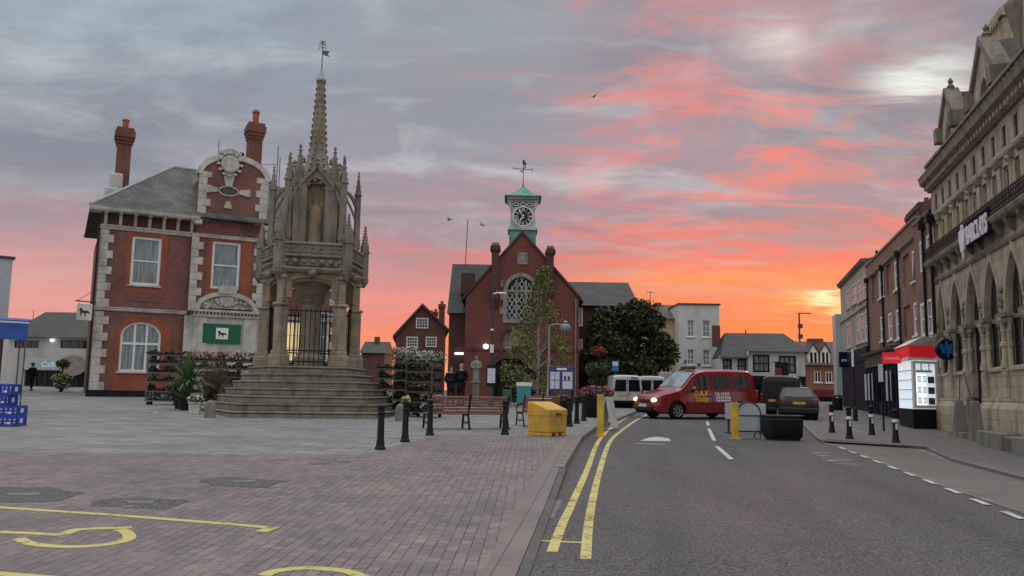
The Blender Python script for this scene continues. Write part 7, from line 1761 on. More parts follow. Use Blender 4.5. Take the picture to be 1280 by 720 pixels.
MB().cbox((-.03, 0, .34), (.10, 1.15, .11)).build('lower_grille', 'black_paint', taxi, bevel=.02)
number_plate(taxi, -.062, 0, .50, 'plate_white', '', -1)
rs_ = MB(); rs_.cbox((2.02, 0, 1.965), (.22, .78, .13)); rso = rs_.build('roof_sign', 'tile_dark', taxi, bevel=.03)
for y0_, y1_ in ((-.62, -.60), (.60, .62)): pass
m = MB(); m.box(1.0, 1.16, -.7, .7, 1.085, 1.10); m.build('scuttle', 'black_paint', taxi)
# pale shapes in the side windows are reflections put into the glass colour
# lettering on the side towards the viewer
side = -1
def side_text(txt, xc, t, size, mat_, sx=1.0, bold=.01):
    base = tx.pt(xc, t, side); T = text_mb(txt, size, .004, sx, bold)
    T.v = [(xc + v[0], base.y - .016 + v[1], base.z + v[2]) for v in T.v]
    o = T.build('lettering', mat_, taxi); return o
SIDE_TXT = True
side_text('D.A.K', 1.98, .80, .27, 'yellow_text', 1.0, .014)
side_text('TAXIS', 2.0, .52, .22, 'yellow_text', 1.0, .012)
side_text('Tel: 01525', 2.95, .80, .17, 'white_text', .95, .006)
for i, z_ in enumerate((.66, .52)):
    base = tx.pt(3.0, z_, side); m = MB()
    for j in range(7): m.box(2.68 + j * .10, 2.75 + j * .10, base.y - .022, base.y - .014, base.z, base.z + .085)
    m.build('lettering', 'white_text', taxi)
tilt(taxi, gnd(870, 521), HD)
# the visible flank is the one whose local +y points at the viewer; see tilt()
c = taxi.matrix_world @ Vector((L / 2, 0, 0)); d = gnd(864, 523); taxi.matrix_world = Matrix.Translation(Vector((d.x, d.y, zg(d.x, d.y))) - c + Vector((0, .2, 0))) @ taxi.matrix_world @ Matrix.Scale(1.12, 4)
# the vans and cars seen from behind
def rear_vehicle(name, label, cat, px, py, heading, L, W, H, paint, kind, group=None, Y=None):
    k = W / 1.80
    if kind == 'van':
        top = [(0, .75), (.1, .88), (.9, 1.05), (1.1, 1.14), (1.75, H - .10), (2.1, H - .02), (L - .5, H), (L - .12, H - .02), (L - .04, H - .12), (L - .012, H - .3), (L, H - .62)]
        belt = [(0, .66), (.9, .95), (L - .1, 1.08), (L, 1.05)]; ri = [(0, .05), (1, .08), (2, .12), (L, .11)]
    else:
        top = [(0, .66), (.1, .76), (.9, .93), (1.15, 1.0), (1.8, H - .06), (2.2, H), (L - .75, H - .02), (L - .45, H - .10), (L - .12, 1.04), (L - .02, .95), (L, .7)]
        belt = [(0, .6), (.9, .88), (L - .3, 1.0), (L - .05, .93), (L, .68)]; ri = [(0, .05), (1, .08), (2, .20), (L - .5, .20), (L, .08)]
    b = Body(L, W, top, belt, [(0, .32), (.2, .22), (L - .2, .24), (L, .34)], [(0, W * .38), (.3, W * .47), (1, W * .5), (L - .3, W * .5), (L, W * .475)], ri, (.85, L - .85), .31)
    o = thing(name, label, cat, (0, 0, 0), 0, group)
    b.skin(60).build('body', paint, o, smooth=38); MB().box(.15, L - .15, -W * .42, W * .42, .19, .7).build('underbody', 'rubber', o)
    for w_ in b.wheels:
        for s_ in (-1, 1): wheel(o, w_, s_ * (W / 2 - .12), .31)
    b.across(1.16, 0, 1.74, .88).build('windscreen', 'windscreen', o, smooth=60)
    for s_ in (-1, 1):
        b.patch(((1.35, 1.08), (2.3, 1.1), (2.25, 1.82), (1.85, 1.75)), s_).build('side_window', 'car_glass', o, smooth=60)
        if kind != 'van' or paint != 'car_white': b.patch(((2.42, 1.1), (L - .55, 1.12), (L - .62, 1.78), (2.42, 1.82)), s_).build('side_window', 'car_glass', o, smooth=60)
        mm = b.pt(1.55, 1.15, s_); MB().lathe([(0, -.09), (.08, -.07), (.11, 0), (.08, .07), (0, .09)], 10, (1.6, s_ * (abs(mm.y) + .12), mm.z), caps=False).build('mirror', paint, o, smooth=60)
    x = L + .006
    if kind == 'van':
        for s_ in (-1, 1):
            L_ = [(s_ * .07, 1.0), (s_ * (W / 2 - .20), 1.0), (s_ * (W / 2 - .27), H - .24), (s_ * .07, H - .24)]
            xo = [L + .014, L + .014, L + .002, L + .002]
            m = MB(); v = [Vector((xo[i] + .006, L_[i][0], L_[i][1])) for i in range(4)]; m.ex(v, (.006, 0, 0)); m.build('rear_window', 'glass_dark', o, bevel=.0)
            m = MB(); m.cbox((L - .02, s_ * (W / 2 - .10), .92), (.08, .11, .40)); m.build('tail_light', 'tail', o, bevel=.02)
        MB().box(L - .05, L + .012, -.008, .008, .45, H - .2).build('door_seam', 'black_paint', o)
        m = MB(); m.cbox((L + .01, .0, .42), (.14, W * .94, .16)); m.build('bumper', 'rubber' if paint == 'car_white' else paint, o, bevel=.03)
        number_plate(o, L + .012, 0, .82, 'plate_yellow', '', 1, -.28)
        MB().cbox((L + .012, .12, .86), (.03, .10, .05)).build('door_handle', 'black_paint', o)
    else:
        m = MB(); v = [Vector((L - .14, -W * .36, 1.03)), Vector((L - .14, W * .36, 1.03)), Vector((L - .46, W * .30, H - .125)), Vector((L - .46, -W * .30, H - .125))]; m.ex([p + Vector((.035, 0, .02)) for p in v], (.006, 0, .006)); m.build('rear_window', 'glass', o)
        for s_ in (-1, 1): MB().cbox((L - .07, s_ * (W / 2 - .17), .86), (.10, .22, .20)).build('tail_light', 'tail', o, bevel=.02)
        m = MB(); m.cbox((L + .0, 0, .46), (.16, W * .93, .26)); m.build('bumper', paint, o, bevel=.05, seg=2)
        number_plate(o, L + .012, 0, .78, 'plate_yellow', '', 1)
    p = gnd(px, py) if Y is None else gz(px, Y)
    tilt(o, p, heading)
    tail = o.matrix_world @ Vector((L, 0, 0)); o.matrix_world = Matrix.Translation(p - tail) @ o.matrix_world
    return o
van1 = rear_vehicle('parked_van', 'white taxi van with rear door windows parked nearest beyond the flower planter', 'van', 784, 509, R(91), 4.2, 1.80, 1.86, 'car_white', 'van', 'white vans parked by the trees', Y=46)
rear_vehicle('parked_van', 'second white van half hidden between the first white van and the red taxi', 'van', 815, 503, R(88), 4.2, 1.80, 1.86, 'car_white', 'van', 'white vans parked by the trees', Y=51)
rear_vehicle('parked_car', 'pale parked car mostly hidden behind the windscreen of the red taxi', 'car', 836, 503, R(84), 4.1, 1.75, 1.5, 'car_white', 'car', None, Y=56)
rear_vehicle('parked_van', 'dark people carrier parked behind the black tub', 'van', 975, 521, R(69), 4.6, 1.86, 1.95, 'car_dark', 'van', None, Y=39)
rear_vehicle('parked_car', 'black hatchback parked close behind the dark people carrier', 'car', 998, 523, R(77), 4.2, 1.70, 1.45, 'car_black', 'car', None, Y=37)

t = text_mb('TAXI', .15, .006, 1.1, .006); t.xf(Matrix.Translation((4.2 + .0, .36, 1.67)) @ Matrix.Rotation(PI / 2, 4, 'Z')); t.build('lettering', 'dark_text', van1)
# ------------------------------------------------------------------ street furniture
def onpave(p): return Vector((p.x, p.y, zg(p.x, p.y) + zp(p.x, p.y)))
def bollard_mesh(par, h=0.92, bands=False):
    m = MB(); m.lathe([(.11, -.03), (.11, .05), (.09, .07), (.085, .16), (.075, .20), (.066, h - .22), (.08, h - .2), (.08, h - .16), (.062, h - .14), (.068, h - .08), (.085, h - .06), (.085, h - .02), (.05, h), (.0, h + .01)], 14, caps=False)
    m.build('post', 'black_paint', par, smooth=35)
    if bands:
        m = MB(); m.lathe([(.078, h - .36), (.078, h - .27)], 14); m.build('white_band', 'white_paint', par, smooth=40)
        m = MB(); m.cbox((0, -.075, h * .48), (.05, .03, .16)); m.build('reflector', 'white_paint', par)
B0 = None
for px, py, lab in ((475, 568, 'black iron bollard standing nearest the viewer on the grey slabs'), (506, 558, 'black iron bollard with small pale flowers on its cap'),
                    (537, 549, 'black iron bollard overlapping the left end of the front bench'), (631, 548, 'black iron bollard overlapping the right end of the front bench'),
                    (712, 537, 'black iron bollard right behind the yellow grit bin'), (721, 533, 'second black bollard behind the yellow grit bin'), (729.5, 529.5, 'third black bollard behind the yellow grit bin'), (744, 524, 'black iron bollard in front of the pink flower planter')):
    p = onpave(gnd(px, py))
    if B0 is None:
        B0 = thing('bollard', lab, 'bollard', p, 0, 'plain black bollards edging the square'); bollard_mesh(B0)
    else: dup(B0, p, 0, lab)
def clump(name, par, n, fn, size, m_, seed=1): return leaf_cloud(n, fn, size, 0, random.Random(seed)).build(name, m_, par, recalc=False)
def ell(rx, ry, rz, c=(0, 0, 0), r=None, shell=0.3):
    def f():
        while True:
            v = Vector((r.uniform(-1, 1), r.uniform(-1, 1), r.uniform(-1, 1)))
            if shell < v.length <= 1: return Vector((c[0] + v.x * rx, c[1] + v.y * ry, c[2] + v.z * rz))
    return f
p = onpave(gnd(506, 558)) + Vector((0, 0, .93))
fl = thing('flower_posy', 'small pale yellow posy sitting on a bollard cap', 'flowers', p)
clump('petals', fl, 60, ell(.10, .10, .07, (0, 0, .05), random.Random(1)), .07, 'flower_yellow'); clump('leaves', fl, 30, ell(.10, .10, .04, (0, 0, .02), random.Random(2)), .07, 'leaf_mid')
B1 = None
for px, py, lab in ((1040, 543, 'banded black bollard farthest up the kerb beyond the low kerb edge'), (1062, 551, 'banded black bollard at the left tip of the low kerb edge'), (1090, 546, 'banded black bollard third from the left on the right footway'), (1120, 556, 'banded black bollard nearest the lit shop on the right footway')):
    p = gnd(px, py); p.z += 0.06
    if B1 is None: B1 = thing('bollard', lab, 'bollard', p, 0, 'banded bollards on the right footway'); bollard_mesh(B1, 0.92, True)
    else: dup(B1, p, 0, lab)
# posts on the right
def street_post(px, py, ytop, lab, name='sign_post', plate=None, r=.035, base=True):
    p = gnd(px, py); p.z += .06; h = at(px, ytop, p.y).z - p.z
    o = thing(name, lab, 'post', p)
    m = MB(); m.lathe(([(.10, -.05), (.10, .5), (.06, .6)] if base else [(r, -.05)]) + [(r, .62), (r * .9, h)], 10); m.build('pole', 'black_paint', o, smooth=40)
    if plate: MB().box(-plate[0] / 2 - .06, plate[0] / 2 - .06, -.06, -.04, h - plate[1], h).build('plate', 'white_paint', o)
    return o
street_post(1069.5, 528, 437, 'black post with a white plate near the purple shop sign', plate=(.10, .75))
street_post(1105, 541, 455, 'slim black post with narrow white plate under the red projecting sign', plate=(.16, .62), base=False)
# yellow posts and boards
def yellow_post(px, py, ytop, lab):
    p = gnd(px, py); h = at(px, ytop, p.y).z - p.z; o = thing('yellow_post', lab, 'post', p, R(8), 'square yellow posts at the road narrowing')
    MB().box(-.085, .085, -.085, .085, -.02, h).build('post', 'yellow_paint', o, bevel=.015); MB().box(-.13, .13, -.13, .13, 0, .03).build('foot', 'yellow_paint', o)
yellow_post(750.5, 546, 493, 'square yellow post standing on the left kerb by the double lines')
yellow_post(919, 549, 503, 'square yellow post standing beside the grey arched board in the road')
p = gnd(936, 548); ab = thing('a_board', 'grey arched pavement board on legs in the road beside the yellow post', 'sign board', p, R(10))
h = at(936, 503, p.y).z - p.z; w_ = .36
L_ = arch_loop(-w_, w_, .22, h - .36, .36, 16)
o = MB().exy(L_, -.02, .02).build('panel', 'board_grey', ab); 
m = MB(); m.ring(grow(L_, .035), grow(L_, -.005), -.035, .035); m.build('rim', 'dark_metal', ab)
m = MB(); m.box(-w_, w_, -.035, -.02, h - .40, h - .37); m.build('divider', 'dark_metal', ab)
for s_ in (-1, 1):
    m = MB(); m.tube([(s_ * w_, 0, .3), (s_ * w_, -.02, 0)], .018, 6); m.build('leg', 'dark_metal', ab); m = MB(); m.tube([(s_ * w_ * .9, .02, .5), (s_ * w_ * .9, .35, 0)], .018, 6); m.build('leg', 'dark_metal', ab)
p = gz(933, 27.5); wb = thing('barrier_board', 'wide pale barrier board standing behind the arched grey board', 'board', p, R(6))
zt, zb = at(933, 504, 27.5).z - p.z, at(933, 524, 27.5).z - p.z; MB().box(-.72, .62, -.02, .02, zb, zt).build('panel', 'render_cream' if False else 'render_white', wb)
for s_ in (-.6, .5):
    m = MB(); m.box(s_ - .03, s_ + .03, .021, .06, 0, zt); m.box(s_ - .04, s_ + .04, -.25, .3, 0, .04); m.build('leg', 'dark_metal', wb)
p = onpave(gnd(761, 538)); nb = thing('a_board', 'narrow white leaning board seen edge on beside the kerbside yellow post', 'sign board', p, R(62))
for s_ in (-1, 1):
    m = MB(); m.ex([(-.3, s_ * .22, 0), (.3, s_ * .22, 0), (.3, s_ * .02, .98), (-.3, s_ * .02, .98)], (0, .03 * -s_, 0)); m.build('panel', 'render_white', nb)
p = gnd(1023, 516); tb = thing('a_board', 'small white triangular board on the far right footway', 'sign board', p, R(70))
for s_ in (-1, 1): MB().ex([(-.25, s_ * .3, .06), (.25, s_ * .3, .06), (.25, s_ * .02, .8), (-.25, s_ * .02, .8)], (0, .03 * -s_, 0)).build('panel', 'render_white', tb)
def litter_bin(px, py, lab, h=1.05, r=.27, m_='black_paint'):
    p = onpave(gnd(px, py)) if px < 900 else gnd(px, py); o = thing('litter_bin', lab, 'bin', p, 0)
    MB().lathe([(r * .9, -.02), (r, .04), (r, h * .72), (r * 1.06, h * .74), (r * 1.06, h * .78), (r, h * .8)], 16).build('body', m_, o, smooth=40)
    m = MB(); m.lathe([(r * 1.05, h * .86), (r * 1.02, h * .92), (r * .6, h * .99), (0, h)], 16, caps=False); m.build('lid', m_, o, smooth=40)
    m = MB()
    for a in (0, 1.57, 3.14, 4.71): m.cbox((r * .9 * math.cos(a + .78), r * .9 * math.sin(a + .78), h * .83), (.06, .06, h * .14))
    m.build('lid_support', m_, o)
litter_bin(703, 533, 'round black litter bin just behind the yellow grit bin', 1.0, .26)
litter_bin(736, 522, 'dark blue litter bin under the pink flower planter', 1.0, .26, 'navy_paint')
litter_bin(1047, 514, 'dark litter bin by the far shopfronts on the right', 1.0, .3)
# yellow grit bin
p = onpave(gnd(684, 549)); gb = thing('grit_bin', 'yellow plastic grit bin with sloping lid and fork slots', 'grit bin', p, R(44))
W_, D_, H_ = .78, .74, .55
m = MB(); a, b = .985, 1.0
m.add([(-W_ / 2 * a, -D_ / 2 * a, .09), (W_ / 2 * a, -D_ / 2 * a, .09), (W_ / 2 * a, D_ / 2 * a, .09), (-W_ / 2 * a, D_ / 2 * a, .09), (-W_ / 2, -D_ / 2, H_), (W_ / 2, -D_ / 2, H_), (W_ / 2, D_ / 2, H_), (-W_ / 2, D_ / 2, H_)], [(0, 3, 2, 1), (4, 5, 6, 7), (0, 1, 5, 4), (1, 2, 6, 5), (2, 3, 7, 6), (3, 0, 4, 7)])
for x0, x1 in ((-.38, -.20), (-.06, .06), (.20, .38)): m.box(x0, x1, -D_ / 2 * .975, D_ / 2 * .975, -.01, .0899)
m.build('body', 'grit_yellow', gb, bevel=.03, seg=2)
m = MB(); g = .012
zf_, zm_, zb_ = .70, .74, .90
m.exx([(-D_ / 2 - g, H_ - .03), (-D_ / 2 - g, zf_), (-D_ / 2 + .10, zm_), (D_ / 2 - .16, zb_), (D_ / 2 + g, zb_ - .01), (D_ / 2 + g, H_ - .03)], -W_ / 2 - g, W_ / 2 + g)
m.build('lid', 'grit_yellow', gb, bevel=.035, seg=2)
MB().box(-.10, .10, -D_ / 2 - g - .03, -D_ / 2 - g, H_ + .01, H_ + .05).build('hasp', 'dark_metal', gb)
gb.rotation_euler = (0, 0, R(47))
# benches
def make_bench(lab, p, rz):
    o = thing('park_bench', lab, 'bench', p, rz, 'slatted benches facing the square')
    Lb = 2.5
    m = MB()
    for i in range(6):
        z = .50 + i * .085; y = -.02 - i * .026; m.cbox((0, y, z), (Lb, .03, .062), rotm('X', -16))
    m.build('backrest', 'bench_wood', o, bevel=.006)
    m = MB()
    for i in range(6): m.cbox((0, .08 + i * .085, .44 + .004 * i), (Lb, .068, .03))
    m.build('seat', 'bench_wood', o, bevel=.006)
    for x in (-Lb / 2 + .06, 0, Lb / 2 - .06):
        m = MB(); k = .05
        m.bar((x, -.19, .98), (x, .02, .42), k, .05); m.bar((x, .02, .44), (x, -.14, 0), k, .055); m.bar((x, .02, .40), (x, .54, .42), k, .04); m.bar((x, .50, .42), (x, .58, 0), k, .055)
        m.tube([(x, -.06, .14), (x, .1, .22), (x, .26, .15), (x, .42, .22), (x, .54, .14)], .018, 6)
        if x: m.tube([(x, -.10, .72), (x, .2, .70), (x, .5, .68), (x, .58, .60), (x, .55, .5), (x, .52, .42)], .026, 8)
        m.lathe([(.03, -.02), (.045, 0), (.045, .05), (.02, .07)], 8, (x, -.15, -.0)); m.lathe([(0, -.04), (.04, 0), (0, .04)], 8, (x, -.2, 1.0), caps=False)
        m.build('cast_frame', 'black_iron', o)
    return o
pb_ = onpave(gnd(585, 541)); bq = R(20)
b1 = make_bench('full length slatted wooden bench between two black bollards', pb_, bq)
p2 = onpave(gnd(676, 537)); b2 = dup(b1, p2, bq, 'shorter slatted wooden bench mostly hidden behind the yellow grit bin'); b2.scale = (.52, 1, 1)
# black tub planter in the road
p = gnd(981, 551); h = .82; tub = thing('tub_planter', 'large black tub with a rim standing in the road', 'tub', p + Vector((.05, .35, 0)), R(4)); tub.scale = (.86, .86, .88)
def rr_(w, d, r, n=5):
    pts = []
    for cx, cy, a0 in ((w - r, d - r, 0), (-w + r, d - r, 90), (-w + r, -d + r, 180), (w - r, -d + r, 270)):
        pts += [(cx + r * math.cos(R(a0 + 90 * i / n)), cy + r * math.sin(R(a0 + 90 * i / n))) for i in range(n + 1)]
    return pts
def loft(mb, secs):
    n = len(secs[0][0]); vs = [(x, y, z) for l, z in secs for x, y in l]; fs = [tuple(range(n))[::-1], tuple((len(secs) - 1) * n + i for i in range(n))]
    for k in range(len(secs) - 1): fs += [(k * n + i, k * n + (i + 1) % n, (k + 1) * n + (i + 1) % n, (k + 1) * n + i) for i in range(n)]
    return mb.add(vs, fs)
m = MB(); loft(m, [(rr_(.50, .33, .07), .0), (rr_(.50, .33, .07), .06), (rr_(.565, .38, .07), .13), (rr_(.59, .40, .07), h - .12), (rr_(.59, .40, .07), h - .1)]); m.build('body', 'black_paint', tub, smooth=35)
m = MB(); loft(m, [(rr_(.61, .42, .07), h - .16), (rr_(.615, .425, .07), h - .12), (rr_(.60, .41, .07), h - .115)]); m.build('moulding', 'dark_metal', tub, smooth=35)
m = MB(); loft(m, [(rr_(.60, .41, .07), h - .05), (rr_(.62, .43, .07), h - .04), (rr_(.62, .43, .07), h), (rr_(.56, .37, .06), h + .004), (rr_(.55, .36, .06), h - .05)]); m.build('rim', 'dark_metal', tub, smooth=35)
m = MB(); loft(m, [(rr_(.585, .395, .07), h - .115), (rr_(.585, .395, .07), h - .05)]); m.build('collar', 'black_paint', tub, smooth=35)
# street lamps, notice board, statue
def lamp(px, Y, ytop, lab, arm, kind):
    p = onpave(gz(px, Y)); h = at(px, ytop, Y).z - p.z; o = thing('street_lamp', lab, 'lamp post', p)
    m = MB(); m.lathe([(.13, -.05), (.13, .9), (.09, 1.05), (.075, 2.2), (.06, h * .6), (.05, h)], 12); m.build('pole', 'dark_metal' if kind == 0 else 'grey_metal', o, smooth=40)
    return o, h
lo_, lh = lamp(614, 44, 367, 'tall thin dark lamp post with a short white arm before the brick hall', 1, 0)
m = MB(); m.tube([(0, 0, lh - .03), (.25, -.05, lh + .05), (.62, -.1, lh + .02)], .04, 8); m.build('arm', 'white_paint', lo_); m = MB(); m.cbox((.5, -.09, lh + .02), (.36, .16, .10)); m.build('lantern', 'white_paint', lo_, bevel=.03)
for z_, w_, h_ in ((2.75, .18, .42), (1.2, .40, .75)): MB().box(-w_ / 2, w_ / 2, -.16, -.135, z_, z_ + h_).build('notice', 'white_paint' if z_ > 1.5 else 'poster', lo_)
for z_ in (3.9,): MB().lathe([(.085, z_), (.085, z_ + .1)], 10).build('band', 'white_paint', lo_)
MB().box(-.26, .26, -.13, -.05, 1.05, 2.1).build('cabinet', 'black_paint', lo_)
l2, h2 = lamp(686, 41, 406, 'grey lamp post with a round glass globe beside the purple notice board', 1, 1)
m = MB(); m.tube([(0, 0, h2 - .05), (.3, 0, h2 + .05), (.62, 0, h2 + .0)], .03, 8); m.build('arm', 'grey_metal', l2)
m = MB(); m.lathe([(0, -.26), (.15, -.21), (.25, -.08), (.25, .08), (.15, .21), (0, .26)], 18, (.78, 0, h2 - .16), caps=False); m.build('globe', 'glass_curtain', l2, smooth=60)
m = MB(); m.lathe([(.10, -.02), (.12, .06), (.02, .12)], 12, (.78, 0, h2 + .1)); m.build('lantern_cap', 'grey_metal', l2)
Yn = 40; p = onpave(gz(701.5, Yn)); zt, zb = at(701, 458, Yn).z - p.z, at(701, 488.5, Yn).z - p.z; hw_ = (at(717, 470, Yn).x - at(686, 470, Yn).x) / 2
nbd = thing('notice_board', 'purple blue town notice board with pale posters on posts', 'notice board', p)
MB().box(-hw_, hw_, -.06, .06, zb, zt).build('board', 'sign_purple', nbd, bevel=.015)
for s_ in (-1, 1): MB().box(s_ * (hw_ - .06) - .04, s_ * (hw_ - .06) + .04, -.05, .05, -.05, zt).build('post', 'sign_purple', nbd) if False else MB().box(s_ * (hw_ - .06) - .04, s_ * (hw_ - .06) + .04, .062, .12, -.05, zt).build('post', 'navy_paint', nbd)
dz = zt - zb
for x0, x1 in ((-hw_ + .05, -.07), (.04, hw_ - .05)):
    n_ = 2
    for i in range(2):
        for j in range(2):
            if x0 > 0 and i == 0: continue
            xa, xb = x0 + (x1 - x0) * i / 2 + .015, x0 + (x1 - x0) * (i + 1) / 2 - .015
            if x0 > 0: xa = x0 + .015
            za, zb2 = zb + dz * (.08 + .36 * j), zb + dz * (.08 + .36 * (j + 1)) - .03
            MB().box(xa, xb, -.07, -.061, za, zb2).build('poster', 'poster', nbd)
MB().box(-.22, .26, -.07, -.061, zt - dz * .15, zt - dz * .07).build('title_strip', 'white_text', nbd)
for i in range(2): MB().box(.12 + i * .18, .22 + i * .18, -.075, -.07, zb + dz * .45, zb + dz * .6).build('print', 'dark_text', nbd)
Ys = 45; p = onpave(gz(595, Ys)); hs = at(595, 445, Ys).z - p.z; hp = at(595, 476, Ys).z - p.z
st = thing('statue', 'pale stone figure on a square pedestal before the brick hall', 'statue', p)
m = MB(); m.box(-.17, .17, -.17, .17, -.05, hp - .12); m.box(-.24, .24, -.24, .24, -.05, .2); m.box(-.24, .24, -.24, .24, hp - .12, hp); m.build('pedestal', 'statue_stone', st, bevel=.02)
k_ = (hs - hp)
m = MB(); m.lathe([(.17, 0), (.19, .03 * k_), (.15, .12 * k_), (.17, .35 * k_), (.15, .5 * k_), (.21, .68 * k_), (.20, .78 * k_), (.09, .83 * k_), (.07, .86 * k_), (.11, .91 * k_), (.10, .97 * k_), (.02, k_)], 14, (0, 0, hp), sy=.8)
for s_ in (-1, 1): m.tube([(s_ * .2, 0, hp + .76 * k_), (s_ * .25, -.06, hp + .58 * k_), (s_ * .08, -.18, hp + .50 * k_)], [.07, .06, .05], 8)
m.build('figure', 'statue_stone', st, smooth=60)
# cafe board and chairs before the hall
p = onpave(gz(655, 44)); cb_ = thing('menu_board', 'teal menu board with a white header before the hall door', 'sign board', p)
zt = at(655, 478, 44).z - p.z; MB().box(-.36, .36, -.04, .04, .1, zt - .2).build('panel', 'teal', cb_, bevel=.01); MB().box(-.40, .40, -.06, .06, zt - .2, zt).build('header', 'white_paint', cb_, bevel=.01)
for s_ in (-1, 1): MB().box(s_ * .3 - .03, s_ * .3 + .03, -.2, .2, -.02, .1).build('foot', 'dark_metal', cb_)
p = onpave(gz(636, 43.5)); gc = thing('green_chair', 'green slatted chair beside the teal menu board', 'chair', p, R(160))
m = MB()
for i in range(4): m.cbox((0, .22, .55 + i * .1), (.5, .02, .07))
m.build('backrest', 'green_paint', gc); m = MB()
for i in range(5): m.cbox((0, -.2 + i * .1, .45), (.5, .07, .02))
m.build('seat', 'green_paint', gc)
for sx in (-1, 1):
    for y_, z_ in ((-.22, .45), (.22, .95)): MB().bar((sx * .22, y_, 0), (sx * .22, y_, z_), .03).build('leg', 'dark_metal', gc)
p = onpave(gz(675, 36)); wt = thing('folding_table', 'long low white folding table behind the second bench', 'table', p, R(5))
zt = at(675, 497, 36).z - p.z; MB().box(-.45, .45, -.3, .3, zt - .05, zt).build('table_top', 'white_paint', wt, bevel=.01)
for sx in (-.38, .38):
    for sy in (-.25, .25): MB().bar((sx, sy, 0), (sx, sy, zt - .05), .03).build('leg', 'grey_metal', wt)
p = onpave(gz(769, 48)); bs = thing('blue_sign', 'small blue and white street sign below the dark tree', 'sign', p)
zt, zb = at(769, 451, 48).z - p.z, at(769, 464, 48).z - p.z; MB().bar((0, 0, 0), (0, 0, zt), .06).build('post', 'dark_metal', bs); MB().box(-.19, .19, -.05, -.031, zb, zt).build('panel', 'sign_blue', bs); MB().box(-.15, .15, -.06, -.05, zt - .28, zt - .06).build('strip', 'poster', bs)
# ------------------------------------------------------------------ stall and crates at the left edge
p = onpave(gnd(24, 521)); Yk = p.y; zt, zb = at(20, 402, Yk).z - p.z, at(20, 425, Yk).z - p.z
stl = thing('market_stall', 'market stall canopy of blue canvas on steel poles at the left edge', 'stall', p, R(34))
m = MB(); x0 = -3.2; x1 = .04; m.box(x0, x1, -.02, .02, zb, zt); m.box(x1 - .02, x1, .02, 2.4, zb, zt); m.build('valance', 'canvas_blue', stl)
m = MB(); m.exx([(-.05, zt), (1.2, zt + .14), (2.45, zt), (2.45, zt + .02), (1.2, zt + .18), (-.05, zt + .03)], x0, x1 + .02); m.build('canopy', 'canvas_blue', stl)
m = MB(); m.box(x0, x1, -.035, -.02, zt - .06, zt + .03); m.build('trim', 'white_paint', stl)
for x, y in ((0.0, 0.05), (-3.1, .05), (0.0, 2.35), (-3.1, 2.35)): MB().tube([(x, y, -.05), (x, y, zt)], .025, 8).build('pole', 'galv', stl)
def crate(p, w, d, h, lab, rz, first=[None]):
    if first[0] is not None and False: pass
    o = thing('crate', lab, 'crate', p, rz, 'stacked blue plastic crates')
    m = MB(); t = .02
    for (xa, ya, xb, yb) in ((-w / 2, -d / 2, w / 2, -d / 2), (-w / 2, d / 2, w / 2, d / 2), (-w / 2, -d / 2, -w / 2, d / 2), (w / 2, -d / 2, w / 2, d / 2)):
        along = xa != xb
        for z0, z1 in ((0, .05), (h * .42, h * .5), (h - .07, h)):
            m.bar((xa, ya, (z0 + z1) / 2), (xb, yb, (z0 + z1) / 2), t, z1 - z0)
        n = 7
        for i in range(n + 1): m.bar((xa + (xb - xa) * i / n, ya + (yb - ya) * i / n, 0), (xa + (xb - xa) * i / n, ya + (yb - ya) * i / n, h), t * .9, .035 if along else .035)
    m.box(-w / 2, w / 2, -d / 2, d / 2, 0.0, .02)
    m.build('basket', 'blue_plastic', o)
    MB().box(w / 2 + .011, w / 2 + .016, -d * .2, d * .1, h * .3, h * .75).build('sticker', 'poster', o); MB().box(w * .18, w * .36, -d / 2 - .016, -d / 2 - .011, h * .2, h * .42).build('sticker', 'poster', o)
    return o
pc = onpave(gnd(9, 537)); ch_ = (at(9, 507, pc.y).z - pc.z) / 2
pc.x -= .08
crate(pc, .80, .55, ch_, 'blue plastic crate at the bottom of the stack under the stall canopy', R(6)); crate(pc + Vector((0, 0, ch_ + .004)), .80, .55, ch_, 'blue plastic crate second from the bottom of the stack under the stall', R(6))
crate(pc + Vector((-.20, .05, 2 * ch_ + .008)), .64, .46, ch_ * 1.05, 'narrower blue crate third up the stack under the stall', R(5)); crate(pc + Vector((-.16, .05, 3.05 * ch_ + .012)), .68, .46, ch_ * 1.05, 'topmost blue crate of the stack under the stall', R(5))
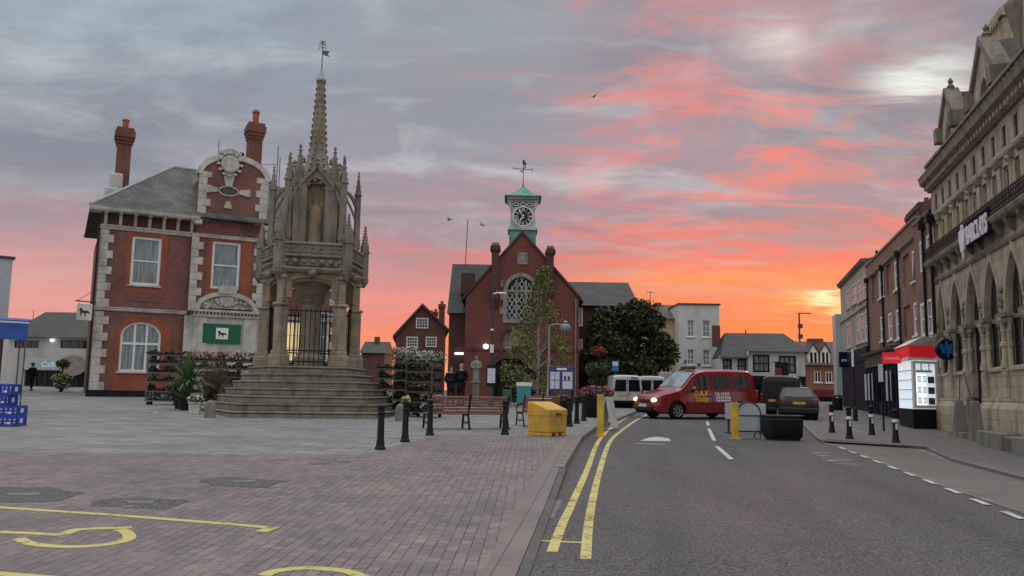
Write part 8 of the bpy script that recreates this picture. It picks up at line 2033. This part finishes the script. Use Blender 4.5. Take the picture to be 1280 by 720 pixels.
# ------------------------------------------------------------------ flower trolleys with their trays
FLW = [('white', 'flower_white', .5), ('green', 'leaf_mid', 0), ('pink', 'flower_pink', .5), ('wine red', 'flower_wine', .6), ('silvery', 'leaf_silver', .6), ('red', 'flower_red', .5), ('pale yellow', 'flower_yellow', .4)]
ORD = ['bottom', 'second', 'third', 'fourth', 'fifth', 'top']
seed_ = [10]
def trolley(px, py, w, d, h, ns, rz, lab, where, cols, Y=None, top_h=.35):
    p = onpave(gnd(px, py)) if Y is None else onpave(gz(px, Y))
    o = thing('flower_trolley', lab, 'trolley', p, rz, 'wheeled flower trolleys round the stone cross')
    for sx in (-1, 1):
        for sy in (-1, 1): MB().box(sx * w / 2 - .022, sx * w / 2 + .022, sy * d / 2 - .022, sy * d / 2 + .022, .14, h).build('upright', 'galv', o)
    for sx in (-1, 1):
        for sy in (-1, 1):
            m = MB(); m.lathe([(.03, -.02), (.07, -.02), (.07, .02), (.03, .02)], 14); m.xf(Matrix.Translation((sx * w * .42, sy * d * .42, .07)) @ rotm('X', 90).to_4x4()); m.build('castor', 'rubber', o)
    mt_ = Matrix.Translation(p) @ Matrix.Rotation(rz, 4, 'Z')
    for i in range(ns):
        z = .16 + (h - .16) * i / (ns - 1) if i < ns - 1 else h - .03
        m = MB(); m.box(-w / 2, w / 2, -d / 2, d / 2, z, z + .025); m.box(-w / 2, w / 2, -d / 2 - .015, -d / 2, z - .015, z + .045); m.box(-w / 2, w / 2, d / 2, d / 2 + .015, z - .015, z + .045); m.build('shelf', 'galv', o)
        nm, mt2, fr_ = FLW[cols[i % len(cols)]]; seed_[0] += 1; r = random.Random(seed_[0])
        t = thing('plant_tray', f'tray of {nm} plants on the {ORD[i] if i < ns - 1 else "top"} shelf of {where}', 'plant tray', mt_ @ Vector((0, 0, z + .026)), rz, 'plant trays on the flower trolleys')
        m = MB(); m.box(-w / 2 + .04, w / 2 - .04, -d / 2 + .03, d / 2 - .03, 0, .07); m.build('tray', 'black_paint', t)
        hh = top_h if i == ns - 1 else min(.26, (h - .16) / (ns - 1) * .68)
        def f(a=w / 2 - (.02 if i < ns - 1 else -.12), b=d / 2 - (.0 if i < ns - 1 else -.1), c=hh): 
            q = Vector((r.uniform(-a, a), r.uniform(-b, b), 0)); q.z = .06 + c * r.random() * (.55 + .45 * math.sin(9 * q.x + 4 * q.y)); return q
        leaf_cloud(300 if i < ns - 1 else 420, f, .10, 0, r).build('foliage', 'leaf_dark' if nm != 'silvery' else 'leaf_silver', t, recalc=False)
        if fr_:
            def g(a=w / 2 - .04, b=d / 2 - .02, c=hh): return Vector((r.uniform(-a, a), r.uniform(-b, b), .06 + c * r.uniform(.45, 1.0)))
            leaf_cloud(int(150 * fr_) if i < ns - 1 else 170, g, .065, 0, r).build('blooms', mt2 if nm != 'silvery' else 'flower_white', t, recalc=False)
    return o
trolley(203, 509, 1.30, .58, 2.15, 6, R(8), 'steel flower trolley in front of the bank arched window', 'the trolley by the bank window', [4, 1, 0, 3, 0, 1], top_h=.15)
trolley(292, 0, 1.6, .6, 1.95, 6, R(16), 'steel flower trolley with red blooms half hidden behind the cross steps', 'the trolley left of the steps', [1, 5, 3, 0, 1, 2], Y=37.5)
trolley(250, 0, 1.4, .6, 1.95, 6, R(16), 'steel flower trolley behind the palm and the brown grass', 'the trolley behind brown grass', [1, 2, 0, 1, 3, 5], Y=38.2)
trolley(531, 0, 1.30, .62, 2.0, 6, R(-38), 'steel flower trolley piled with silvery foliage beside the two people', 'the trolley beside the two people', [3, 6, 0, 1, 0, 4], Y=31.5, top_h=.36)
trolley(494, 0, 1.25, .6, 1.75, 5, R(-5), 'dark flower trolley between the cross steps and the silvery one', 'the trolley right of the steps', [1, 0, 1, 1, 1], Y=33.5, top_h=.12)
trolley(508, 0, 0.9, .6, 2.05, 6, R(-5), 'narrow flower trolley pressed against the silvery one', 'the narrow trolley', [1, 1, 3, 1, 0, 4], Y=33.0, top_h=.5)
# ------------------------------------------------------------------ potted plants, planters, trees
def blades(n, L, w, r, spread=1.0, droop=.6, stem=0.0):
    mb = MB()
    for i in range(n):
        a = r.uniform(0, 2 * PI); e = r.uniform(.25, 1.45); l = L * r.uniform(.7, 1.1); d = Vector((math.cos(a) * math.cos(e) * spread, math.sin(a) * math.cos(e) * spread, math.sin(e))).normalized()
        s_ = d.cross(Vector((0, 0, 1))).normalized() if abs(d.z) < .99 else Vector((1, 0, 0)); pts = []
        for j in range(6):
            t = j / 5; q = d * l * t; q.z -= droop * l * t * t * math.cos(e); ww = w * (1 - t) ** .6 * (.5 + t if t < .5 else 1)
            pts.append((q + s_ * ww / 2 + Vector((0, 0, stem)), q - s_ * ww / 2 + Vector((0, 0, stem))))
        k = len(mb.v); mb.v += [tuple(x) for pr in pts for x in pr]; mb.f += [(k + 2 * j, k + 2 * j + 1, k + 2 * j + 3, k + 2 * j + 2) for j in range(5)]
    return mb
def pot(par, r, h, m_, nm='pot'): MB().lathe([(r * .72, 0), (r * .95, h * .9), (r * 1.06, h * .9), (r * 1.06, h), (r * .9, h), (r * .85, h * .9), (0, h * .9)], 18, caps=False).build(nm, m_, par, smooth=40)
p = onpave(gnd(232, 516)); pl = thing('palm', 'spiky green palm in a black pot between the flower trolley and the cross', 'plant', p)
pot(pl, .30, .42, 'black_paint'); MB().tube([(0, 0, .38), (.04, 0, .8), (.02, 0, 1.15)], [.07, .06, .05], 8).build('stem', 'bark', pl)
blades(170, 1.45, .075, random.Random(4), 1.15, .55, 1.0).build('fronds', 'leaf_palm', pl, recalc=False); blades(70, 1.0, .06, random.Random(5), 1.2, .3, .45).build('low_fronds', 'leaf_palm', pl, recalc=False)
p = onpave(gnd(257, 515)) + Vector((.1, .5, 0)); gr = thing('ornamental_grass', 'tall brown feathery grass in a pot beside the palm', 'plant', p)
pot(gr, .30, .40, 'black_paint'); blades(700, 1.9, .024, random.Random(6), 1.0, .6, .35).build('blades', 'grass_brown', gr, recalc=False)
p = onpave(gnd(224, 514)); dp = thing('shrub_pot', 'dark leafy shrub in a black pot beside the trolley castors', 'plant', p)
pot(dp, .24, .40, 'black_paint'); clump('foliage', dp, 420, ell(.38, .38, .45, (0, 0, .72), random.Random(8)), .13, 'leaf_mid', 8)
p = onpave(gnd(243, 521)); wp = thing('stone_planter', 'square white planter of small white flowers by the round topped stone', 'planter', p, R(10))
m = MB(); loft(m, [(rr_(.17, .17, .02), 0), (rr_(.19, .19, .02), .36), (rr_(.215, .215, .02), .37), (rr_(.215, .215, .02), .42), (rr_(.18, .18, .02), .425)]); m.build('pot', 'white_stone', wp, smooth=35)
clump('foliage', wp, 160, ell(.30, .28, .14, (0, 0, .48), random.Random(9)), .09, 'leaf_mid', 9); clump('blooms', wp, 130, ell(.30, .28, .14, (0, 0, .54), random.Random(10)), .075, 'flower_white', 10)
def flower_tower(name, lab, p, tiers, base):
    o = thing(name, lab, 'flower planter', p)
    H_ = max(t[0] for t in tiers); m = MB(); m.lathe([(.12, 0), (.12, .3), (.05, .4), (.045, H_)], 10); m.build('post', 'black_paint', o)
    for i, (z, r, hh, fm, lf, n) in enumerate(tiers):
        MB().lathe([(r * .35, z - hh * .5), (r * .75, z - hh * .15), (r * .8, z)], 14, caps=True).build('basket', 'soil', o)
        clump('foliage', o, int(n * .8), ell(r, r, hh, (0, 0, z), random.Random(i + 21), .5), .13, lf, i + 31)
        if fm: clump('blooms', o, n, ell(r * 1.02, r * 1.02, hh, (0, 0, z + .04), random.Random(i + 51), .75), .10, fm, i + 61)
    return o
Yt = 43; p = onpave(gz(748, Yt)); zz_ = lambda y: at(750, y, Yt).z - p.z
flower_tower('flower_tower', 'tiered flower tower topped with red blooms above a pink planter ring', p, [(zz_(440), .42, .26, 'flower_red', 'leaf_mid', 260), (zz_(461), .68, .36, None, 'leaf_mid', 620), (zz_(476), .5, .28, None, 'leaf_dark', 420)], None)
Yt2 = 34.5; p = onpave(gz(746, Yt2)); zz_ = lambda y: at(746, y, Yt2).z - p.z
fp_ = thing('flower_planter', 'wide planter of pink flowers behind the kerbside yellow post', 'flower planter', p)
MB().lathe([(.45, 0), (.55, .1), (.60, zz_(500)), (.66, zz_(499)), (.66, zz_(497)), (.5, zz_(497))], 18).build('tub', 'black_paint', fp_, smooth=40)
clump('foliage', fp_, 420, ell(.72, .6, .26, (0, 0, zz_(492)), random.Random(71), .4), .13, 'leaf_mid', 72); clump('blooms', fp_, 480, ell(.74, .62, .27, (0, 0, zz_(490)), random.Random(73), .6), .095, 'flower_pink', 74)
Yt3 = 53; p = onpave(gz(66, Yt3) + Vector((0, 0, 0)))
p = onpave(gz(67, Yt3)); zz_ = lambda y: at(67, y, Yt3).z - p.z
p = onpave(gz(77, Yt3))
flower_tower('flower_tower', 'tiered white flower tower beside the walking man', p, [(zz_(455), .42, .30, None, 'leaf_dark', 260), (zz_(473), .62, .30, 'flower_yellow', 'leaf_mid', 300), (zz_(482), .5, .25, 'flower_white', 'leaf_mid', 200)], None)
def limb_tree(name, lab, p, trunk_h, r0, limbs, crown_fn, n, size, leaf, bark, cat='tree', seed=1):
    o = thing(name, lab, cat, p); r = random.Random(seed)
    m = MB(); m.tube([(0, 0, -.1), (.03, 0, trunk_h * .4), (-.02, .03, trunk_h * .8), (0, 0, trunk_h * 1.15)], [r0 * 1.25, r0, r0 * .8, r0 * .5], 10)
    for (x, y, z, z0) in limbs: m.tube([(0, 0, z0), (x * .45, y * .45, z0 + (z - z0) * .6), (x, y, z)], [r0 * .45, r0 * .3, r0 * .08], 6)
    m.build('trunk', bark, o, smooth=50)
    leaf_cloud(n, crown_fn, size, .15, r).build('crown', leaf, o, recalc=False)
    return o
# birch in front of the hall: sparse, drooping, lets the bricks show
Yb = 46; p = onpave(gz(672, Yb)); zt = at(672, 336, Yb).z - p.z; zlo = at(672, 486, Yb).z - p.z
rb = random.Random(12); strands = []
for i in range(210):
    t = rb.random() ** 1.25; z = zlo + (zt - zlo) * t; prof = (2.05 * (1 - t) ** .7 + .2) * (1 if t > .12 else .6 + 3.3 * t)
    a = rb.uniform(0, 2 * PI); q = prof * math.sqrt(rb.uniform(.05, 1)); dx = .35 * t - .05
    strands.append((q * math.cos(a) * (1.0 if math.cos(a) < 0 else .92) + dx, q * math.sin(a) * .9, z, rb.uniform(.35, 1.0)))
def birch_pt():
    x, y, z, l = strands[int(rb.random() * len(strands))]; u = rb.random()
    return Vector((x + rb.gauss(0, .13), y + rb.gauss(0, .13), z + .25 - l * u))
limbs = [(x * .9, y * .9, z + .1, max(zlo * .9, z - .9)) for x, y, z, l in strands[:46]]
limb_tree('birch_tree', 'slender yellow green birch in front of the clock hall window', p, (zt) * .82, .085, limbs, birch_pt, 5800, .125, 'leaf_birch', 'birch_bark', seed=13)
# dark broad tree on the right of the hall
def broad(name, lab, px, Y, cy, rxp, ryp, n, size, seed, leaf='leaf_dark', nl=26):
    p = onpave(gz(px, Y)) if px < 800 else gz(px, Y); sc = Y / 1060; c = at(px, cy, Y); cz = c.z - p.z; rx, rz = rxp * sc, ryp * sc
    r = random.Random(seed); cl = []
    for i in range(nl):
        while True:
            v = Vector((r.uniform(-1, 1), r.uniform(-1, 1), r.uniform(-1, 1)))
            if .25 < v.length < .92: break
        cl.append((Vector((v.x * rx, v.y * rx * .85, cz + v.z * rz)), r.uniform(.15, .34) * rx))
    wts = [k[1] ** 2 for k in cl]
    def f():
        c_, rr = r.choices(cl, wts)[0]
        while True:
            v = Vector((r.uniform(-1, 1), r.uniform(-1, 1), r.uniform(-1, 1)))
            if .45 < v.length < 1: break
        return c_ + v * rr * (1 + .25 * r.random())
    limbs = [(c_.x * .9, c_.y * .9, c_.z, cz * .35 + .2 * (c_.z - cz)) for c_, _ in cl[:18]]
    return limb_tree(name, lab, p, cz * .8, .20, limbs, f, n, size, leaf, 'bark', seed=seed + 1)
broad('leafy_tree', 'broad dark leafy tree between the clock hall and the cream house', 786, 55.5, 430, 54, 52, 21000, .25, 31, nl=46)
broad('leafy_tree', 'smaller dark tree crowding the corner of the clock hall', 748, 53.5, 452, 27, 32, 6000, .24, 33, nl=22)
# ------------------------------------------------------------------ people
def skinned(name, verts, edges, radii, m_, par, sub=1, root=0):
    me = bpy.data.meshes.new(name); me.from_pydata(verts, edges, []); me.materials.append(M[m_])
    o = bpy.data.objects.new(name, me); COL.objects.link(o)
    s_ = o.modifiers.new('skin', 'SKIN'); s_.use_smooth_shade = True
    for i, r in enumerate(radii):
        sv = me.skin_vertices[0].data[i]; sv.radius = (r, r) if not isinstance(r, tuple) else r; sv.use_root = (i == root)
    ss = o.modifiers.new('sub', 'SUBSURF'); ss.levels = sub; ss.render_levels = sub
    if par: o.parent = par
    return o
def skin_data(o):
    return o
def person(lab, p, rz, h, coat, hair, stride=0.0, lean=0.0, long=0.0, sway=1.0):
    o = thing('person', lab, 'person', p, rz); k = h / 1.75
    def V(x, y, z): return (x * k, y * k, z * k)
    hip, kn, an = .90, .50, .08
    st = stride
    J = [V(0, 0, .96), V(0, .0, 1.12), V(0, 0, 1.32), V(0, 0, 1.45), V(0, -.01, 1.53), V(0, -.02, 1.60), V(0, -.015, 1.69), V(0, 0, 1.735),
         V(.10, 0, .90), V(.11, -st * .5 - .02, .50), V(.115, -st + .02, .09), V(.12, -st - .14, .04), V(-.10, 0, .90), V(-.11, st * .35 - .02, .50), V(-.115, st, .10), V(-.12, st - .13, .045),
         V(.19, 0, 1.41), V(.25, .04, 1.16), V(.21, -.10, .98), V(-.19, 0, 1.41), V(-.25, .04, 1.16), V(-.21, -.10, .98)]
    E = [(0, 1), (1, 2), (2, 3), (3, 4), (4, 5), (5, 6), (6, 7), (0, 8), (8, 9), (9, 10), (10, 11), (0, 12), (12, 13), (13, 14), (14, 15), (3, 16), (16, 17), (17, 18), (3, 19), (19, 20), (20, 21)]
    Rr = [(.14, .10), (.13, .095), (.16, .11), (.09, .08), .055, (.075, .09), (.078, .098), (.05, .06), .085, .058, .042, .035, .085, .058, .042, .035, .06, .048, .04, .06, .048, .04]
    Rr = [tuple(x * k for x in r) if isinstance(r, tuple) else r * k for r in Rr]
    skinned('body', J, E, Rr, 'skin', o)
    # face
    m = MB(); m.lathe([(.0, -.02), (.013, -.015), (.009, .02), (.004, .03)], 6, V(0, -.118, 1.615), caps=False)
    for s_ in (-1, 1): m.lathe([(0, -.03), (.012, -.015), (.012, .015), (0, .03)], 6, V(s_ * .082, .0, 1.62), caps=False)
    m.build('face_features', 'skin', o, smooth=60)
    m = MB()
    for s_ in (-1, 1): m.lathe([(0, -.009), (.011, 0), (0, .009)], 6, V(s_ * .031, -.108, 1.648), caps=False)
    m.box(-.022 * k, .022 * k, -.112 * k, -.10 * k, 1.568 * k, 1.574 * k); m.build('eyes_and_mouth', 'hair', o)
    m = MB(); m.lathe([(.092, -.06), (.104, .0), (.101, .055), (.078, .098), (.036, .118), (0, .122)], 16, V(0, .016, 1.675), sy=1.15, caps=False); m.xf(Matrix.Scale(1, 4)); m.build('hair', hair, o, smooth=70)
    # coat: sleeves into the pockets, hem below the hip
    hem = .72 - long
    J2 = [V(0, 0, hem), V(0, 0, .95), V(0, 0, 1.12), V(0, 0, 1.32), V(0, .005, 1.43), V(0, .01, 1.475), V(.19, 0, 1.41), V(.26, .04, 1.16), V(.20, -.10, .98), V(-.19, 0, 1.41), V(-.26, .04, 1.16), V(-.20, -.10, .98)]
    E2 = [(0, 1), (1, 2), (2, 3), (3, 4), (4, 5), (4, 6), (6, 7), (7, 8), (4, 9), (9, 10), (10, 11)]
    R2 = [(.205, .15), (.20, .155), (.18, .14), (.195, .145), (.12, .11), (.075, .08), .085, .07, .06, .085, .07, .06]; R2 = [tuple(x * k for x in r) if isinstance(r, tuple) else r * k for r in R2]
    skinned('coat', J2, E2, R2, coat, o, 1, 1)
    J3 = [V(0, 0, .92), V(.10, 0, .86), V(.11, -st * .5 - .02, .50), V(.115, -st + .02, .11), V(-.10, 0, .86), V(-.11, st * .35 - .02, .50), V(-.115, st, .12)]
    E3 = [(0, 1), (1, 2), (2, 3), (0, 4), (4, 5), (5, 6)]; R3 = [(.15, .11), .10, .075, .066, .10, .075, .066]; R3 = [tuple(x * k for x in r) if isinstance(r, tuple) else r * k for r in R3]
    skinned('trousers', J3, E3, R3, 'trouser', o, 1, 0)
    for s_, yy, zz2 in ((1, -st, .0), (-1, st, .0)):
        m = MB(); loft(m, [([(x * .048 * k + s_ * .117 * k, (y * .135 + yy - .05) * k) for x, y in ((1, .8), (.6, 1), (-.6, 1), (-1, .8), (-.9, -.6), (-.5, -1), (.5, -1), (.9, -.6))], 0.0), ([(x * .044 * k + s_ * .117 * k, (y * .125 + yy - .05) * k) for x, y in ((1, .8), (.6, 1), (-.6, 1), (-1, .8), (-.9, -.6), (-.5, -1), (.5, -1), (.9, -.6))], .06 * k), ([(x * .035 * k + s_ * .117 * k, (y * .06 + yy + .0) * k) for x, y in ((1, .8), (.6, 1), (-.6, 1), (-1, .8), (-.9, -.6), (-.5, -1), (.5, -1), (.9, -.6))], .11 * k)])
        m.build('shoe', 'black_paint', o, smooth=50)
    return o
Yp = 45
p = onpave(gz(563.5, Yp)); person('shorter person of the pair in a dark coat, hands in pockets', p, R(20), at(563, 458.5, Yp).z - p.z, 'coat_navy', 'hair', .02, long=.12)
p = onpave(gz(576.5, Yp)); person('taller person of the pair in a long black coat, hands in pockets', p, R(-25), at(576, 455, Yp).z - p.z, 'coat', 'hair_grey', .02, long=.18)
pw_ = onpave(gnd(40, 490)); pw_ = onpave(gz(39.5, 54)); person('person in a black coat walking away towards the white shop', pw_, R(172), at(39, 454, 54).z - pw_.z, 'coat', 'hair', .16, long=.08)
# ------------------------------------------------------------------ birds
def gull(px, py, Y, span, roll, lab, yaw):
    c = at(px, py, Y); o = thing('gull', lab, 'bird', c, yaw, 'gulls in flight')
    m = MB(); s_ = span / 2
    m.lathe([(0, -.22), (.035, -.15), (.06, 0), (.045, .12), (.03, .18), (.012, .25), (0, .27)], 10, caps=False); m.xf(rotm('X', 80).to_4x4())
    for q in (-1, 1):
        pts = [(0, .0, .02), (q * s_ * .4, .03, .16 + roll * q), (q * s_ * .75, .0, .17 + roll * 1.7 * q), (q * s_, -.08, .06 + roll * 2.2 * q)]; ch = [.20, .17, .11, .02]
        for (a, b, ca, cb2) in ((pts[0], pts[1], ch[0], ch[1]), (pts[1], pts[2], ch[1], ch[2]), (pts[2], pts[3], ch[2], ch[3])):
            k = len(m.v); A, B = Vector(a), Vector(b)
            m.v += [tuple(A + Vector((0, -ca / 2, 0))), tuple(A + Vector((0, ca / 2, 0))), tuple(B + Vector((0, cb2 / 2, 0))), tuple(B + Vector((0, -cb2 / 2, 0))), tuple(A + Vector((0, 0, .025))), tuple(B + Vector((0, 0, .02)))]
            m.f += [(k, k + 1, k + 2, k + 3), (k, k + 4, k + 5, k + 3), (k + 1, k + 2, k + 5, k + 4)]
    m.ex([(-.03, .2, 0), (.03, .2, 0), (.08, .36, 0), (-.08, .36, 0)], (0, 0, .012))
    m.build('body', 'bird', o, recalc=False)
gull(743.5, 120, 62, 1.15, .22, 'gull flying high and alone in the pink cloud', R(20)); gull(561.5, 275, 75, .85, .0, 'gull flying left of the thin roof aerial', R(60)); gull(602.5, 281.5, 70, .8, -.12, 'gull flying right of the thin roof aerial near the clock', R(-40))
p = onpave(gnd(195, 520)); m = MB(); m.add([(-.10, -.12, .004), (.12, -.10, .012), (.10, .13, .006), (-.11, .10, .02), (0, 0, .03)], [(0, 1, 4), (1, 2, 4), (2, 3, 4), (3, 0, 4)]); o = m.build('ground_light_patch', 'flower_yellow'); o.location = p; tag(o, 'pale yellow crumpled sheet standing for a ground light on the grey slabs', 'light patch')  # pale sheet added in place of a bright ground light
